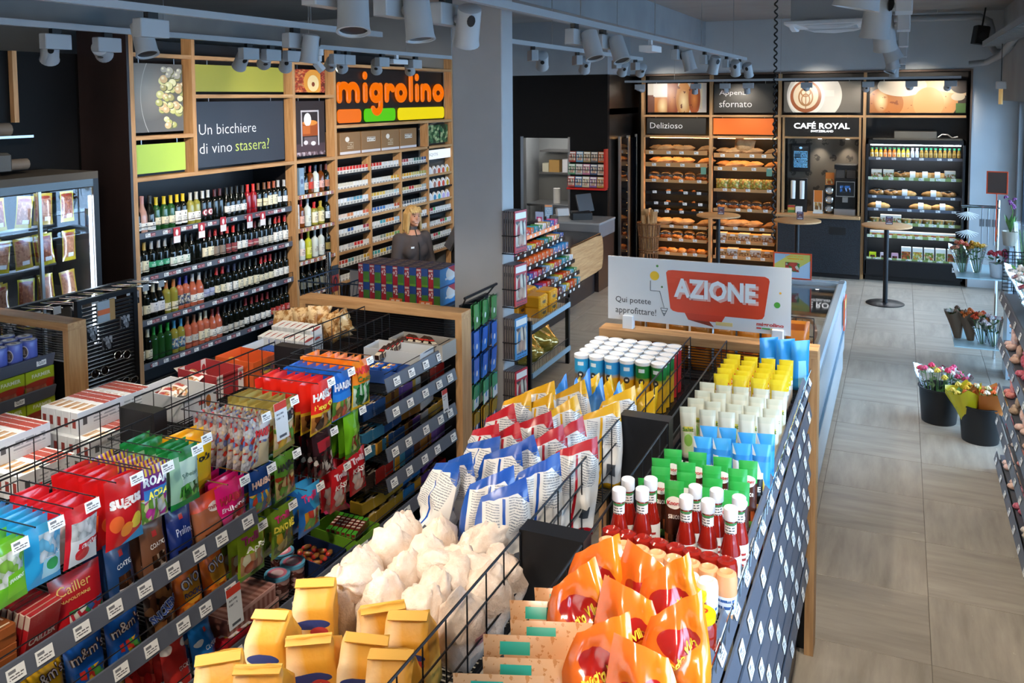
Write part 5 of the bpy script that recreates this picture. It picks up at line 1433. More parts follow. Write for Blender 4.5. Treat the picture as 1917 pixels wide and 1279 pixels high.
# ---- biscuit boxes on the far half
BISC = art('biscuit_print', 'd6dade', [('rect', .55, .95, .0, 1, '9c4034'), ('stripes', 'x', 6, .12, 'd6dade'), ('cells', 8, ['b8803c', 'd8b080', 'c89a5c', 'e0d8cc'], (.12, .42, .15, .85))], .35, axes='yx')
BISB = Spec('biscuit_box', 'box', MB().bbox(-.022, .022, -.125, .125, 0, .1, .002).mesh('biscuit_box', [BISC]), [('side_print', MB().box(.0222, .0226, -.11, .11, .02, .08).mesh('side_print', art('biscuit_side', 'd8dce0', [('lines', 4, '9aa0a8', (.3, .95, .1, .9)), ('rect', .05, .15, .3, .8, '4a4c50')], .4, axes='yz'))), ('end_print', MB().box(-.01, .01, -.1256, -.1252, .03, .07).mesh('end_print', C('8c3a34')))])
def bgroup(nm, xs, y, z, n, dz=0):
    for k in range(n):
        put(BISB, '%s white biscuit box of %s' % (ORD[k], nm), (xs + k * .0455, y, z), RND.uniform(-.02, .02), 'white biscuit boxes')
bgroup('the lower layer nearest the camera', -3.40, 1.98, 1.361, 7)
bgroup('the lower layer in the middle', -3.40, 2.34, 1.361, 8)
bgroup('the upper layer in the middle', -3.47, 2.36, 1.462, 6)
bgroup('the lower layer beside the display tray', -3.40, 2.70, 1.361, 7)
bgroup('the upper layer beside the display tray', -3.40, 2.72, 1.462, 5)
bgroup('the upper layer at the rear', -3.54, 3.0, 1.40, 5)
def tray(name, label, w, d, h, m, inner, loc, rz, words=(), cut=.5, grp=None):
    """open cardboard display tray, front lower"""
    th = .004
    t = thing(name, label, 'box', loc, (0, 0, rz), grp)
    mb = MB().box(-w / 2, w / 2, -d / 2, d / 2, 0, th).box(-w / 2, w / 2, d / 2 - th, d / 2, th, h)
    obj('carton', mb.mesh('carton', [m]), t)
    for s in (-1, 1):
        xa, xb = (s * w / 2 - th, s * w / 2) if s > 0 else (-w / 2, -w / 2 + th)
        obj('side_flap', MB().add([(xa, -d / 2, th), (xb, -d / 2, th), (xb, d / 2 - th, th), (xa, d / 2 - th, th), (xa, -d / 2, h * cut), (xb, -d / 2, h * cut), (xb, d / 2 - th, h), (xa, d / 2 - th, h)], ((0, 3, 2, 1), (4, 5, 6, 7), (0, 1, 5, 4), (1, 2, 6, 5), (2, 3, 7, 6), (3, 0, 4, 7))).mesh('side_flap', m), t)
    fo = obj('front_flap', MB().box(-w / 2 + th, w / 2 - th, -d / 2, -d / 2 + th, th, h * cut).mesh('front_flap', m), t)
    for wd in words:
        obj('lettering', letters(wd[0], wd[1] * w, wd[2] * w, wd[3] * h, wd[4] * h, C(wd[5]), lambda a, z: (a, -d / 2, z), .02), fo)
    return t
def fill(spc, label, n, w, loc, rz, grp, z=.006, d=0.):
    for k in range(n):
        x = (k / max(1, n - 1) - .5) * w
        put(spc, '%s %s' % (ORD[k % 12], label), (loc[0] + x * cos(rz) - d * sin(rz), loc[1] + x * sin(rz) + d * cos(rz), loc[2] + z), (0, 0, rz), grp)
tray('display_tray', 'white biscuit display tray with sealed packs behind the biscuit boxes', .22, .3, .13, art('tray_white_print', 'd4d8dc', [('ell', .75, .5, .08, .25, 'b06a30'), ('rect', .45, .65, .45, .62, 'a03a34')], .5), None, (-3.22, 3.18, 1.365), PI / 2, cut=.95)
KPACK = bagspec('waffle_pack', 'snack', .1, .14, .035, art('waffle_print', 'd8d4d0', [('cells', 7, ['b8803c', 'c89a5c', 'e0d8cc', 'a85a30'], (0, 1, 0, .6)), ('rect', .2, .8, .7, .9, 'a03a34')], .3), None, 'pillow', (), 71, wr=.15)
for k in range(5):
    put(KPACK, '%s golden waffle pack in the white display tray' % ORD[k], (-3.3 + .02 * (k % 2), 3.07 + k * .055, 1.40 + .008 * k), (-1.2, 0, .3 * (k % 2)), 'waffle packs in the white display tray')
TRD = art('tray_red_print', 'a8343a', [('rect', .0, .22, 0, 1, 'dcdad8'), ('rect', .8, 1, 0, 1, 'dcdad8'), ('ell', .9, .6, .07, .2, 'b0303a')], .5)
tray('display_tray', 'red and white open tray beside the orange one', .2, .26, .13, TRD, None, (-3.3, 3.50, 1.365), PI / 2, cut=.9)
put(KPACK, 'last snack pack lying in the red and white tray', (-3.38, 3.46, 1.43), (-1.3, 0, 1.2))
tray('display_tray', 'bright orange open tray on the far half of the sweets gondola', .2, .26, .14, art('tray_orange_print', 'd8602a', [('ell', .55, .55, .2, .2, 'e8c040'), ('rect', .42, .68, .5, .6, '3a4a8a')], .5), None, (-3.25, 3.72, 1.365), PI / 2, (('Ovomaltine', -.25, .3, .45, .62, '2a3a7a'),), .95)
put(KPACK, 'orange-topped pack at the bottom of the orange tray', (-3.33, 3.70, 1.42), (-1.3, .4, .9))
tray('display_tray', 'blue and white open tray with small bars', .2, .24, .13, art('tray_blue_print', '2a5aa8', [('rect', 0, 1, .5, 1, 'd8dce0'), ('rect', .3, 1, 0, .2, '3a9ad8')], .5), None, (-3.28, 3.94, 1.365), PI / 2, (('OREO', -.4, .2, .15, .4, 'e8eef4'),), .95)
OBAR = boxspec('snack_bar', 'snack', .09, .03, .05, art('snackbar_print', '3a5aa0', [('rect', .3, .7, .2, .8, 'e0e4ea')], .3))
for k in range(5):
    put(OBAR, '%s blue and white bar in the blue tray' % ORD[k], (-3.32 + .022 * k, 3.94, 1.43), (.4, 0, PI / 2 + .1), 'bars in the blue tray')
MPK = Spec('white_sweets_pack', 'sweets', MB().bbox(-.018, .018, -.055, .055, 0, .15, .002).mesh('white_sweets_pack', art('white_pack_print', 'd8d8d6', [('ell', .5, .5, .3, .1, 'b04a40'), ('rect', 0, 1, .0, .5, 'a8b0b4'), ('lines', 9, '7a7e80', (.05, .95, .05, .45)), ('ell', .5, .95, .4, .05, 'a84038')], .4, axes='yz')))
for r in range(2):
    for k in range(7 if r else 8):
        put(MPK, '%s white pack in the %s row of slim sweets cartons' % (ORD[k], ('near', 'far')[r]), (-3.42 + k * .042, 4.10 + r * .125, 1.362 + .03 * r), (.1, .0, 0), 'white slim sweets cartons')
CLEARB = [bagspec('cookie_bag', 'snack', .16, .2, .12, surf('cookie_mix_%d' % k, '9a6a38', 'd8b888', (20, 20, 20), .15, 3, .3, contrast=(.45, .55)), None, 'pillow', (), 80 + k, wr=.3) for k in range(2)]
for k in range(5):
    put(CLEARB[k % 2], '%s clear bag of cookies by the oak end frame' % ORD[k], (-3.46 + .08 * k, 4.38 + .03 * (k % 2), 1.40 + .02 * (k % 3)), (.3, .15 * (k % 3 - 1), .5 * k), 'clear bags of cookies')

# ---- sweets bags on hooks (front faces +X)
def dsg(name, base, *L, rough=.22):
    return art('bag_' + name, base, list(L), rough, coat=.6)
FRUITS = ['e8b030', 'd84a30', 'f0e060', 'e88a30', 'b8d050']
GUM = ['e8b060', '6a9a40', 'd85a40', 'f0d8a0', '8a5a34']
def bagkind(key, w, h, t, m, words=(), seal=None, seed=1, style='pillow'):
    full = bagspec('sweets_bag', 'sweets', w, h, t, m, seal, style, words, seed, wr=.2)
    plain = Spec('sweets_bag', 'sweets', full.mesh, [])
    return full, plain, h
K = {}
K['green_mint'] = bagkind('g', .13, .2, .035, dsg('green_mint', '6ab82c', ('cells', 7, ['e8ece4', 'c8d8b8', '8ac04a'], (.1, .9, .35, .85)), ('rect', .45, .95, .12, .5, '7ac828')), (('SPEARMINT', -.02, .42, .36, .42, 'f0f8e8'),), None, 1)
K['blue_mint'] = bagkind('b', .13, .2, .035, dsg('blue_mint', '2a9ad0', ('cells', 7, ['d8e4ec', 'a8c8d8', '6ab8e0'], (.35, 1, .4, .85)), ('rect', .45, .98, .1, .42, 'a8dcec'), ('ell', .72, .3, .15, .1, '3a9a5a')), (('PEPPERMINT', .0, .46, .42, .46, 'f4f8fc'),), None, 2)
K['red_straw'] = bagkind('r', .13, .2, .035, dsg('red_straw', 'c82430', ('rect', .15, 1, .0, .75, 'd8d8d8'), ('cells', 7, ['d8dcdc', 'b8bcbc', 'e8e8e8'], (.15, 1, .45, .75)), ('rect', .35, 1, .28, .38, 'c82430'), ('ell', .5, .18, .2, .12, 'c82430')), (('STRAWBERRY', -.1, .48, .29, .36, 'f4e8e8'),), None, 3)
K['red_chew'] = bagkind('s', .16, .24, .04, dsg('red_chew', 'c01c20', ('ell', .75, .3, .16, .12, 'f0d040'), ('ell', .5, .22, .15, .11, 'e8882c'), ('ell', .25, .35, .15, .12, 'd8602c'), ('half', .3, -1, .12, '3a88b8')), (('sugus', -.42, .42, .52, .70, 'f4e8e0', .05),), None, 4)
K['yellow_acid'] = bagkind('y', .13, .2, .035, dsg('yellow_acid', 'd8a828', ('rect', 0, 1, .45, 1, '6a2a7a'), ('stripes', 'x', 7, .5, 'd8b030', (0, 1, .85, 1)), ('cells', 7, ['e8e0a0', '70a040', 'd8d8d8', 'c8409a'], (0, 1, 0, .42)), ('rect', .1, .9, .42, .6, '3a80c8')), (('ROAM', -.45, .45, .66, .84, 'f4f4f8', .04), ('ACIDA', -.35, .4, .44, .57, 'f4f060', .04)), None, 5)
K['herb'] = bagkind('h', .15, .22, .035, dsg('herb', 'b8d0c0', ('rect', 0, 1, .8, 1, '1c7a3a'), ('rect', 0, .3, 0, 1, '8ab098'), ('cells', 9, ['3a8a30', '60b040', '205a20', 'a8c8a0'], (.25, 1, 0, .38))), (('Salbeitee', -.2, .4, .5, .58, '2a5a40', .0),), C('1c7a3a', .25), 6)
K['yellow_herb'] = bagkind('yh', .2, .24, .04, dsg('yellow_herb', 'e8b418', ('rect', .1, .9, .08, .3, 'c89010')), (('Ricola', -.3, .4, .6, .74, '20201c', .04),), None, 7)
K['clear_gummi'] = bagkind('cg', .17, .22, .04, dsg('clear_gummi', 'b8b0b0', ('cells', 13, ['c8382c', 'd8d0cc', 'c8c0bc', 'b8b0b0', '6a7ab0', 'e0c8a0', 'a8a0a0'], (0, 1, .0, 1)), ('rect', .5, 1, .55, .85, 'd8d0d0'), ('rect', .5, 1, .0, .5, 'c8b088')), (('HARIBO', -.15, .48, .62, .78, 'c82028', .05), ), None, 8)
K['gold_gummi'] = bagkind('gg', .16, .23, .04, dsg('gold_gummi', 'a8944a', ('rect', 0, 1, .78, 1, 'b8a860'), ('rect', 0, 1, .56, .8, 'd8d4bc'), ('cells', 6, ['d86a3a', 'e8c8a0', '6a9a40', 'e0b040'], (.05, .95, .15, .55)), ('rect', 0, 1, 0, .12, '4aa030')), (('HARIBO', -.46, .46, .62, .78, '202020', .05),), C('9a8a48', .25), 9)
K['red_cola'] = bagkind('rc', .18, .24, .045, dsg('red_cola', 'd8281c', ('rect', 0, 1, .0, .42, 'd8a828'), ('cells', 6, ['6a3418', 'b8763a', 'e8d8c0', '3a1c10'], (.04, .96, .05, .36))), (('HARIBO', -.46, .46, .66, .82, 'f4ece4', .05), ('Happy Cola', -.4, .44, .46, .58, 'f0d840', .03)), None, 10)
K['blue_fruit'] = bagkind('bf', .15, .23, .04, dsg('blue_fruit', '1a60b8', ('rect', 0, 1, .42, .58, '2a7ad0'), ('cells', 6, GUM, (.0, 1, .02, .42))), (('HARIBO', -.46, .46, .64, .8, 'e8e8f0', .05),), None, 11)
K['orange_croc'] = bagkind('oc', .16, .24, .045, dsg('orange_croc', 'e8801c', ('rect', .0, 1, .0, .5, 'e8b820'), ('cells', 6, ['2a7a3a', 'd8e8d0', '4a9a50', '1c5a28'], (.06, .94, .06, .52))), (('HARIBO', -.46, .46, .72, .88, 'd82820', .05), ('Croco', -.3, .35, .56, .68, '2a6a2a', .03)), None, 12)
K['pink_straw'] = bagkind('ps', .17, .2, .04, dsg('pink_straw', 'd01a6a', ('rect', .1, .9, .12, .4, 'e04a90'), ('ell', .65, .35, .25, .18, 'c8303a'), ('cells', 6, ['3a8a50', 'd83a50', '6a2a8a'], (0, 1, 0, .1))), (('HARIBO', -.42, .3, .62, .78, '9a1020', .05), ('Erdbeeren', -.4, .4, .46, .56, 'f4d8e8', .02)), None, 13)
K['mixed_dark'] = bagkind('md', .14, .2, .035, dsg('mixed_dark', '20407a', ('cells', 6, ['d84a30', '3a80c0', 'e8c040', '60a040'], (.05, .95, .05, .5))), (('HARIBO', -.42, .44, .62, .78, 'f0c8b0', .05),), None, 14)
K['green_dark'] = bagkind('gd', .14, .2, .035, dsg('green_dark', '5a8a30', ('cells', 6, ['6a4a2a', 'c8b078', 'a83a20', '6aa040'], (.05, .95, .05, .55))), (('HARIBO', -.4, .44, .66, .82, '202418', .05),), None, 15)
K['black_sticks'] = bagkind('bk', .15, .22, .035, dsg('black_sticks', '301c20', ('rect', .2, .8, .6, .82, 'a02430'), ('cells', 8, ['20181a', '4a3a38', 'd8d0c8', '6a1c24'], (0, 1, 0, .55))), (), None, 16)
K['lime_bag'] = bagkind('lb', .13, .24, .045, dsg('lime_bag', '6ab020', ('rect', .35, 1, .05, .6, '8ac840'), ('cells', 7, ['a83a28', 'c8d878', '4a8a20'], (.3, 1, .05, .45))), (), C('4a8a18', .25), 17)
K['green_worm'] = bagkind('gw', .17, .22, .045, dsg('green_worm', '9ab82c', ('rect', 0, 1, .0, .1, '5a9a20'), ('cells', 5, ['e8e8c8', 'd8a878', 'c8d890', 'b85a40'], (.1, .9, .12, .5))), (('Trolli', -.42, .2, .7, .86, 'c83080', .05), ('Apfel', -.3, .4, .5, .64, 'f4f4e0', .03)), None, 18)
K['olive_rex'] = bagkind('or', .16, .22, .045, dsg('olive_rex', '6a8a28', ('cells', 5, ['c8a030', '4a6a20', 'a84a28', 'd8c870'], (.1, .9, .08, .5))), (('Trolli', -.42, .2, .74, .88, 'c82870', .05), ('DINO REX', -.44, .46, .54, .68, 'e8d848', .05)), None, 19)
K['blue_worm'] = bagkind('bw', .16, .22, .045, dsg('blue_worm', '2a6ab8', ('half', 1, 1, 1.05, '38a0d8'), ('cells', 5, ['e8a030', 'd84a40', 'f0e8c0', '70b840'], (.2, .95, .1, .5))), (('Trolli', -.42, .25, .72, .88, 'c83078', .05),), None, 20)
K['red_kiss'] = bagkind('rk', .14, .22, .045, dsg('red_kiss', 'c02028', ('cells', 5, ['e8d8d4', 'd83a40', 'f0c8c0'], (.1, .9, .08, .5))), (('Trolli', -.42, .25, .74, .88, 'e8d0dc', .05), ('KISSES', -.4, .4, .52, .64, 'f4e0e0', .03)), None, 21)
LOOPM = {}
def hook(y, z, w, n, label, kd, x1=-2.44, dx=.042, rot=0.):
    """a wire hook with a row of bags; the front one shows its print"""
    full, plain, h = K[kd]
    L = n * dx + .06
    mb = MB()
    for s in (-.5, .5):
        mb.tube([(x1 - L, y + s * w, z + .005), (x1 + .02, y + s * w, z + .012)], .0028, 5)
    mb.tube([(x1 - L, y - .5 * w, z + .005), (x1 - L, y + .5 * w, z + .005)], .0028, 5)
    obj('hook', mb.mesh('hook', CHROME), lg)
    obj('price_tag', MB().box(-.028, .028, -.002, 0, -.035, .0).mesh('price_tag', TAGM), lg, (x1 + .024, y + .25 * w, z + .012), (-.2, 0, PI / 2))
    for k in range(n):
        put(full if k == 0 else plain, ('front %s on its hook' % label) if k == 0 else '%s bag behind the front %s' % (ORD[k - 1], label), (x1 - .015 - k * dx, y + RND.uniform(-.006, .006), z - h + .004 + RND.uniform(-.006, .004)), (RND.uniform(-.05, .08), RND.uniform(-.05, .05), PI / 2 + RND.uniform(-.06, .06)), label + 's on one hook')
hook(1.60, 1.55, .09, 6, 'white and pink mint bag', 'red_straw')
hook(1.72, 1.56, .09, 7, 'lime green mint bag', 'green_mint')
hook(1.845, 1.57, .09, 7, 'light blue mint bag', 'blue_mint')
hook(1.98, 1.57, .09, 7, 'red strawberry sweets bag', 'red_straw')
hook(2.16, 1.585, .11, 7, 'red fruit chew bag', 'red_chew')
hook(2.305, 1.57, .09, 7, 'purple and yellow sour sweets bag', 'yellow_acid')
hook(2.45, 1.58, .1, 7, 'green and white herb sweets bag', 'herb')
hook(2.60, 1.55, .12, 3, 'yellow herb sweets bag', 'yellow_herb', -2.54)
hook(2.84, 1.57, .12, 7, 'clear gummi bag with red lettering', 'clear_gummi')
hook(3.03, 1.58, .11, 7, 'gold gummi bear bag', 'gold_gummi')
hook(3.30, 1.58, .12, 8, 'red cola bottle gummi bag', 'red_cola')
hook(3.47, 1.58, .1, 8, 'blue fruit gummi bag', 'blue_fruit')
hook(3.63, 1.59, .11, 8, 'orange crocodile gummi bag', 'orange_croc')
hook(2.70, 1.355, .12, 7, 'pink strawberry gummi bag', 'pink_straw')
hook(2.87, 1.34, .1, 6, 'dark blue mixed gummi bag', 'mixed_dark')
hook(3.04, 1.34, .1, 6, 'green gummi bag on the second row', 'green_dark')
hook(3.32, 1.34, .1, 6, 'dark liquorice stick bag', 'black_sticks')
hook(3.56, 1.36, .1, 6, 'lime green tall sweets bag', 'lime_bag')
hook(2.80, 1.12, .12, 5, 'pale green worm gummi bag', 'green_worm')
hook(3.00, 1.12, .12, 5, 'olive dinosaur gummi bag', 'olive_rex')
hook(3.20, 1.12, .12, 5, 'blue worm gummi bag', 'blue_worm')
hook(3.42, 1.13, .1, 5, 'red kiss gummi bag', 'red_kiss')
hook(3.60, 1.14, .1, 5, 'red kiss gummi bag nearest the chocolate shelves', 'red_kiss')

# ---- bags standing on the sweets shelves
def shelf_bag(nm, label, y, z, w, h, t_, base, L, words, n=1, lean=.0, seal=None, x=-2.47, seed=3, dx=.055, rough=.22):
    spc = bagspec('sweets_bag', 'sweets', w, h, t_, art('bag_' + nm, base, L, rough, coat=.5), seal, 'stand', words, seed, wr=.1)
    pl_ = Spec('sweets_bag', 'sweets', spc.mesh, [])
    for k in range(n):
        put(spc if k == 0 else pl_, ('front ' + label) if k == 0 and n > 1 else label if n == 1 else '%s bag behind the front %s' % (ORD[k - 1], label), (x - k * dx, y, z), (-.12 + RND.uniform(-.04, .04), 0, PI / 2 + RND.uniform(-.1, .1)), label + 's' if n > 1 else None)
S1, S2, S3 = 1.152, .922, .642
shelf_bag('nap_red', 'red chocolate assortment bag with gold script', 1.98, S1, .19, .19, .05, 'a81820', [('cells', 9, ['3a8a50', 'e8e4dc', 'c83040', '3a60a0'], (.25, .95, .12, .38))], (('Cailler', -.42, .25, .68, .84, 'd8b060', .0), ('NAPOLITAINS', -.4, .2, .56, .61, 'd8b060')), 1, x=-2.46)
CAIL = boxspec('chocolate_pack', 'chocolate', .02, .12, .16, art('choc_red_print', 'a01a20', [('rect', .0, 1, .7, 1, 'b8a090')], .3), ())
for k in range(10):
    put(Spec('chocolate_pack', 'chocolate', CAIL.mesh, [('lettering', letters('CAILLER', -.05, .05, .05, .075, C('e8d8d0'), lambda a, z: (.0105, a, z + 0), .03, y=0))] if k == 9 else []), '%s dark red chocolate pack in the row beside the gold-script bag' % ORD[k], (-2.72 + k * .027, 1.83, S1), (0, .25, .05), 'dark red chocolate packs')
KAG = boxspec('wafer_pack', 'chocolate', .17, .14, .03, art('wafer_print', '8a4a24', [('rect', 0, .6, 0, 1, 'd86a24'), ('rect', .1, .5, .3, .7, 'e8a060'), ('lines', 3, 'e8d0b0', (.6, .95, .1, .9))], .25, axes='xy'))
for r in range(2):
    for k in range(5):
        put(KAG, '%s wafer pack of the %s brown and orange pile' % (ORD[k], ('near', 'far')[r]), (-2.52, 1.50 + r * .16, S1 + k * .031), (0, 0, PI / 2 + RND.uniform(-.06, .06)), 'brown and orange wafer packs')
for r in range(2):
    put(K['red_chew'][1], 'plain red bag lying at the shelf end, %s' % ORD[r], (-2.5, 1.36 + r * .02, S1 + .03 * r), (-1.3, 0, PI / 2))
shelf_bag('coatig_blue', 'dark blue chocolate pouch with white foot', 2.16, S1, .12, .21, .06, '1c3c6a', [('rect', .25, .75, .0, .22, 'd8d4d0'), ('cells', 6, ['4a2a18', '6a4028', '2a1810'], (.25, .75, .2, .42)), ('rect', .4, .56, .72, .82, 'b02a2c')], (('COATIG', -.3, .3, .54, .62, 'd8e0e8', .02),), 3)
shelf_bag('coatig_brown', 'brown chocolate pouch with white foot', 2.31, S1, .12, .21, .06, '6a4430', [('rect', .25, .75, .0, .2, 'd8d4d0'), ('cells', 6, ['4a2a18', 'c8b098', '2a1810'], (.25, .75, .2, .42)), ('rect', .4, .56, .72, .82, 'b02a2c')], (('COATIG', -.3, .3, .54, .62, 'e8e0d8', .02),), 3, seed=5)
shelf_bag('praline', 'navy praline pouch on the first sweets shelf', 2.44, S1, .12, .2, .06, '14286a', [('rect', .42, .58, .78, .88, 'b02a2c'), ('cells', 6, ['4a2a18', '14286a', '2a1810'], (.2, .8, .0, .25))], (('Praliné', -.3, .35, .5, .64, 'c8d0e8', .0),), 3, seed=6)
shelf_bag('minor', 'brown wafer snack bag with red top', 2.58, S1, .15, .19, .07, '9a5a3a', [('rect', 0, 1, .72, 1, 'd84a24'), ('ell', .7, .7, .2, .1, 'e8dcd4'), ('cells', 5, ['8a4a28', 'b0744a', '6a3418'], (0, 1, 0, .25))], (('minor', .0, .42, .66, .76, '8a2418', .02),), 2, seed=7)
shelf_bag('straw_choc', 'pink strawberry chocolate bag beside the brown wafer bag', 2.71, S1, .12, .19, .06, 'd05868', [('cells', 6, ['c83a4a', 'e8a0a0', '7a9a40', 'b82a3c'], (0, 1, .25, .8)), ('rect', .3, 1, .1, .28, 'e8b0b8')], (), 2, seed=8)
MM = [('rect', 0, 1, 0, .08, '0a0a0c')]
for k, (c, y, nm) in enumerate((('d8a818', 1.72, 'yellow chocolate lentil bag with brown logo, nearer'), ('d8a818', 1.85, 'yellow chocolate lentil bag with brown logo, farther'), ('1858b0', 2.0, 'blue chocolate lentil bag with brown logo, nearer'), ('1858b0', 2.16, 'blue chocolate lentil bag with brown logo, farther'))):
    shelf_bag('lentil_%s' % c, nm, y, S2, .15, .2, .07, c, [('cells', 7, [c, 'c83028', 'e8b020', c, '4a9a40', c], (.15, .85, .08, .4))], (("m&m's", -.44, .44, .56, .76, '3a2018', .05, 0., .12), ("m&m's", -.42, .43, .57, .75, 'f0e8e0', .0, 0., .12)), 1, seed=9 + k)
shelf_bag('snickers', 'brown chocolate bar bag with slanted blue and white logo', 2.33, S2, .14, .2, .06, '3a2218', [('half', -.45, 1, .38, '3a2218'), ('cells', 6, ['5a3420', '2a1810', '8a5a34'], (0, 1, 0, 1))], (('SNICKERS', -.46, .46, .38, .56, 'd8e0f0', .08, 0., .35), ('SNICKERS', -.45, .45, .39, .55, '2a4aa0', .03, 0., .35)), 1, seed=14)
shelf_bag('ovo', 'orange malt chocolate bag with white logo', 2.47, S2, .13, .21, .06, 'c8641c', [('ell', .55, .45, .34, .26, 'd89a30'), ('cells', 6, ['c8641c', 'a84a18', 'e08a30'], (0, 1, 0, .2))], (('OVO', -.36, .4, .50, .70, '20285a', .06, 0., .15), ('OVO', -.34, .38, .51, .69, 'f0f0f4', .01, 0., .15), ('ROCKS', -.3, .36, .34, .44, '20285a', .03)), 2, seed=15)
shelf_bag('ovo', 'orange malt chocolate bag with white logo beside the gummi bag', 2.61, S2, .13, .21, .06, 'c8641c', [], (('OVO', -.36, .4, .50, .70, '20285a', .06, 0., .15), ('OVO', -.34, .38, .51, .69, 'f0f0f4', .01, 0., .15)), 1, seed=16)
shelf_bag('twix', 'gold caramel bar bag with red logo', 2.10, S3, .14, .2, .06, '8a5a24', [('cells', 7, ['c89a4a', '6a3c18', 'e0c080'], (0, 1, 0, 1))], (('Twix', -.4, .4, .3, .52, 'c02820', .06, 0., .2),), 1, seed=17)
shelf_bag('malt', 'red malted ball bag with white script', 2.24, S3, .14, .2, .06, 'b81c1c', [('cells', 5, ['b81c1c', 'd84030', 'b81c1c', '8a1414'], (0, 1, .6, 1))], (('Maltesers', -.46, .46, .32, .5, 'f4e8e4', .04, 0., .3),), 1, seed=18)
shelf_bag('cloud_red', 'red popcorn pouch with white clouds', 2.40, S3, .13, .22, .07, 'b02a24', [('ell', .2, .85, .2, .07, 'e8e0dc'), ('ell', .85, .8, .15, .06, 'e8e0dc'), ('ell', .25, .2, .2, .08, 'e8e0dc'), ('cells', 5, ['e8e0d8', 'b8602a', 'f0ece4'], (.3, 1, 0, .14))], (('CLOUD', -.1, .42, .42, .5, 'f0e4e0', .0),), 2, seed=19)
shelf_bag('cloud_blue', 'blue popcorn pouch with white clouds', 2.54, S3, .13, .22, .07, '1a68b0', [('ell', .25, .6, .16, .06, 'e8e8e8'), ('ell', .2, .15, .2, .07, 'e8ecf0'), ('rect', .5, .62, .72, .8, 'b02a2c'), ('cells', 5, ['e8e0d8', '4a2a18', 'f0ece4'], (.4, 1, 0, .14))], (('CLOUD', -.1, .42, .42, .5, 'e8f0f4', .0),), 2, seed=20)
obj('action_tag', MB().box(-.04, .04, -.002, 0, -.16, 0).mesh('action_tag', art('action_tag_print', 'd8dce0', [('rect', 0, 1, .8, 1, 'c83828'), ('lines', 9, '70747c', (.1, .7, .5, .75)), ('rect', .2, .8, .06, .13, '4a4e58')], .5)), lg, (-2.375, 2.60, .98), (-.1, 0, PI / 2))
obj('action_tag', MB().box(-.04, .04, -.002, 0, -.16, 0).mesh('action_tag', art('action_tag_print', 'd8dce0', []), ), lg, (-2.415, 2.96, 1.60), (-.1, 0, PI / 2))
# boxed foam sweets, tubs and trays on the low shelf
FOAM = boxspec('chocolate_foam_pack', 'sweets', .3, .2, .07, art('foam_print', 'a87a70', [('stripes', 'x', 10, .5, '8a5a50'), ('rect', 0, 1, .75, 1, 'c89a90')], .2))
for k in range(2):
    put(FOAM, '%s flat pack of chocolate foam kisses' % ('lower', 'upper')[k], (-2.56, 2.83 - .02 * k, S3 + k * .071), PI / 2, 'flat chocolate foam packs')
RBX = boxspec('small_red_box', 'sweets', .1, .07, .035, art('small_red_print', 'b01c2c', [('cells', 4, ['d8c040', 'b01c2c', 'e8e0e0'], (.1, .9, .1, .9))], .3, axes='xy'))
for k in range(4):
    put(RBX, '%s small red sweets box below the foam packs' % ORD[k], (-2.47, 2.68 + (k % 2) * .075, S3 + (k // 2) * .036), PI / 2, 'small red sweets boxes')
for k in range(3):
    tb = thing('sweets_tub', '%s round tub of sweets with pink and blue lid' % ORD[k], 'tub', (-2.55 + .0 * k, 3.08 + k * .11 - (.05 if k == 2 else 0), S3 + .001), group='round sweets tubs')
    if k == 2:
        tb.location.x = -2.66
    obj('body', MB().lathe([(.05, 0), (.055, .09)], 18).mesh('body', art('tub_body_print', '9a6a64', [('cells', 8, ['8a4a44', 'c89a94', '5a3430'], (0, 1, 0, 1))], .2), True), tb)
    obj('lid', MB().lathe([(.058, .09), (.058, .105), (1e-6, .106)], 18).mesh('lid', art('tub_lid_print', '5aa0c0', [('ell', .5, .5, .38, .38, 'd87a90'), ('ell', .5, .5, .25, .25, 'e8c8cc')], .3, axes='xy'), True), tb)
tray('display_tray', 'dark blue tray of wrapped toffees on the low sweets shelf', .18, .26, .09, C('1c2c50', .4), None, (-2.56, 3.36, S3 + .001), PI / 2, cut=.7)
TOF = Spec('toffee', 'sweets', lump(3, .03, .016, .014, 8, .1).mesh('toffee', art('toffee_print', '8a5a20', [('rect', .0, .25, 0, 1, 'b82a20'), ('rect', .75, 1, 0, 1, 'b82a20')], .2, coat=.5), 'all'))
for k in range(12):
    put(TOF, '%s wrapped toffee in the dark blue tray' % ORD[k], (-2.63 + .045 * (k % 4), 3.30 + .05 * (k // 4), S3 + .045), (0, 0, k * 1.3), 'wrapped toffees')
tray('display_tray', 'green edged tray of striped candy sticks', .2, .28, .1, C('6a9a28', .4), None, (-2.54, 3.60, S3 + .001), PI / 2, cut=.8)
STK = Spec('candy_stick', 'sweets', MB().bbox(-.012, .012, -.09, .09, 0, .018, .003).mesh('candy_stick', art('stick_print', '6a2a20', [('rect', 0, 1, 0, .2, '4aa030'), ('rect', 0, 1, .8, 1, '4aa030'), ('lines', 6, 'e8d8c8', (.1, .9, .25, .75))], .2, axes='xy')))
for k in range(12):
    put(STK, '%s striped candy stick in the green edged tray' % ORD[k], (-2.60 + .03 * (k % 6), 3.60, S3 + .07 + .019 * (k // 6)), (0, 0, .2), 'striped candy sticks')
put(bagspec('sweets_bag', 'sweets', .2, .24, .03, dsg('pink_flat', '8a4a4c', ('rect', 0, .12, 0, 1, 'd03a70'), ('rect', .88, 1, 0, 1, 'd03a70'), ('rect', .3, .7, .3, .7, 'c8a8a0')), None, 'pillow', (), 33), 'flat pink edged bag leaning on the candy stick tray', (-2.66, 3.72, S3 + .09), (-1.25, .2, PI / 2 - .2))
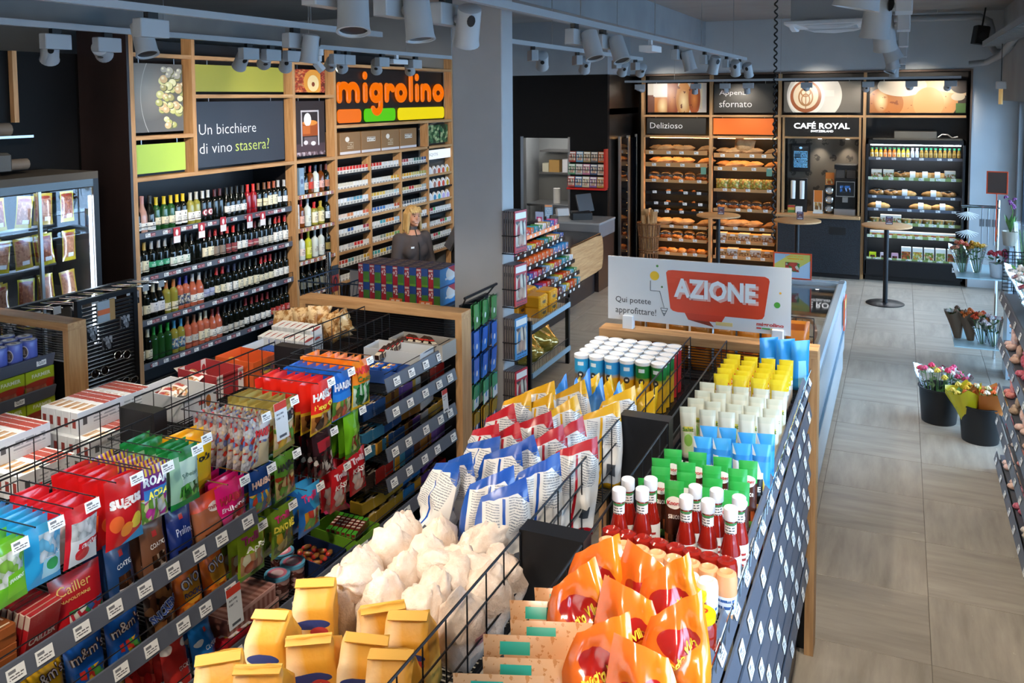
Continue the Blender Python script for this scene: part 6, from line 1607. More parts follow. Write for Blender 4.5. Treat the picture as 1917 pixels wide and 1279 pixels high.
# ---- chocolate bars at the far end (shelves E1..E4)
E1, E2, E3, E4 = 1.382, 1.222, 1.012, .852
tray('display_tray', 'pale grey tray of chocolate bars on the upper end shelf', .17, .36, .10, mat('grey_card', 'c4c6c8', .5), None, (-2.60, 4.24, E1), PI / 2 + .05, (), .95)
BARN = boxspec('chocolate_bar', 'chocolate', .03, .12, .03, art('bar_print', '3a241c', [('rect', 0, 1, .0, .3, 'c8b8a0'), ('rect', 0, 1, .4, .6, 'b02a24')], .25, axes='xy'))
for k in range(5):
    put(BARN, '%s dark chocolate bar in the pale grey tray' % ORD[k], (-2.70 + .0 * k + .05, 4.14 + k * .05, E1 + .07), (.2, 0, .1), 'bars in the pale grey tray')
tray('display_tray', 'brown edged tray of dark bars behind the pale grey one', .17, .36, .10, mat('grey_card2', '9a948c', .5), None, (-2.56, 4.44, E1), PI / 2, (), .95)
for k in range(6):
    put(BARN, '%s dark bar in the brown edged tray' % ORD[k], (-2.68 + .035 * k, 4.45, E1 + .06), (.1, .1, .4 * (k % 3)), 'bars in the brown edged tray')
tray('display_tray', 'long blue tray of biscuit bars on the upper end shelf', .15, .42, .07, mat('blue_card', '2a4a8a', .4), None, (-2.62, 3.96, E1), PI / 2 + .1, (), .95)
TUC = boxspec('biscuit_bar', 'chocolate', .05, .035, .025, art('biscuit_bar_print', '2a58a8', [('rect', 0, .3, 0, 1, 'e0b040'), ('ell', .65, .5, .22, .4, 'a8683a'), ('rect', .3, .42, 0, 1, 'd8dce4')], .25, axes='xy'))
for k in range(10):
    put(TUC, '%s blue biscuit bar in the long blue tray' % ORD[k], (-2.79 + .072 * (k // 2), 3.93 + .05 * (k % 2) + .007 * (k // 2), E1 + .045), (0, 0, .1), 'bars in the long blue tray')
PALB = ['8a5a24', 'c89030', '3a2a24', '6a4a8a', '2a4a7a', 'a02824', 'c8c0b8', '5a3420', '3a7a9a', 'd8a848']
for zi, z in ((1, E2), (2, E3), (3, E4), (4, .642)):
    for k in range(8):
        c = PALB[(k * 3 + zi * 4) % 10]
        if zi == 4:
            c = ['a8882c', 'a8882c', 'b09030', '2a70b0', '2a70b0', 'c8902c', '5a3a7a', 'a02824'][k]
        key = 'choc_%s_%d' % (c, zi % 2)
        if key not in _mg:
            _mg[key] = boxspec('chocolate_carton', 'chocolate', .085, .2, (.06, .075)[zi % 2], art(key, c, [('rect', 0, 1, .45, .55, 'e8dcc8'), ('cells', 5, [c, '2a1c18', 'd8c0a0', c], (.05, .95, .05, .95))], .25, axes='xy'))
        put(_mg[key], '%s chocolate carton from the hooks on the %s end shelf' % (ORD[k], ('', 'second', 'third', 'fourth', 'fifth')[zi]), (-2.55, 3.84 + k * .095, z + .001), (0, .0, RND.uniform(-.12, .12) ), 'chocolate cartons on the end shelves')
        if zi in (2, 4) and k % 2 == 0:
            put(_mg[key], '%s stacked chocolate carton on the %s end shelf' % (ORD[k // 2], ('', 'second', 'third', 'fourth', 'fifth')[zi]), (-2.56, 3.84 + k * .095, z + .08), (0, 0, RND.uniform(-.2, .2)), 'chocolate cartons on the end shelves')
obj('action_tag', MB().box(-.03, .03, -.002, 0, -.13, 0).mesh('action_tag', art('action_tag_print', 'd8dce0', [])), lg, (-2.375, 4.36, 1.22), (-.1, 0, PI / 2))
# ---- right gondola (crisps, flour, sauces): x -1.52 .. -.36
endcap(-1.52, -.36, 4.6, 'oak portal frame under the action banner')
rgn = thing('crisps_gondola', 'black double-sided gondola with crisps on one half and sauces on the other', 'gondola')
obj('base', MB().box(-1.46, -.44, .6, 4.58, 0, .16).mesh('base', BMETAL), rgn)
for y in (1.33, 2.33, 3.34):
    obj('upright', UPR, rgn, (-.905, y, 0), (0, 0, 0), (1, 1, 1.005))
for a, b_ in ((.6, 1.29), (1.37, 2.29), (2.37, 3.30), (3.38, 4.57)):
    obj('back_panel', MB().box(-.915, -.895, a, b_, .16, 1.34).mesh('back_panel', BMETAL), rgn)
    fence(rgn, -1.0, a, b_, 1.37, 1.62, 4, 9)
    fence(rgn, -.81, a, b_, 1.46, 1.62, 3, 9)
wireshelf(rgn, -1.50, -1.01, .6, 4.56, 1.36)
wireshelf(rgn, -.80, -.40, .6, 4.56, 1.455)
prail(rgn, -1.52, .6, 4.56, 1.39, 26, -1)
mbx = MB()
for k in range(60):
    mbx.tube([(-.392, .9 + k * .06, 1.455), (-.388, .9 + k * .06, 1.53)], .0018, 4)
mbx.tube([(-.388, .7, 1.53), (-.388, 4.55, 1.53)], .0028, 5)
o = obj('front_stop', mbx.mesh('front_stop', CHROME), rgn); o['kind'] = 'stuff'
prail(rgn, -.395, .7, 4.55, 1.485, 22, 1, .028)
for z in (1.32, 1.16, 1.02, .88, .72, .52):
    obj('shelf', MB().box(-.80, -.41, .7, 4.56, z - .015, z).mesh('shelf', BMETAL), rgn)
    prail(rgn, -.375, .7, 4.5, z + .02, 17, 1, .014)
GOODS = ['d86a24', 'e8c040', 'c83028', '4a9a50', 'e0dcd4', '3a88c0', 'd84a6a', 'b8762c']
for zi, z in enumerate((1.32, 1.16, 1.02)):
    for k in range(12):
        c = GOODS[(k * 3 + zi * 5) % 8]
        key = 'good_' + c
        if key not in _mg:
            _mg[key] = boxspec('grocery_pack', 'grocery', .12, .1, .075, art(key, c, [('rect', .1, .9, .35, .7, 'f0ece4'), ('cells', 4, [c, 'e8e0d4', c], (.05, .95, .05, .3))], .3))
        put(_mg[key], '%s small pack from the banner on the %s shelf below the sauces' % (ORD[11 - k], ORD[zi]), (-.46, 1.7 + k * .235, z), PI / 2, 'small packs below the sauces')

# flour bags with folded tops (mustard yellow)
def flourbag(seed, m, w=.105, d=.085, h=.22, roll=.6, words=()):
    rr = random.Random(seed)
    nu = 5
    lev = [(0, 1, 1), (.04, 1.02, 1.02), (.5 * h, 1.03, 1.04), (.70 * h, 1., 1.), (.76 * h, .99, .88), (.9 * h, 1.0, .2), (.93 * h, 1.0, .09), (.98 * h, .98, .07)]
    mb = MB()
    ring = []
    for z, sx, sy in lev:
        pts = []
        for s, n in ((0, nu), (1, nu), (2, nu), (3, nu)):
            for k in range(n):
                f = k / n
                x, y = [(-1 + 2 * f, -1), (1, -1 + 2 * f), (1 - 2 * f, 1), (-1, 1 - 2 * f)][s]
                q = Vector((x * w / 2 * sx, y * d / 2 * sy, z))
                nn = noise.noise(Vector((q.x * 25, q.y * 25, q.z * 22 + seed * 5.1)))
                q += Vector((x, y, .0)) * nn * .007
                if z > .8 * h:
                    q.y += roll * .03 * (z - .8 * h) / (.2 * h) + noise.noise(Vector((q.x * 30, seed, 0))) * .004
                    q.z += noise.noise(Vector((q.x * 18, seed * 2.2, 3))) * .005
                pts.append(q)
        ring.append(pts)
    n = 4 * nu
    vs_ = [p for r in ring for p in r]
    fs = [tuple(range(n - 1, -1, -1)), tuple(range((len(lev) - 1) * n, len(lev) * n))]
    for j in range(len(lev) - 1):
        fs += [(j * n + k, j * n + (k + 1) % n, (j + 1) * n + (k + 1) % n, (j + 1) * n + k) for k in range(n)]
    mb.add(vs_, fs)
    kids = [('folded_flap', MB().box(-w * .48, w * .48, -.022, .004, 0, .004, M=Matrix.Translation((0, roll * .02, h * .965)) @ Matrix.Rotation(.5, 4, 'X')).mesh('folded_flap', C('d8a23c', .5)))] + [('lettering', letters(s_, a * w, b * w, c * h, e * h, C(cl), lambda x, z: (x, -d / 2 * 1.05 - .002, z), .03, .2)) for s_, a, b, c, e, cl in words]
    return Spec('flour_bag', 'flour', mb.mesh('flour_bag', m, 'all'), kids)
MUST = art('mustard_print_highlight', 'd89a2c', [('grad', 'z', .62, .3, 'e0b050'), ('soft', .12, .45, .35, .6, 'f2e6c8'), ('ell', .5, .56, .4, .06, '2a3a7a'), ('ell', .66, .47, .2, .06, 'b83a3a')], .5, bump=.15)  # soft pale patch is a side highlight painted into the print
FB = [flourbag(k, MUST, .11 + .01 * (k % 2), .09, .22, (.6, -.8, .3)[k % 3], ()) for k in range(4)]
i = 0
for y, xs in ((1.24, (-1.42, -1.29, -1.16, -1.05)), (1.40, (-1.42, -1.30, -1.18, -1.06)), (1.56, (-1.44, -1.32, -1.20, -1.07)), (1.72, (-1.44, -1.31, -1.19, -1.07)), (1.88, (-1.43, -1.24, -1.12))):
    for k, x in enumerate(xs):
        x, y = x + RND.uniform(-.012, .012), y + RND.uniform(-.012, .012)
        put(FB[i % 4], '%s yellow flour bag from the sweets side, %s row from the white bags' % (ORD[k], ORD[round((1.88 - y) / .16)]), (x, y, 1.361), (RND.uniform(-.16, .16), RND.uniform(-.16, .16), .35 + RND.uniform(-.4, .4)), 'yellow flour bags')
        i += 1
# plump white bags
WHITEB = surf('cream_plastic', 'd2bba8', 'e0d0c2', (26, 26, 26), .3, 5, .9)
def plump(seed):
    mb = MB().ball((0, 0, 0), .075, .062, .10, 28)
    so = Vector((seed * 4.4, 2, seed))
    out = []
    for v in mb.v:
        p = Vector(v)
        d = 1 + .17 * noise.noise(p * 13 + so) + .3 * abs(noise.noise(p * 24 + so)) - .2 * abs(noise.noise(p * 44 + so))
        p = Vector((p.x * d, p.y * d, p.z * d))
        if p.z > .075:
            f = (p.z - .075) / .03
            p.x *= 1 + f * .1; p.y *= 1 - f * .6
            p.z += f * .012
        out.append((p.x, p.y, max(-.085, p.z) + .085))
    mb.v = out
    return Spec('plump_white_bag', 'bag', mb.mesh('plump_white_bag', WHITEB, 'all'), [('print_patch', MB().box(-.02, .02, -.066, -.064, .08, .1).mesh('print_patch', C('9a6a70')))])
PB = [plump(k) for k in range(4)]
i = 0
for y in (2.02, 2.14, 2.26, 2.38):
    for k in range(4):
        x = -1.44 + k * .125
        if (y > 2.3 and k == 3):
            continue
        put(PB[i % 4], '%s plump white bag of the %s row behind the flour bags' % (ORD[k], ORD[round((y - 2.02) / .12)]), (x, y + .02 * (k % 2), 1.361), (RND.uniform(-.12, .12), RND.uniform(-.12, .12), RND.uniform(0, 6)), 'plump white bags', 1.02)
        i += 1
for k in range(5):
    put(PB[k % 4], '%s plump white bag lying on top of the pile' % ORD[k], (-1.40 + .09 * k, 2.12 + .12 * (k % 3), 1.48), (1.2, .3 * k, k * 1.1), 'plump white bags on top', .85)
# crisps bags
def crisp(col, seed, tw=0.):
    m = art('crisps_back_' + col, 'd9d6d2', [('rect', 0, .14, 0, 1, col), ('rect', .47, .52, 0, .8, col), ('half', .5, 1, 1.22, col), ('rect', 0, 1, 0, .06, col), ('lines', 42, '80848c', (.58, .9, .5, .82)), ('lines', 46, '8a8e96', (.2, .42, .4, .75)), ('rect', .62, .8, .16, .3, '4a4e54')], .25, coat=.3)
    return bagspec('crisps_bag', 'crisps', .2, .30, .10, m, C(col, .3), 'stand', (), seed, lean=.02, wr=.3, nu=10, nv=11, twist=tw, tp=.3, pk=.12)
CB = {c: [crisp(c, 100 + 7 * j + k, (.25, -.2)[k % 2]) for k in range(2)] for j, c in enumerate(('1c4a9a', 'b01c28', 'd8a01c'))}
lay = [('1c4a9a', 'blue', [(-1.45, 2.56, -.7), (-1.36, 2.62, -.3), (-1.22, 2.50, .3), (-1.14, 2.46, .55), (-1.40, 2.76, -.4), (-1.27, 2.70, .1), (-1.12, 2.66, .5), (-1.20, 2.80, .3)]),
       ('b01c28', 'red', [(-1.42, 2.92, -.5), (-1.30, 2.90, -.1), (-1.17, 2.92, .3), (-1.06, 2.86, .6), (-1.40, 3.08, -.3), (-1.27, 3.06, .2), (-1.12, 3.02, .5)]),
       ('d8a01c', 'yellow', [(-1.44, 3.24, -.4), (-1.33, 3.22, .0), (-1.20, 3.24, .3), (-1.07, 3.22, .5), (-1.40, 3.40, -.2), (-1.24, 3.42, .2), (-1.07, 3.42, .5)])]
for c, nm, ps in lay:
    for k, (x, y, r) in enumerate(ps):
        put(CB[c][k % 2], '%s %s and white crisps bag counted from the white bags' % (ORD[k], nm), (x, y, 1.361), (RND.uniform(-.12, .1), RND.uniform(-.12, .12), r), '%s and white crisps bags' % nm)
SNK = bagspec('snack_bag', 'snack', .13, .25, .07, art('bluesnack_print', '2a7ac8', [('soft', .4, .4, .5, .4, '7ab4e0'), ('cells', 7, ['c89a5c', 'e0c08c', '2a7ac8', '2a7ac8'], (.6, 1, 0, .5))], .25, coat=.4), None, 'stand', (), 130, lean=.0, wr=.25, tp=.5, pk=.2)
for k, (x, y) in enumerate(((-1.40, 3.60), (-1.30, 3.56), (-1.21, 3.60), (-1.10, 3.58), (-1.33, 3.72))):
    put(SNK, '%s bright blue snack bag between yellow crisps and tubes' % ORD[k], (x, y, 1.361), (RND.uniform(-.1, .1), RND.uniform(-.1, .1), .9 + RND.uniform(-.3, .3)), 'bright blue snack bags')
YSN = bagspec('snack_bag', 'snack', .11, .2, .06, art('yellowsnack_print', 'e8b81c', [('cells', 6, ['d84a24', 'e8b81c', 'f0d858', 'c8282c'], (.0, 1, 0, .4))], .25, coat=.4), None, 'stand', (), 131, wr=.3, tp=.3, pk=.15)
for k in range(7):
    put(YSN, '%s yellow and red snack bag before the tube stack' % ORD[k], (-1.38 + .055 * k, 3.80 + .06 * (k % 2), 1.361), (RND.uniform(-.2, .2), RND.uniform(-.2, .2), .9 + RND.uniform(-.5, .5)), 'yellow and red snack bags')
# stacked crisps tubes
def tube_spec(top, low, nm):
    m = art('tube_print_' + nm, low, [('rect', 0, 1, .62, 1, top), ('grad', 'z', .72, .6, low), ('rect', 0, 1, .70, 1, top), ('ell', .5, .62, .2, .07, '20242a'), ('rect', .42, .58, .6, .64, 'e8e4dc'), ('rect', .3, .7, .82, .9, 'd8e4ec')], .35)
    return Spec('crisps_tube', 'crisps', MB().lathe([(.037, 0), (.037, .225), (.0365, .23)], 20).mesh('crisps_tube', m, True), [('lid', MB().lathe([(.039, .222), (.039, .238), (.034, .239), (.033, .235), (1e-6, .235)], 20).mesh('lid', WHITE, True))])
TBS = [tube_spec('2a9ad0', '7a6a58', 'brown'), tube_spec('2a90d0', 'd8a018', 'yellow'), tube_spec('1c7a34', 'd8a820', 'green'), tube_spec('c01c20', 'c82a2a', 'red')]
for r in range(5):
    for k in range(6):
        kd = 0 if k < 2 else 1 if k < 4 else 2
        if r > 2 and k == 5:
            kd = 3
        nm = ('blue and brown', 'blue and yellow', 'green and yellow', 'red')[kd]
        put(TBS[kd], '%s crisps tube, number %s across in row %s from the front' % (nm, NUM[k + 1], NUM[r + 1]), (-1.455 + k * .0795 + .0 * r, 4.13 + r * .0795, 1.361), RND.uniform(-.4, .4), '%s crisps tubes' % nm)

# ---- right half: sauces from the far end to the near end
def pouch(nm, w, h, t_, base, L, words=(), seed=0, seal=None):
    return bagspec('sauce_pouch', 'sauce', w, h, t_, art('pouch_' + nm, base, L, .25, coat=.4), seal, 'stand', words, seed, wr=.08)
BLUEP = pouch('blue', .1, .24, .05, '2a90d8', [('rect', .3, .7, .05, .6, '8ad0f0')], (), 140)
for k, x in enumerate((-.58, -.50, -.43)):
    put(BLUEP, '%s tall blue pouch beside the oak frame' % ORD[k], (x, 4.44, 1.457), (0, 0, .6), 'tall blue pouches')
YTUB = pouch('mayo', .065, .19, .035, 'e8cc28', [('rect', 0, 1, 0, .5, 'e8e0d0'), ('rect', .15, .85, .52, .66, 'd83a28'), ('cells', 4, ['e8c8b0', 'f0e8dc', 'd8a890'], (0, 1, 0, .4))], (('MAYO', -.4, .4, .56, .63, 'f4e8d8', .03),), 141, C('e8d020', .3))
for r in range(5):
    for k in range(4):
        put(YTUB, '%s yellow mayonnaise tube in the %s row from the blue pouches' % (ORD[k], ORD[4 - r]), (-.72 + k * .082, 3.93 + r * .08, 1.457), (RND.uniform(-.05, .05), 0, .12), 'yellow mayonnaise tubes')
GTUB = pouch('salad', .065, .2, .04, 'dcd8c4', [('rect', .25, .75, .1, .5, 'c8d8a0'), ('ell', .5, .35, .25, .12, '8ab850'), ('rect', .2, .8, .52, .62, 'd8c850')], (('Salat', -.35, .35, .53, .61, '4a7a30', .03),), 142, C('c8c8b4', .3))
for r in range(4):
    for k in range(5):
        put(GTUB, '%s pale green dressing pouch in the %s row behind the mayonnaise' % (ORD[k], ORD[3 - r]), (-.75 + k * .075, 3.42 + r * .11, 1.457), (RND.uniform(-.05, .05), RND.uniform(-.04, .04), .15), 'pale dressing pouches')
BTUB = pouch('blue_white', .065, .2, .04, 'd8dce0', [('half', 1, 1, 1., '3a98d8'), ('ell', .4, .3, .25, .14, 'e8d860'), ('rect', 0, 1, .7, .8, '2a80c8')], (), 143)
for k in range(8):
    put(BTUB, '%s blue and white dressing pouch of two rows' % ORD[k], (-.64 + (k % 4) * .07, 3.14 + (k // 4) * .11, 1.457), (RND.uniform(-.06, .06), 0, .2), 'blue and white dressing pouches')
KTUB = pouch('black', .06, .14, .035, '181818', [('rect', 0, 1, .85, 1, 'd8d4cc'), ('rect', .2, .8, .0, .25, 'c8a030')], (('FINE', -.38, .38, .55, .68, 'e0e0dc', .03),), 144)
for k in range(5):
    put(KTUB, '%s small black sauce pouch behind the green ones' % ORD[k], (-.72 + k * .07, 3.04, 1.457), (0, 0, .15), 'small black sauce pouches')
GRNP = pouch('knorr', .062, .22, .04, '4a2418', [('rect', 0, 1, .66, 1, '2a9a40'), ('ell', .5, .7, .4, .09, 'e8e4dc'), ('rect', 0, 1, 0, .12, '6aa040'), ('cells', 5, ['6a2a18', 'b85a30', '3a1c10'], (0, 1, .1, .25))], (('Knorr', -.36, .36, .67, .73, 'b82a24', .03), ('sauce', -.3, .3, .48, .54, 'e8dcd0')), 145, C('2a9a40', .3))
for r in range(4):
    for k in range(4):
        put(GRNP, '%s brown and green gravy pouch in the %s row' % (ORD[k], ORD[r]), (-.72 + k * .085 + .02 * (r % 2), 2.68 + r * .085, 1.457), (RND.uniform(-.05, .05), 0, .2), 'brown and green gravy pouches')
# ketchup bottles
KET = Spec('ketchup_bottle', 'sauce', MB().lathe([(.026, 0), (.029, .006), (.029, .12), (.022, .15), (.016, .18), (.0155, .21), (.014, .212)], 16).mesh('ketchup_bottle', mat('ketchup_red', '8c1a10', .06, spec=.6), True),
           [('cap', MB().lathe([(.02, .212), (.021, .214), (.021, .245), (.018, .248), (1e-6, .248)], 16).mesh('cap', WHITE, True)), ('neck_label', arc(.0165, .165, .206, -110, 110, 8, .001).mesh('neck_label', art('ketchup_neck', 'e0dcd4', [('lines', 5, '4a4a4c', (.1, .9, .1, .9)), ('rect', 0, 1, .85, 1, '3a7a40')], .4), True)), ('bottle_label', arc(.029, .03, .11, -100, 100, 10, .001).mesh('bottle_label', art('ketchup_label', 'e0dcd4', [('lines', 5, 'a02018', (.1, .9, .2, .8))], .4), True))])
for k, (x, y) in enumerate(((-.765, 2.51), (-.70, 2.54), (-.76, 2.59), (-.695, 2.62), (-.565, 2.54), (-.50, 2.54), (-.43, 2.52), (-.555, 2.62), (-.49, 2.62), (-.42, 2.60))):
    put(KET, '%s ketchup bottle with white cap, counted from the wire fence' % ORD[k], (x, y, 1.457), RND.uniform(-.5, .5), 'ketchup bottles')
# upside-down squeeze bottles
def sqz(c, nm, h=.15):
    m = art('squeeze_' + nm, c, [('rect', 0, 1, .25, .6, 'e0e4ec'), ('lines', 8, '3a5a90', (.1, .9, .3, .55))], .15)
    return Spec('squeeze_bottle', 'sauce', MB().lathe([(.018, 0), (.02, .03), (.029, .05), (.030, h - .02), (.027, h - .005), (.018, h), (.010, h - .006), (1e-6, h - .008)], 18).mesh('squeeze_bottle', m, True))
SQ = (sqz('8c1c12', 'red'), sqz('e0a070', 'peach'), sqz('e8e0d4', 'white'))
for r, (y, kd, n, nm) in enumerate(((2.43, 0, 8, 'dark red'), (2.365, 1, 8, 'peach'), (2.30, 2, 7, 'white'))):
    for k in range(n):
        put(SQ[kd], '%s %s squeeze bottle standing on its cap, counted from the fence' % (ORD[k], nm), (-.77 + k * .05 + .01 * r, y - .006 * k + .02, 1.457), RND.uniform(-.5, .5), '%s squeeze bottles' % nm)
SALSA = Spec('salsa_jar', 'sauce', MB().lathe([(.036, 0), (.04, .006), (.04, .1), (.034, .115)], 18).mesh('salsa_jar', mat('salsa_red', '8a2010', .08), True), [('lid', MB().lathe([(.037, .115), (.038, .117), (.038, .132), (1e-6, .134)], 18).mesh('lid', art('salsa_lid', 'e8bc10', [('ell', .5, .5, .28, .16, 'c83a20'), ('ell', .5, .5, .2, .08, 'e8bc10')], .25, axes='xy'), True))])
for k, (x, y) in enumerate(((-.755, 2.245), (-.66, 2.245), (-.57, 2.24), (-.48, 2.235), (-.44, 2.155))):
    put(SALSA, '%s salsa jar with yellow lid behind the orange chip bags' % ORD[k], (x, y, 1.457), k, 'salsa jars')
# orange tortilla chip bags
OCH = art('tortilla_chip_print', 'd8641c', [('grad', 'x', .5, 1.1, 'e89a20'), ('ell', .52, .66, .3, .09, 'a01c18'), ('ell', .4, .12, .45, .12, 'c83a24'), ('ell', .75, .08, .3, .1, 'd8b040'), ('rect', .1, .4, .2, .3, 'e8c818')], .16, coat=.8)
OB = [bagspec('tortilla_chip_bag', 'crisps', .18, .27, .11, OCH, None, 'stand', (('Pancho Villa', -.26, .3, .62, .70, 'f0d840', .04, 0., .35),), 150 + k, lean=.03, wr=.3, nu=14, nv=18, twist=(.3, -.25, .1)[k], tp=.36, pk=(.1, -.08, .12)[k]) for k in range(3)]
for k, (x, y, r, z, tl) in enumerate(((-.70, 2.17, .2, 0, 0), (-.59, 2.17, .1, 0, .08), (-.49, 2.14, .3, 0, -.05), (-.68, 2.03, .45, 0, -.08), (-.57, 2.0, .3, 0, .03), (-.45, 1.98, .4, 0, .05), (-.60, 1.84, .3, 0, .1), (-.47, 1.80, .4, 0, 0))):
    put(OB[k % 3], '%s glossy orange tortilla chip bag, counted from the sauces' % ORD[k], (x, y - .08, 1.457 + z), (-.05, tl, r), 'glossy orange chip bags')
# flat tortilla packs leaning by the fence
TOR = bagspec('tortilla_pack', 'tortilla', .2, .22, .03, art('tortilla_print', 'd09a6c', [('noise', 14, .6, 'b87a48', (0, 1, 0, 1)), ('ell', .5, .42, .28, .12, 'a01c18'), ('rect', .2, .55, .82, .94, '2a9a80')], .2, coat=.6), None, 'pillow', (('Villa', -.18, .2, .38, .47, 'e8c840', .04),), 160)
for k in range(8):
    put(TOR, '%s clear tortilla pack leaning in a row by the wire fence' % ORD[k], (-.74 + .035 * (k % 2), 1.40 + k * .075, 1.457), (-.5, .1, .5), 'clear tortilla packs')

# ---- action banner standing on the oak beam
YS = 4.66
bn = thing('action_banner', 'white promotional banner with a red speech bubble on the oak beam', 'banner', (-1.485, YS, 1.655))
BW, BH = .985, .355
obj('board', MB().box(0, BW, 0, .006, 0, BH).mesh('board', mat('banner_white', 'd4d6d8', .25)), bn)
REDB = C('c83a20', .3)
def flat(nm, poly, m, y=-.0012):
    obj(nm, MB().prism([(a * BW, b * BH) for a, b in poly], y, -.0002).mesh(nm, m), bn)
flat('speech_bubble', [(.335, .80), (.345, .835), (.37, .845), (.865, .845), (.885, .82), (.89, .78), (.865, .26), (.855, .215), (.83, .20), (.40, .20), (.375, .215), (.36, .25)], REDB)
flat('bubble_fold', [(.44, .20), (.66, .20), (.64, .10), (.46, .10)], C('b8321c', .3), -.0016)
flat('bubble_tail', [(.46, .10), (.60, .02), (.575, .10)], C('7a2a1c', .3), -.0018)
obj('lettering', letters('AZIONE', .395 * BW, .835 * BW, .40 * BH, .70 * BH, C('dca8a0', .4), None, .035, y=-.0022), bn)
obj('lettering', letters('AZIONE', .38 * BW, .82 * BW, .43 * BH, .73 * BH, C('e6e8ea', .4), None, .035, y=-.003), bn)
obj('lettering', letters('Qui potete', .045 * BW, .25 * BW, .25 * BH, .37 * BH, C('3a3c40', .4), None, .004), bn)
obj('lettering', letters('approfittare!', .045 * BW, .28 * BW, .075 * BH, .21 * BH, C('3a3c40', .4), None, .004), bn)
obj('lettering', letters('migrolino', .825 * BW, .965 * BW, .095 * BH, .165 * BH, C('b82a28', .4), None, .03), bn)
for a, b_, c in ((.825, .85, 'b82a28'), (.853, .895, '3a8a3a'), (.90, .962, 'd8b028')):
    flat('logo_bar', [(a, .065), (b_, .065), (b_, .085), (a, .085)], C(c, .4))
for cx, cz, r, c in ((.27, .735, .026, 'd8b020'), (.285, .89, .007, '4a8a3a'), (.312, .57, .006, '4a6a3a'), (.93, .44, .016, '4a9a3a'), (.945, .62, .006, 'd8a030')):
    obj('printed_dot', MB().lathe([(r * BW, 0), (1e-6, .0001)], 20, (cx * BW, -.0008, cz * BH), 0, Matrix.Rotation(PI / 2, 4, 'X')).mesh('printed_dot', C(c, .4)), bn)
mb = MB()
for a, b_ in (((.247, .655), (.247, .50)), ((.247, .50), (.30, .50)), ((.30, .50), (.325, .25)), ((.305, .24), (.345, .24)), ((.305, .24), (.325, .12)), ((.345, .24), (.325, .12)), ((.31, .2), (.34, .2)), ((.317, .16), (.333, .16))):
    mb.tube([(a[0] * BW, -.001, a[1] * BH), (b_[0] * BW, -.001, b_[1] * BH)], .0016, 4)
obj('arrow_drawing', mb.mesh('arrow_drawing', C('3a3c40', .5)), bn)
flat('tape_strip', [(.61, .055), (.70, .055), (.70, .11), (.61, .11)], C('d0bc80', .4), -.002)
for x in (.12, .935):
    obj('clip', MB().bbox(x * BW - .03, x * BW + .03, -.02, .026, -.044, .03, .004).mesh('clip', mat('clear_clip', 'dfe3e6', .15)), bn)
# rear side of the end frame: brown bags on a low shelf
t = thing('rear_end_shelf', 'black shelf behind the banner frame', 'shelf')
obj('shelf', MB().box(-1.48, -.40, 4.73, 5.05, 1.33, 1.35).mesh('shelf', BMETAL), t)
obj('leg', MB().box(-1.47, -1.43, 4.74, 4.78, 0, 1.33).mesh('leg', BMETAL), t)
obj('leg', MB().box(-.45, -.41, 4.74, 4.78, 0, 1.33).mesh('leg', BMETAL), t)
fence(t, -1.47, 5.06, 0, 1.35, 1.66, 4, 12, axis='x', xe=-.42)
CARB = bagspec('caramel_bag', 'snack', .125, .33, .09, art('caramel_print', 'a8641c', [('ell', .5, .5, .35, .14, '8a3a18'), ('rect', .2, .8, .85, .95, '7a3c12')], .2, coat=.5), None, 'stand', (), 165)
for k in range(8):
    put(CARB, '%s brown glossy bag behind the banner, counted from the tubes' % ORD[k], (-1.40 + k * .13, 4.90, 1.351), RND.uniform(-.15, .15), 'brown glossy bags behind the banner')

# ---- chest freezer
fz = thing('chest_freezer', 'long white glass-topped chest freezer beyond the action banner', 'freezer')
FW = mat('freezer_white', 'cfdbe4', .18, .25)
FX = (-1.42, -.49)
obj('body', MB().bbox(FX[0] + .02, FX[1] - .01, 5.2, 9.5, .08, .30, .01).mesh('body', FW), fz)
for x0, x1 in ((FX[0], FX[0] + .06), (FX[1] - .06, FX[1])):
    obj('side_wall', MB().box(x0, x1, 5.2, 9.5, .30, .92).mesh('side_wall', FW), fz)
    obj('top_rail', MB().bbox(x0 - .01, x1 + .01, 5.2, 9.52, .92, 1.0, .015).mesh('top_rail', mat('freezer_rail', 'c4d6e4', .25, .5)), fz)
for y0, y1 in ((5.2, 5.26), (9.44, 9.5)):
    obj('end_wall', MB().box(FX[0] + .06, FX[1] - .06, y0, y1, .30, .95).mesh('end_wall', FW), fz)
for y in (9.32, 9.4):
    obj('top_rail', MB().box(FX[0], FX[1], y, y + .03, .96, 1.0).mesh('top_rail', mat('freezer_rail', 'c4d6e4', .25, .5)), fz)
obj('bumper', MB().tube([(FX[1] + .005, 5.3, .55), (FX[1] + .005, 9.45, .55)], .014, 8).mesh('bumper', mat('bumper_blue', '4a6a80', .3)), fz)
for k in range(3):
    obj('sliding_lid', MB().box(FX[0] + .07, FX[1] - .07, 5.4 + k * 1.3, 6.66 + k * 1.3, .955 + .01 * (k % 2), .963 + .01 * (k % 2)).mesh('sliding_lid', GLASS), fz)
obj('plinth', MB().box(FX[0] + .06, FX[1] - .06, 5.3, 9.4, 0, .08).mesh('plinth', RUBBER), fz)
ICE = [boxspec('frozen_box', 'frozen food', .3, .22, .12, art('frozen_print_%d' % k, c, [('ell', .5, .5, .35, .35, c2), ('lines', 6, '505460', (.1, .5, .7, .95))], .35, axes='xy')) for k, (c, c2) in enumerate((('2a6ab0', '1a1a20'), ('e8e0d4', 'c88a90'), ('c8d8e0', '3a8ac0'), ('d8b060', '8a3a20')))]
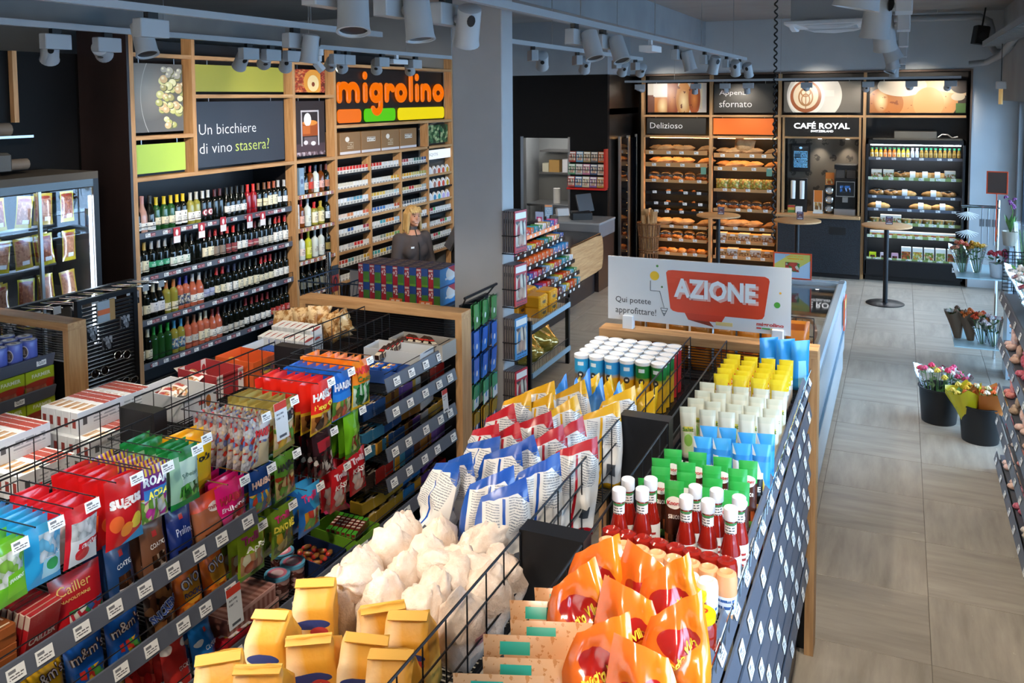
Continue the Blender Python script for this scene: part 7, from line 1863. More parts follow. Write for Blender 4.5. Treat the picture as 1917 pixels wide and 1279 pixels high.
for k in range(16):
    put(ICE[k % 4], '%s frozen food box in the %s half of the freezer' % (ORD[k % 8], ('near', 'far')[k // 8]), (-1.15 + .36 * (k % 2), 5.6 + (k // 2) * .48, .62), 0, 'frozen food boxes')
def framed(name, label, loc, rz, w, h, m):
    t = thing(name, label, 'sign', loc, (0, 0, rz))
    obj('sign_frame', MB().box(-w / 2, w / 2, -.006, .006, 0, .012).box(-w / 2, w / 2, -.006, .006, h - .012, h).box(-w / 2, -w / 2 + .012, -.006, .006, .012, h - .012).box(w / 2 - .012, w / 2, -.006, .006, .012, h - .012).mesh('sign_frame', C('d84a24', .35)), t)
    obj('print_sheet', MB().box(-w / 2 + .012, w / 2 - .012, -.003, .003, .012, h - .012).mesh('print_sheet', m), t)
PRM = art('promo_print', 'a8c0d8', [('half', -1, 1, -.25, 'c8c060'), ('half', -1, 1, .55, '9ab4c8'), ('cells', 6, ['c84a3a', '4a8a40', 'e0d8c8'], (.3, .7, .25, .65)), ('lines', 9, 'e8a020', (.3, .8, .75, .92))], .35)
framed('promo_sign', 'orange framed promo sign standing on the freezer behind the banner', (-1.0, 9.38, 1.0), 0, .38, .27, PRM)
framed('promo_sign', 'orange framed promo sign hanging on the freezer side', (-.47, 9.15, .6), PI / 2, .3, .30, PRM)
# ================================================================== LEFT EDGE
endcap(-5.55, -4.37, 3.51, 'oak portal frame cut by the picture edge beside the blue cans')
g0 = thing('snack_gondola', 'black gondola with blue cans and green cereal bar boxes behind the biscuits', 'gondola')
obj('base', MB().box(-5.45, -4.45, 1.0, 3.5, 0, .16).mesh('base', BMETAL), g0)
obj('back_panel', MB().box(-4.97, -4.93, 1.0, 3.5, .16, 1.55).mesh('back_panel', BMETAL), g0)
for z in (1.42, 1.235, 1.06, .85):
    obj('shelf', MB().box(-4.92, -4.44, 1.2, 3.46, z - .02, z).mesh('shelf', RAILM), g0)
    obj('price_rail', MB().prism([(0, -.035), (.006, -.037), (.026, .03), (.018, .034)], 1.2, 3.46, M=Matrix.Translation((-4.445, 0, z))).mesh('price_rail', RAILM), g0)
    tagstrip(g0, (-4.427, 1.9, z), (-4.427, 3.46, z), 5, PI / 2, .06, .04, TAGM)
CAN = Spec('snack_can', 'snack', MB().lathe([(.040, 0), (.0425, .003), (.0425, .115), (.041, .118)], 24).mesh('snack_can', mat('can_blue', '5a68b8', .3), True), [('lid', MB().lathe([(.0435, .116), (.0435, .124), (.040, .126), (1e-6, .125)], 24).mesh('lid', art('can_lid_print', '6a78b8', [('ell', .5, .5, .38, .38, 'd8d8dc'), ('ell', .5, .5, .18, .14, '4a3a34')], .3, axes='xy'), True)), ('picture_print', arc(.0425, .02, .1, -32, 32, 8).mesh('picture_print', art('can_picture', '5a68b8', [('ell', .5, .55, .48, .45, 'c8c4c8'), ('ell', .5, .55, .4, .37, '5a4638'), ('cells', 4, ['a89078', '3a2c24', 'c8b8a0'], (.25, .75, .35, .75))], .35), True))])
for r in range(3):
    for k in range(5):
        put(CAN, '%s blue snack can from the oak frame, %s row' % (ORD[4 - k], ('front', 'middle', 'rear')[r]), (-4.50 - r * .092, 2.99 + k * .092 + .04 * (r % 2), 1.42), .3, 'blue snack cans')
FARM = boxspec('cereal_bar_box', 'snack', .18, .12, .135, art('farmer_print', '9aa82c', [('rect', 0, 1, .55, 1, 'a8bc28'), ('cells', 5, ['8a4a38', 'b87a60', '6a3428', 'a8604c'], (0, 1, 0, .45)), ('ell', .5, .42, .6, .12, '9a3a2c'), ('ell', .82, .3, .13, .2, 'b02018')], .3), (('FARMER', -.3, .36, .68, .84, 'e8ecd0', .03),))
for k in range(4):
    put(FARM, '%s green cereal bar box from the oak frame under the cans' % ORD[3 - k], (-4.52, 2.83 + k * .187, 1.236), PI / 2, 'green cereal bar boxes')
for k in range(4):
    put(FARM, '%s green cereal bar box lying one shelf lower' % ORD[3 - k], (-4.52, 2.83 + k * .187, 1.061), (0, 0, PI / 2), 'lower green cereal bar boxes')
# accessory panel next to it
ap = thing('accessory_rack', 'black slatted panel with sunglasses and phone accessories beside the oak frame', 'rack')
obj('frame', MB().box(-4.50, -4.47, 3.66, 3.69, 0, 1.7).box(-4.50, -4.47, 4.08, 4.11, 0, 1.7).box(-4.5, -4.47, 3.69, 4.08, 1.67, 1.7).mesh('frame', BMETAL), ap)
mb = MB()
for k in range(44):
    mb.box(-4.492, -4.478, 3.69, 4.08, .6 + k * .024, .612 + k * .024)
o = obj('slat', mb.mesh('slat', BMETAL), ap); o['kind'] = 'stuff'
SG = Spec('sunglasses', 'sunglasses', MB().tube([(-.035 + .028 * cos(a), 0, .026 * sin(a)) for a in [k * PI / 6 for k in range(12)]], .003, 4, closed=True).tube([(.035 + .028 * cos(a), 0, .026 * sin(a)) for a in [k * PI / 6 for k in range(12)]], .003, 4, closed=True).tube([(-.064, 0, .01), (-.066, .1, .01)], .002, 4).tube([(.064, 0, .01), (.066, .1, .01)], .002, 4).mesh('sunglasses', CHROME), [('lens', MB().lathe([(.027, 0), (1e-6, .003)], 12, (s * .035, .001, 0), 0, Matrix.Rotation(PI / 2, 4, 'X')).mesh('lens', mat('smoked_lens', '14100e', .08))) for s in (-1, 1)])
for k, (y, z) in enumerate(((3.78, 1.24), (3.95, 1.30), (3.85, 1.08), (4.0, 1.12))):
    put(SG, '%s pair of sunglasses on the black slatted panel' % ORD[k], (-4.44, y, z), (.15 * (k - 1), .2 * (k % 2), PI / 2), 'sunglasses on the slatted panel')
CLP = Spec('accessory_pack', 'accessory', MB().bbox(-.035, .035, -.01, .01, 0, .08, .004).mesh('accessory_pack', art('accessory_print', '5a5c60', [('cells', 4, ['a8aab0', '2a2c30', '787a80'], (0, 1, 0, 1))], .2)))
for k, (y, z) in enumerate(((3.75, 1.44), (4.0, 1.46), (3.86, 1.36), (3.74, 1.0))):
    put(CLP, '%s small clear accessory pack on the black slatted panel' % ORD[k], (-4.465, y, z), PI / 2, 'accessory packs on the slatted panel')
put(boxspec('accessory_card', 'accessory', .13, .012, .13, art('acc_card', '9aa4ac', [('rect', 0, .75, .35, .6, 'd86a3a'), ('half', 1, 0, .68, 'a8804c')], .5)), 'blue, orange and brown card at the top of the slatted panel', (-4.465, 3.86, 1.535), PI / 2)
# chrome hook rail behind the oak frame
hr = thing('hook_rail_rack', 'rack of long chrome display hooks behind the oak frame', 'rack')
obj('back_bar', MB().box(-5.5, -5.46, 3.66, 5.0, 1.46, 1.5).box(-5.5, -5.46, 3.66, 3.7, 0, 1.46).box(-5.5, -5.46, 4.96, 5.0, 0, 1.46).mesh('back_bar', BMETAL), hr)
for k in range(9):
    y = 3.72 + k * .15
    hk = obj('hook', MB().tube([(-5.46, y, 1.49), (-5.12, y, 1.51)], .005, 5).tube([(-5.46, y + .05, 1.49), (-5.1, y + .05, 1.51)], .005, 5).mesh('hook', CHROME), hr)
    obj('price_tag', MB().box(-5.105, -5.10, y - .025, y + .03, 1.48, 1.53).mesh('price_tag', mat('tag_grey', 'a8acb0', .3)), hk)
for k in range(5):
    put(CLP, '%s small pack hanging low on the chrome hook rack' % ORD[k], (-5.2, 3.75 + k * .25, 1.38), PI / 2, 'packs on the chrome hook rack', 1.2)
# ---- cold cabinet with sliced meat
cc = thing('cold_cabinet', 'black glass-fronted cold cabinet with packs of sliced meat', 'fridge')
CX, CY0, CY1 = -6.0, 2.4, 5.16
obj('top', MB().box(-6.6, CX, CY0, CY1, 2.26, 2.32).mesh('top', mat('dusty_top', '4a443c', .7)), cc)
obj('side_wall', MB().box(-6.6, CX, CY1 - .05, CY1, .1, 2.26).mesh('side_wall', BMETAL), cc)
obj('rear_wall', MB().box(-6.6, -6.56, CY0, CY1 - .05, .1, 2.26).mesh('rear_wall', mat('cabinet_inner', '1c1a18', .5)), cc)
obj('base', MB().box(-6.6, CX, CY0, CY1, 0, .4).mesh('base', BMETAL), cc)
obj('bottom_tray', MB().box(-6.55, CX - .05, CY0, CY1 - .06, 1.05, 1.08).mesh('bottom_tray', BMETAL), cc)
obj('header', MB().box(CX - .02, CX, CY0, CY1 - .05, 2.2, 2.26).mesh('header', mat('header_blue', '3a4a58', .25)), cc)
for y in (3.75, 4.62):
    obj('mullion', MB().box(CX - .02, CX + .005, y - .012, y + .012, .4, 2.2).mesh('mullion', STEEL), cc)
CABG = glassmat('cabinet_glass', (.9, .95, 1), .10, .01)
for a, b_ in ((2.4, 3.73), (3.77, 4.6), (4.64, 5.1)):
    obj('glass_door', MB().box(CX - .012, CX - .006, a, b_, .42, 2.19).mesh('glass_door', CABG), cc)
obj('led_strip', MB().box(CX - .04, CX - .025, CY1 - .07, CY1 - .055, .9, 2.12).mesh('led_strip', LEDC), cc)
obj('led_strip', MB().box(CX - .08, CX - .05, CY0 + .1, CY1 - .1, 2.21, 2.225).mesh('led_strip', LEDC), cc)
for zi, z in enumerate((2.18, 1.86, 1.53)):
    obj('hook_bar', MB().box(-6.45, -6.43, CY0 + .1, CY1 - .08, z, z + .02).mesh('hook_bar', STEEL), cc)
MEAT = [bagspec('sliced_meat_pack', 'meat', .14, .25, .02, art('meat_print_%d' % k, c0, [('rect', .08, .88, .12, .92, c1), ('noise', 7, .55, c2, (.1, .86, .15, .8)), ('rect', .4, .8, .13, .26, 'd8dce0'), ('ell', .48, .88, .32, .05, '8a3a2c')], .15, coat=.6), None, 'pillow', (), 170 + k, wr=.05) for k, (c0, c1, c2) in enumerate((('b0a020', '9a6a50', 'b88468'), ('a89030', 'a87a60', '8a5a44'), ('b8ac28', '8a4a34', 'a86a4c')))]
for zi, z in enumerate((2.18, 1.86, 1.53)):
    for k in range(9):
        for r in range(2 if k % 2 else 1):
            put(MEAT[(k + zi) % 3], '%s yellow sliced meat pack from the lit edge in the %s row%s' % (ORD[8 - k], ('upper', 'middle', 'lower')[zi], ', behind' if r else ''), (-6.20 - r * .05, 3.42 + k * .20, z - .27), (RND.uniform(-.05, .05), RND.uniform(-.1, .1), PI / 2 + RND.uniform(-.2, .2)), 'sliced meat packs, %s row' % ('upper', 'middle', 'lower')[zi])
for k in range(6):
    put(MEAT[k % 3], '%s meat pack lying on the cabinet floor' % ORD[k], (-6.25, 3.9 + k * .2, 1.10), (-1.4, 0, PI / 2), 'meat packs on the cabinet floor')
# pipes over the cabinet
t = thing('cooling_pipe', 'pair of dusty cooling pipes running over the cold cabinet', 'pipe')
PD = mat('dusty_pipe', '6a5d50', .6)
obj('upper_pipe', MB().tube([(-6.45, 3.0, 2.67), (-6.45, 4.72, 2.67)], .055, 10).mesh('upper_pipe', PD, True), t)
obj('lower_pipe', MB().tube([(-6.3, 3.0, 2.40), (-6.3, 4.75, 2.40)], .045, 10).mesh('lower_pipe', PD, True), t)
obj('valve', MB().bbox(-6.38, -6.22, 4.42, 4.58, 2.36, 2.5, .02).mesh('valve', mat('valve_grey', '4a4640', .5)), t)
obj('bracket', MB().box(-6.6, -6.4, 4.5, 4.9, 2.60, 2.62).box(-6.5, -6.47, 4.5, 4.53, 2.32, 2.62).mesh('bracket', STEEL), t)
struct('trim_3', MB().box(-6.61, -6.56, 4.86, 4.90, 2.72, 3.3).mesh('trim_3', WOODZ))

# ================================================================== BEHIND THE SWEETS GONDOLA
t = thing('promo_bin', 'low black promotion bin holding drink cartons behind the oak frame', 'bin')
obj('bin_body', MB().box(-3.58, -2.86, 5.26, 5.86, 0, 1.44).mesh('bin_body', BMETAL), t)
obj('orange_edge', MB().box(-3.4, -2.8, 5.2, 5.24, 1.40, 1.45).mesh('orange_edge', C('d89a20')), t)
DRK = Spec('drink_carton', 'carton', MB().bbox(-.046, .046, -.13, .13, 0, .132, .002).mesh('drink_carton', art('carton_print_drink', '2a4a8a', [('rect', 0, .45, 0, 1, 'a82430'), ('rect', .47, 1, .12, .58, '4a7a34'), ('rect', .47, 1, 0, .12, '6a9a30'), ('rect', .04, .4, .84, .95, 'd8c8c0')], .3)), [('lettering', letters('+2', -.042, -.006, .06, .105, C('e8e0e0'), lambda a, z: (a, -.13, z), .03)), ('top_print', MB().box(-.044, .044, -.128, .128, .1322, .1326).mesh('top_print', art('carton_top_print', '2c3a62', [('lines', 4, '8a8a94', (.3, .95, .05, .95))], .35, axes='xy'))), ('end_print', MB().box(.0462, .0466, -.125, .125, .005, .128).mesh('end_print', art('carton_end_print', '3a88c8', [('ell', .65, .6, .3, .4, 'e0dcd8'), ('half', 1, 1, 1.45, 'b02a34'), ('rect', .3, 1, .3, .42, 'e0e4e8')], .3, axes='yz')))])
for zi in range(2):
    for k in range(7):
        put(DRK, '%s drink carton from the wire basket in the %s layer' % (ORD[k], ('lower', 'upper')[zi]), (-3.53 + k * .0965, 5.42, 1.441 + zi * .133), 0, 'drink cartons in two layers')
for k in range(2):
    tag(obj('price_flag', MB().box(-.05, .05, -.003, .003, 0, .045).mesh('price_flag', art('price_flag_print', 'd8602a', [('rect', .15, .42, .3, .8, 'e8c8b0'), ('rect', .55, .85, .3, .8, 'e8c8b0')], .4)), None, ((-3.22, -2.98)[k], 5.21, 1.451), (-.3, 0, 0)), '%s orange price flag in front of the drink cartons' % ('left', 'right')[k], 'price flag')
t = thing('wire_basket', 'blue-grey wire shopping basket beside the drink cartons', 'basket', (-3.95, 5.6, 1.28))
for nm, z, w in (('rim', .24, .2), ('lower_ring', .12, .18), ('base_ring', .0, .16)):
    obj(nm, MB().tube([(-w, -.26, z), (w, -.26, z), (w, .26, z), (-w, .26, z)], .006, 5, closed=True).mesh(nm, mat('basket_blue', '3a4a60', .35, .5)), t)
mb = MB()
for k in range(11):
    f = -1 + .2 * k
    mb.tube([(-.2, f * .26, .24), (-.16, f * .26, 0), (.16, f * .26, 0), (.2, f * .26, .24)], .003, 4)
o = obj('basket_wires', mb.mesh('basket_wires', mat('basket_blue', '3a4a60', .35, .5)), t); o['kind'] = 'stuff'
obj('stand', MB().box(-.16, .16, -.26, .26, -1.28, -.01).mesh('stand', BMETAL), t)
t = thing('barrier_post', 'chrome barrier post with red tags and a white panel by the wine wall', 'post', (-4.35, 6.0, 0))
obj('pole', MB().tube([(0, 0, 0), (0, 0, 1.62)], .022, 12).mesh('pole', CHROME, True), t)
obj('red_tag', MB().box(.03, .036, .0, .09, 1.28, 1.42).mesh('red_tag', art('red_warn_print', 'c8362c', [('ell', .5, .6, .3, .3, '301818'), ('ell', .5, .6, .15, .16, 'c8362c')], .4, axes='yz')), t)
obj('black_tag', MB().box(.03, .036, .0, .09, 1.42, 1.50).mesh('black_tag', RUBBER), t)
obj('white_panel', MB().box(.04, .9, .25, .27, 1.0, 1.42).mesh('white_panel', art('barrier_panel_print', 'b8b4b2', [('ell', .55, .45, .2, .3, '8a2430'), ('ell', .6, .4, .17, .25, 'b8b4b2')], .35)), t)
# ---- gift card panel beside the oak frame
gp = thing('gift_card_rack', 'black panel of hanging gift cards at the side of the oak frame', 'rack')
obj('grid_panel', MB().box(-2.47, -2.45, 4.74, 5.12, .3, 1.62).mesh('grid_panel', BMETAL), gp)
obj('top_bar', MB().tube([(-2.40, 4.68, 1.68), (-2.40, 5.14, 1.68)], .009, 6).tube([(-2.40, 4.70, 1.68), (-2.46, 4.76, 1.60)], .006, 5).tube([(-2.40, 5.12, 1.68), (-2.46, 5.1, 1.60)], .006, 5).mesh('top_bar', BMETAL), gp)
gcol = [('3a8a4a', 'green', '2a7a3a'), ('2a68c8', 'blue', '3a80d8'), ('2a68c8', 'blue', '3a80d8'), ('3a9a70', 'green and orange', 'e0784a'), ('b08a2c', 'gold and navy', '1c3a78'), ('1c3a80', 'navy', '2a4a98'), ('c8343c', 'red and white', 'e8e4e4'), ('1c3a80', 'dark navy', '3a3c50')]
for r, (c, nm, c2) in enumerate(gcol):
    spc = Spec('gift_card', 'gift card', MB().box(-.05, .05, -.002, .002, -.15, 0).mesh('gift_card', art('gift_%d' % r, c, [('rect', 0, 1, 0, .45, c2 if r not in (3, 6) else 'e8e8e6'), ('ell', .5, .35, .15, .12, 'e8ecf0' if r not in (3,) else '3a88c8')], .25, coat=.5)))
    for k in range(3):
        hk = obj('card_hook', MB().tube([(-2.45, 4.79 + k * .13, 1.62 - r * .17), (-2.36, 4.79 + k * .13, 1.628 - r * .17)], .003, 4).mesh('card_hook', CHROME), gp)
        for q in range(2):
            put(spc, '%s %s gift card in the %s row of the panel%s' % (ORD[k], nm, ORD[r], ', behind' if q else ''), (-2.375 - q * .02, 4.79 + k * .13, 1.625 - r * .17), (RND.uniform(-.03, .08), 0, PI / 2 + .15), 'gift cards, %s row' % ORD[r])
# ---- magazine holders on the column
for r in range(5):
    zt = 2.16 - r * .36
    t = thing('magazine_holder', '%s wire holder with magazines on the column side, from the top' % ORD[r], 'holder', (-2.41, 5.35, zt - .3), group='magazine holders on the column')
    obj('wire_pocket', MB().tube([(0, -.1, .0), (.10, -.1, 0), (.10, .06, 0), (0, .06, 0)], .004, 5).tube([(0, -.1, .12), (.10, -.1, .12), (.10, .06, .12), (0, .06, .12)], .004, 5).mesh('wire_pocket', WIREM), t)
    for k in range(6):
        c = mcols[(r * 4 + k) % 15]
        put(mag('6a6468' if k < 5 else ('b03038', 'b03038', '4a8ac0', 'b83040', '4a90b8')[r], .15, .28), '%s magazine in the %s holder on the column' % (ORD[k], ORD[r]), (-2.395 + k * .017, 5.33, zt - .295), (0, 0, PI / 2 - .15), 'magazines in the %s holder' % ORD[r])
# ---- wire rack with yellow packs in the aisle
wr_ = thing('aisle_rack', 'black two-tier rack with wire baskets of yellow packs by the column', 'rack')
X0, X1, Y0, Y1 = -3.8, -3.27, 7.75, 8.82
for x in (X0, X1):
    for y in (Y0, Y1):
        obj('leg', MB().box(x - .02, x + .02, y - .02, y + .02, 0, .72).mesh('leg', BMETAL), wr_)
for z in (.18, .66):
    obj('tier', MB().box(X0, X1, Y0, Y1, z - .02, z).mesh('tier', mat('tier_cream', 'c8bca8', .5)), wr_)
    obj('front_rail', MB().box(X1 + .02, X1 + .035, Y0, Y1, z - .03, z + .02).mesh('front_rail', mat('rail_blue', '8fb4cc', .3)), wr_)
    fence(wr_, X1 + .01, Y0 + .03, Y1 - .03, z, z + .1, 2, 30)
    fence(wr_, X0, Y0 - .01, 0, z, z + .1, 2, 16, axis='x', xe=X1)
YPK = boxspec('yellow_pack', 'grocery', .22, .17, .11, art('yellow_pack_print', 'd8961c', [('rect', .3, .7, .2, .5, '6a5a3a'), ('noise', 6, .6, 'e8b83c', (0, 1, 0, 1))], .2, coat=.5), b=.015)
for k in range(8):
    put(YPK, '%s glossy yellow pack on the upper tier of the aisle rack, %s layer' % (ORD[k % 4], ('lower', 'upper')[k // 4]), (-3.38 - .24 * (k % 2), 8.2 + .28 * ((k % 4) // 2), .661 + .112 * (k // 4)), PI / 2, 'glossy yellow packs on the upper tier')
GPK = bagspec('gold_pack', 'grocery', .42, .26, .3, art('gold_pack_print', 'a8882c', [('grad', 'z', .6, .2, '6a6a20'), ('noise', 9, .6, 'd8c060', (0, 1, 0, 1))], .12, coat=.8, metal=.4), None, 'pillow', (), 190, wr=.12)
for k in range(2):
    put(GPK, '%s large gold foil pack on the lower tier of the aisle rack' % ORD[k], (-3.45, 8.08 + k * .42, .18), PI / 2, 'gold foil packs')
tag(obj('red_crate', MB().bbox(-.3, .3, -.25, .25, 0, .42, .02).mesh('red_crate', C('7a1018', .5)), None, (-2.55, 6.35, 0), (0, 0, .2)), 'dark red crate on the floor behind the crisps bags', 'crate')

# ================================================================== CASHIER
SKIN = mat('skin', 'c48c70', .5)
JACK = mat('fleece_jacket', '4a4140', .85)
HAIR = surf('blond_hair', '9a7440', 'd0ac70', (30, 30, 5), .5, 4, .3)
def capsule(mb, a, b_, ra, rb, n=12, k=5):
    a, b_ = Vector(a), Vector(b_)
    d = b_ - a
    q = d.to_track_quat('Z', 'Y').to_matrix().to_4x4()
    L = d.length
    pr = [(max(1e-6, ra * sin(PI / 2 * i / k)), -ra * cos(PI / 2 * i / k)) for i in range(k + 1)] + [(max(1e-6, rb * cos(PI / 2 * i / k)), L + rb * sin(PI / 2 * i / k)) for i in range(k + 1)]
    mb.lathe(pr, n, (0, 0, 0), 0, Matrix.Translation(a) @ q)
def remesh(o, vox, sm=6):
    r = o.modifiers.new('skin', 'REMESH'); r.mode = 'VOXEL'; r.voxel_size = vox; r.use_smooth_shade = True
    s = o.modifiers.new('soft', 'SMOOTH'); s.iterations = sm; s.factor = .5
# local frame: faces -Y, rotated so she looks to the aisle; eye level about 1.57
pe = thing('person', 'smiling person with blond shoulder-length hair in a dark fleece jacket at the till', 'person', (-5.0, 8.47, 0), (0, 0, 1.05))
b = MB()
HD = Vector((0, -.03, 1.575))
b.ball(HD, .072, .092, .112, 16)                       # skull
b.ball(HD + Vector((0, -.045, -.055)), .052, .045, .055, 12)    # jaw
b.ball(HD + Vector((0, -.098, -.012)), .012, .016, .024, 8)     # nose
b.ball(HD + Vector((0, -.088, -.062)), .026, .012, .009, 8)     # mouth
b.ball(HD + Vector((0, -.078, -.095)), .022, .02, .016, 8)      # chin
for s in (-1, 1):
    b.ball(HD + Vector((s * .074, .0, -.01)), .012, .02, .032, 8)       # ears
    b.ball(HD + Vector((s * .035, -.075, -.035)), .022, .02, .022, 8)   # cheeks
capsule(b, (0, .0, 1.36), (0, -.01, 1.52), .052, .05)    # neck
capsule(b, (0, .0, 1.0), (0, 0, 1.34), .12, .11)         # trunk inside the jacket
for s in (-1, 1):
    capsule(b, (s * .09, 0, .95), (s * .1, .0, .5), .085, .06); capsule(b, (s * .1, 0, .5), (s * .1, .02, .09), .058, .042); capsule(b, (s * .1, .03, .06), (s * .11, -.1, .04), .04, .035)
    capsule(b, (s * .17, .0, 1.31), (s * .215, -.02, 1.06), .05, .042); capsule(b, (s * .215, -.02, 1.06), (s * .15, -.24, 1.0), .04, .028)
    w = Vector((s * .15, -.24, 1.0))
    capsule(b, w, w + Vector((-s * .01, -.07, -.005)), .03, .032)        # palm
    for f in range(4):
        p0 = w + Vector((-s * .01 + (f - 1.5) * .019, -.095, -.005)); L = (.06, .07, .066, .052)[f]
        capsule(b, p0, p0 + Vector((0, -L * .55, -.006)), .0092, .0088, 8, 3); capsule(b, p0 + Vector((0, -L * .55, -.006)), p0 + Vector((0, -L, -.03)), .0088, .0075, 8, 3)
    capsule(b, w + Vector((-s * .03, -.04, 0)), w + Vector((-s * .065, -.085, -.012)), .011, .009, 8, 3)   # thumb
body = obj('body', b.mesh('body', SKIN), pe); remesh(body, .0075, 4)
j = MB()
capsule(j, (0, .01, .98), (0, .01, 1.12), .155, .15); capsule(j, (0, .0, 1.12), (0, .0, 1.26), .15, .155)
j.ball((0, .0, 1.27), .205, .125, .14, 14)
for s in (-1, 1):
    j.ball((s * .075, -.09, 1.19), .085, .075, .085, 12)
    capsule(j, (s * .165, .0, 1.325), (s * .222, -.02, 1.06), .075, .06); capsule(j, (s * .222, -.02, 1.06), (s * .155, -.225, 1.0), .056, .042)
capsule(j, (0, .01, 1.36), (0, .0, 1.43), .085, .068)
jk = obj('jacket', j.mesh('jacket', JACK), pe); remesh(jk, .012, 6)
obj('jacket_zip', MB().tube([(0, -.075, 1.43), (0, -.11, 1.36), (0, -.16, 1.26), (0, -.172, 1.18), (0, -.165, 1.05)], .007, 5).mesh('jacket_zip', RUBBER), pe)
tr_ = MB()
for s in (-1, 1):
    capsule(tr_, (s * .085, .0, .96), (s * .1, .0, .5), .105, .078); capsule(tr_, (s * .1, 0, .5), (s * .1, .02, .1), .075, .06)
to = obj('trousers', tr_.mesh('trousers', mat('trousers_black', '1a1a1e', .8)), pe); remesh(to, .014, 4)
h = MB()
h.ball(HD + Vector((0, .022, .025)), .088, .098, .105, 16)
for k in range(15):
    a = math.radians(-32 + 244 * k / 14)
    x, y = .08 * cos(a), .02 + .085 * sin(a)
    if y < -.045:
        continue
    capsule(h, HD + Vector((x * .95, y, .03)), HD + Vector((x * 1.22, y * 1.15 + .005, -.14 - .02 * (k % 3))), .026, .016, 8, 3)
for k in range(6):
    x = -.055 + .022 * k
    capsule(h, HD + Vector((x, -.045, .095)), HD + Vector((x * 1.15, -.092, .045)), .017, .008, 8, 3)
ho = obj('hair', h.mesh('hair', HAIR), pe); remesh(ho, .007, 3)
EYE = MB()
for s in (-1, 1):
    e_ = obj('eye', MB().ball(HD + Vector((s * .028, -.086, .008)), .0085, .006, .006, 8).mesh('eye', mat('eye_dark', '2a1e1a', .2)), pe)
    obj('eyebrow', MB().tube([HD + Vector((s * .014, -.094, .027)), HD + Vector((s * .03, -.093, .031)), HD + Vector((s * .045, -.083, .026))], .003, 4).mesh('eyebrow', mat('brow', '7a5a3a', .8)), pe)
obj('smile', MB().tube([HD + Vector((-.024, -.092, -.056)), HD + Vector((-.01, -.1, -.063)), HD + Vector((.01, -.1, -.063)), HD + Vector((.024, -.092, -.056))], .002, 5).mesh('smile', mat('teeth_white', 'e8dcd4', .4)), pe)
obj('name_badge', MB().box(-.1, -.06, -.158, -.154, 1.235, 1.255).mesh('name_badge', PAPER), pe)
t = thing('checkout_till', 'black till monitor beside the person behind the counter', 'till', (-4.62, 8.75, .9))
obj('stand', MB().tube([(0, 0, 0), (0, 0, .3)], .03, 8).mesh('stand', RUBBER), t)
obj('monitor', MB().bbox(-.2, .2, -.02, .02, -.13, .15, .02).mesh('monitor', mat('monitor_dark', '14161c', .25)), t, (0, 0, .4), (-.5, 0, -.9))

# ================================================================== RIGHT EDGE: shelves, flowers
rs = thing('flower_shelving', 'grey street-side shelving with flowers and plush toys', 'shelf unit')
SLATE = mat('shelf_slate', '5a626e', .35, .3)
obj('back_panel', MB().box(1.22, 1.25, 3.0, 7.55, 0, 1.7).mesh('back_panel', SLATE), rs)
obj('base', MB().box(.78, 1.2, 3.0, 7.55, 0, .08).mesh('base', BMETAL), rs)
RZ = (1.38, 1.02, .66, .42, .12)
for z in RZ:
    obj('shelf', MB().box(.80, 1.21, 3.0, 7.55, z - .02, z).mesh('shelf', SLATE), rs)
    prail(rs, .76, 3.0, 7.55, z - .01, 16, -1)
fence(rs, .78, 7.56, 0, 1.4, 1.7, 12, 8, axis='x', xe=1.22)
rs.location.x = -.05
PAL = ['d8486a', 'e8a0a8', 'f0e0d8', 'c8304a', 'e8b040', 'd87898', 'b85878', 'e88058']
LEAF = surf('leaf_green', '2a5a24', '5a8a3a', (9, 9, 9), .5, 3)
def flower(c, seed, rad=.03):
    mb = MB()
    rr = random.Random(seed)
    for ring, (n, rr_, zz) in enumerate(((6, rad, 0), (5, rad * .65, rad * .35), (3, rad * .3, rad * .6))):
        for k in range(n):
            a = 2 * PI * k / n + ring * .5
            mb.ball((rr_ * .6 * cos(a), rr_ * .6 * sin(a), zz), rad * .45, rad * .3, rad * .38, 6, 0, Matrix.Rotation(a, 3, 'Z'))
    return mb.mesh('bloom', C(c, .5), 'all')
_fl = {}
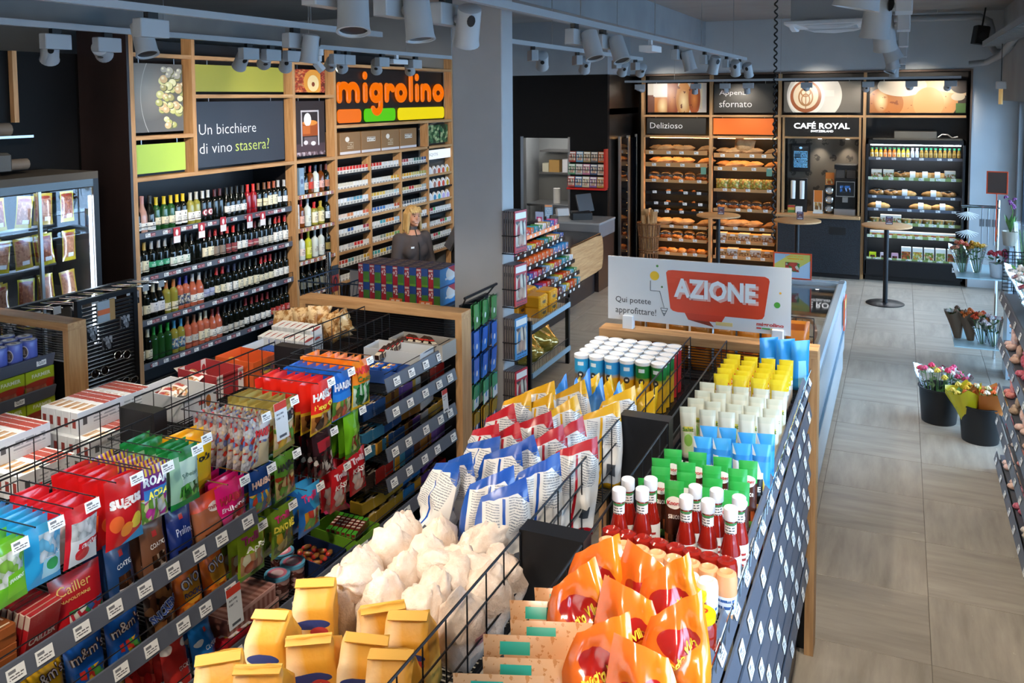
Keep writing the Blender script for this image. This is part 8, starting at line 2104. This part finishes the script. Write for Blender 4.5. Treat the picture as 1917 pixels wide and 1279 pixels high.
def bouquet(label, loc, cols, n=7, rad=.1, h=.3, wrap=None, wrapm=None, seed=0, tilt=(0, 0, 0), grp=None, bl=.03, stemh=None):
    t = thing('bouquet', label, 'flowers', loc, tilt, grp)
    rr = random.Random(seed)
    st, lf = MB(), MB()
    for k in range(n):
        a = 2 * PI * k * .382
        r = rad * math.sqrt((k + .3) / n)
        top = Vector((r * cos(a), r * sin(a), h + rr.uniform(-.03, .03) - r * .3))
        c = cols[k % len(cols)]
        if (c, bl) not in _fl:
            _fl[(c, bl)] = flower(c, len(_fl), bl)
        obj('bloom', _fl[(c, bl)], t, top, (-r * 3 * sin(a), r * 3 * cos(a), a))
        st.tube([(r * .25 * cos(a), r * .25 * sin(a), 0), tuple(top)], .003, 4)
        for q in range(3):
            f = rr.uniform(.4, .95)
            p = Vector((r * f * cos(a), r * f * sin(a), h * f))
            an = rr.uniform(0, 6.28)
            d = Vector((cos(an), sin(an), .5)) * .06
            s_ = Vector((-sin(an), cos(an), 0)) * .016
            lf.add([p, p + d * .5 + s_, p + d, p + d * .5 - s_], [(0, 1, 2, 3)])
    obj('stem', st.mesh('stem', LEAF), t)
    o = obj('foliage', lf.mesh('foliage', LEAF), t); o['kind'] = 'stuff'
    if wrapm:
        w = MB()
        n_ = 14
        for zz, rr_ in ((0, .035), (h * .5, rad * .75), (h * .95, rad * 1.25)):
            w.v += [((rr_ * (1 + .12 * sin(k * 3 + seed))) * cos(2 * PI * k / n_), (rr_ * (1 + .12 * sin(k * 3 + seed))) * sin(2 * PI * k / n_), zz + (.03 * sin(k * 2.5) if zz > h * .9 else 0)) for k in range(n_)]
        for j_ in range(2):
            for k in range(n_):
                w.f.append((j_ * n_ + k, j_ * n_ + (k + 1) % n_, (j_ + 1) * n_ + (k + 1) % n_, (j_ + 1) * n_ + k)); w.m.append(0)
        obj('wrapping', w.mesh('wrapping', wrapm, 'all'), t)
    return t
for k in range(11):
    bouquet('%s wrapped bouquet from the far end on the top street-side shelf' % ORD[10 - k], (.86, 3.6 + k * .37, 1.381), [PAL[k % 8], 'f0ece8', PAL[(k + 3) % 8]], 9, .12, .26, 1, CLEAR, k, grp='bouquets on the street-side shelf')
def plush(label, loc, c, c2, s=1., rz=PI, grp='plush toys on the street-side shelves'):
    t = thing('plush_toy', label, 'plush toy', loc, (0, 0, rz), grp)
    t.scale = (s, s, s)
    m, m2 = surf('plush_' + c, c, c2, (60, 60, 60), .95, 3, .4), C(c2, .9)
    b_ = MB().ball((0, 0, .075), .07, .06, .075, 12)
    b_.ball((0, -.01, .185), .055, .05, .05, 12)
    obj('torso', b_.mesh('torso', m, 'all'), t)
    for q in (-1, 1):
        obj('ear', MB().ball((q * .045, 0, .232), .02, .012, .022, 8).mesh('ear', m, 'all'), t)
        obj('arm', MB().ball((q * .075, -.03, .1), .022, .022, .045, 8).mesh('arm', m, 'all'), t)
        obj('foot', MB().ball((q * .045, -.06, .025), .03, .04, .026, 8).mesh('foot', m, 'all'), t)
        obj('eye', MB().ball((q * .02, -.057, .195), .006, .004, .006, 6).mesh('eye', RUBBER), t)
    obj('snout', MB().ball((0, -.058, .172), .022, .016, .016, 8).mesh('snout', m2, 'all'), t)
pc = [('d8a890', 'e8c8b8'), ('e8b8a8', 'f0d8d0'), ('a88a70', 'c8b098'), ('d86a60', 'e8a8a0'), ('c8b8a8', 'e8dcd0'), ('b84058', 'd88898')]
for zi, z in enumerate(RZ[1:]):
    for k in range(8):
        c, c2 = pc[(k + zi * 2) % 6]
        plush('%s plush toy from the far end on the %s street-side shelf' % (ORD[7 - k], ORD[zi + 1]), (.83, 4.7 + k * .37, z + .001), c, c2, (1., .95, .75, .9)[zi], -PI / 2 + .3 * ((k % 3) - 1))
# buckets with bouquets
BUCK = [(.14, .0), (.142, .01), (.168, .30), (.178, .305), (.178, .315), (.165, .315), (.14, .05), (1e-6, .045)]
for k, (x, y, nm) in enumerate(((.36, 8.5, 'pink rose'), (.66, 8.15, 'orange and yellow'))):
    t = tag(obj('flower_bucket', MB().lathe(BUCK, 28).mesh('flower_bucket', RUBBER, True), None, (x, y, 0)), 'black plastic bucket holding the %s bouquets' % nm, 'bucket')
bouquet('bouquet of pink roses in clear wrap in the far bucket', (.33, 8.5, .06), ['e85880', 'e03860', 'e8c848', 'f0ece0'], 11, .15, .42, 1, CLEAR, 3)
bouquet('bouquet of small pale flowers beside the pink roses', (.42, 8.56, .06), ['c83a6a', 'e8e0d8', 'b82a50'], 8, .1, .40, 1, CLEAR, 8, (0, .2, 0))
YW, OW, KW = mat('yellow_wrap', 'c8b81c', .3), mat('orange_wrap', 'b86a28', .5), mat('kraft_wrap', '6a5442', .7)
bouquet('bouquet in yellow wrap in the near bucket', (.60, 8.13, .06), ['e8b820', 'e8d060', 'd86a28'], 8, .12, .40, 1, YW, 4, (0, -.2, 0), bl=.026)
bouquet('bouquet of orange flowers and daisies in orange wrap in the near bucket', (.70, 8.12, .06), ['d85a24', 'f0e8c0', 'e86a2c', 'f4f0e0'], 11, .13, .40, 1, OW, 5, (0, .1, 0), bl=.026)
# flower stand
fs_ = thing('flower_stand', 'steel flower stand with glass shelves and perforated back post', 'stand')
PERF = art('perforated_steel', 'a8bccb', [('stripes', 'z', 14, .12, '3a4a58', (.55, .95, 0, 1))], .3)
obj('back_post', MB().box(1.02, 1.06, 10.0, 10.35, 0, 1.35).mesh('back_post', PERF), fs_)
obj('pole', MB().tube([(.98, 10.75, 0), (.98, 10.75, 1.75)], .016, 8).mesh('pole', CHROME), fs_)
obj('top_rail', MB().tube([(.62, 10.75, 1.68), (.98, 10.75, 1.68)], .01, 6).tube([(.62, 10.60, 1.68), (.98, 10.60, 1.68)], .01, 6).mesh('top_rail', CHROME), fs_)
for z in (.30, 1.02):
    obj('glass_shelf', MB().box(.55, 1.01, 10.0, 10.85, z - .012, z).mesh('glass_shelf', mat('frosted_shelf', 'a8c4cc', .15)), fs_)
for k, (x, y, z, cs, wm, nm, n) in enumerate(((.62, 10.3, 1.021, ['d86a50', 'e08868', 'c85840'], CLEAR, 'salmon pink bouquet on the upper glass shelf', 9), (.76, 10.32, 1.021, ['d8961c', 'c8861c', 'e8b030'], CLEAR, 'amber bouquet on the upper glass shelf', 10), (.60, 10.35, .301, ['6a4a34', 'e8e0d8', '8a6a50'], KW, 'brown paper bouquet on the lower glass shelf', 7), (.72, 10.3, .301, ['d86a24', 'e87a30'], KW, 'orange bouquet in brown paper on the lower glass shelf', 8), (.82, 10.2, .301, ['e85a2a', 'd84a20', 'e88a50'], CLEAR, 'red-orange bouquet in clear wrap on the lower glass shelf', 8), (.92, 10.12, .301, ['e8a8b8', 'f0e0e4', 'd8d8e0'], CLEAR, 'pale pink bouquet in clear wrap on the lower glass shelf', 8))):
    bouquet(nm, (x, y, z), cs, n, .09, .30, 1, wm, 20 + k, (0, -.1, 0), bl=.028)
def potted(label, loc, potm, cols, kind, seed):
    t = thing('potted_plant', label, 'plant', loc)
    obj('pot', MB().lathe([(.06, 0), (.075, .14), (.08, .145), (.07, .145), (.06, .12), (1e-6, .12)], 20).mesh('pot', potm, True), t)
    rr = random.Random(seed)
    if kind == 'orchid':
        for k in range(5):
            a = k * 1.3
            d = Vector((cos(a) * .07, sin(a) * .07, 0)); s_ = Vector((-sin(a), cos(a), 0)) * .025
            obj('leaf', MB().add([(0, 0, .12), d * .5 + s_ + Vector((0, 0, .24)), d + Vector((0, 0, .32)), d * .5 - s_ + Vector((0, 0, .24)), d * .55 + Vector((0, 0, .225))], [(0, 1, 4), (1, 2, 4), (2, 3, 4), (3, 0, 4)]).mesh('leaf', LEAF), t)
        obj('stem', MB().tube([(0, 0, .12), (.02, .02, .35), (-.02, .05, .48)], .004, 5).mesh('stem', LEAF), t)
        for k in range(6):
            obj('bloom', _fl.setdefault((cols, .022), flower(cols, 3, .022)), t, (rr.uniform(-.05, .04), rr.uniform(0, .08), .38 + k * .022), (rr.uniform(-1, 1), rr.uniform(-1, 1), 0))
    else:
        for k in range(9):
            a = k * 2.4
            obj('bloom', _fl.setdefault((cols, .03), flower(cols, 5, .03)), t, (.07 * cos(a), .07 * sin(a), .22 + .02 * (k % 3)), (.4 * sin(a), .4, a))
        lf = MB()
        for k in range(24):
            a, r = k * 1.9, .05 + .05 * rr.random()
            p = Vector((r * cos(a), r * sin(a), .14 + .07 * rr.random())); d = Vector((cos(a), sin(a), .4)) * .06; s_ = Vector((-sin(a), cos(a), 0)) * .02
            lf.add([p, p + d * .5 + s_, p + d, p + d * .5 - s_], [(0, 1, 2, 3)])
        o = obj('foliage', lf.mesh('foliage', LEAF), t); o['kind'] = 'stuff'
        obj('ribbon', MB().tube([(.05, -.05, .3), (.08, -.07, .25), (.06, -.08, .18), (.09, -.09, .12)], .008, 5).mesh('ribbon', C('e070a0', .3)), t)
CREAM = mat('cream_pot', 'c8c0b0', .5)
potted('red flowering plant in a white pot with pink ribbon on the flower stand', (.93, 10.15, 1.021), WHITE, 'c83a48', 'bush', 1)
potted('purple orchid in a cream pot standing on the high post', (1.04, 10.18, 1.351), CREAM, '8a4a8a', 'orchid', 2)
t = thing('wrapped_plant', 'tall green plant in a clear tapering sleeve beside the orchid', 'plant', (1.17, 10.1, 1.1))
obj('pot', MB().lathe([(.06, 0), (.07, .12), (1e-6, .12)], 16).mesh('pot', LEAF, True), t)
obj('sleeve', MB().lathe([(.07, 0), (.11, .5)], 16).mesh('sleeve', CLEAR, True), t)
mb = MB()
for k in range(10):
    a = k * .63
    mb.tube([(.02 * cos(a), .02 * sin(a), .1), (.06 * cos(a), .06 * sin(a), .42)], .008, 4, 0, .002)
o = obj('blades', mb.mesh('blades', LEAF), t); o['kind'] = 'stuff'
obj('stand', MB().box(-.1, .1, -.1, .1, -1.1, -.002).mesh('stand', SLATE), t)
t = thing('tool_hanger', 'white fanned paper roses and grill tools hanging from the flower stand rail', 'hanger', (.68, 10.68, 1.665))
for k in range(2):
    mb = MB()
    for q in range(11):
        a = math.radians(20 + 14 * q)
        mb.tube([(0, 0, -.05 - k * .2), (.12 * cos(a), 0, -.05 - k * .2 - .09 * sin(a))], .008, 4, 0, .003)
    obj('paper_fan', mb.mesh('paper_fan', PAPER), t)
for k in range(3):
    obj('grill_tool', MB().tube([(.14 + .06 * k, .0, 0), (.14 + .06 * k, 0, -.4)], .006, 5).box(.115 + .06 * k, .165 + .06 * k, -.004, .004, -.2, -.12).mesh('grill_tool', mat('tool_steel', '8a9298', .3, .8)), t)
obj('hook', MB().tube([(0, 0, 0), (0, 0, -.05)], .003, 4).mesh('hook', CHROME), t)
framed('hanging_price_sign', 'small dark sign with red edge on a stalk by the window', (.93, 10.4, 1.85), -.2, .2, .24, C('4a3830', .6))
obj('stalk', MB().tube([(0, 0, -.5), (0, 0, 0)], .006, 5).mesh('stalk', C('d84a24', .35)), bpy.data.objects['hanging_price_sign'])
bpy.data.scenes.remove(_ts)
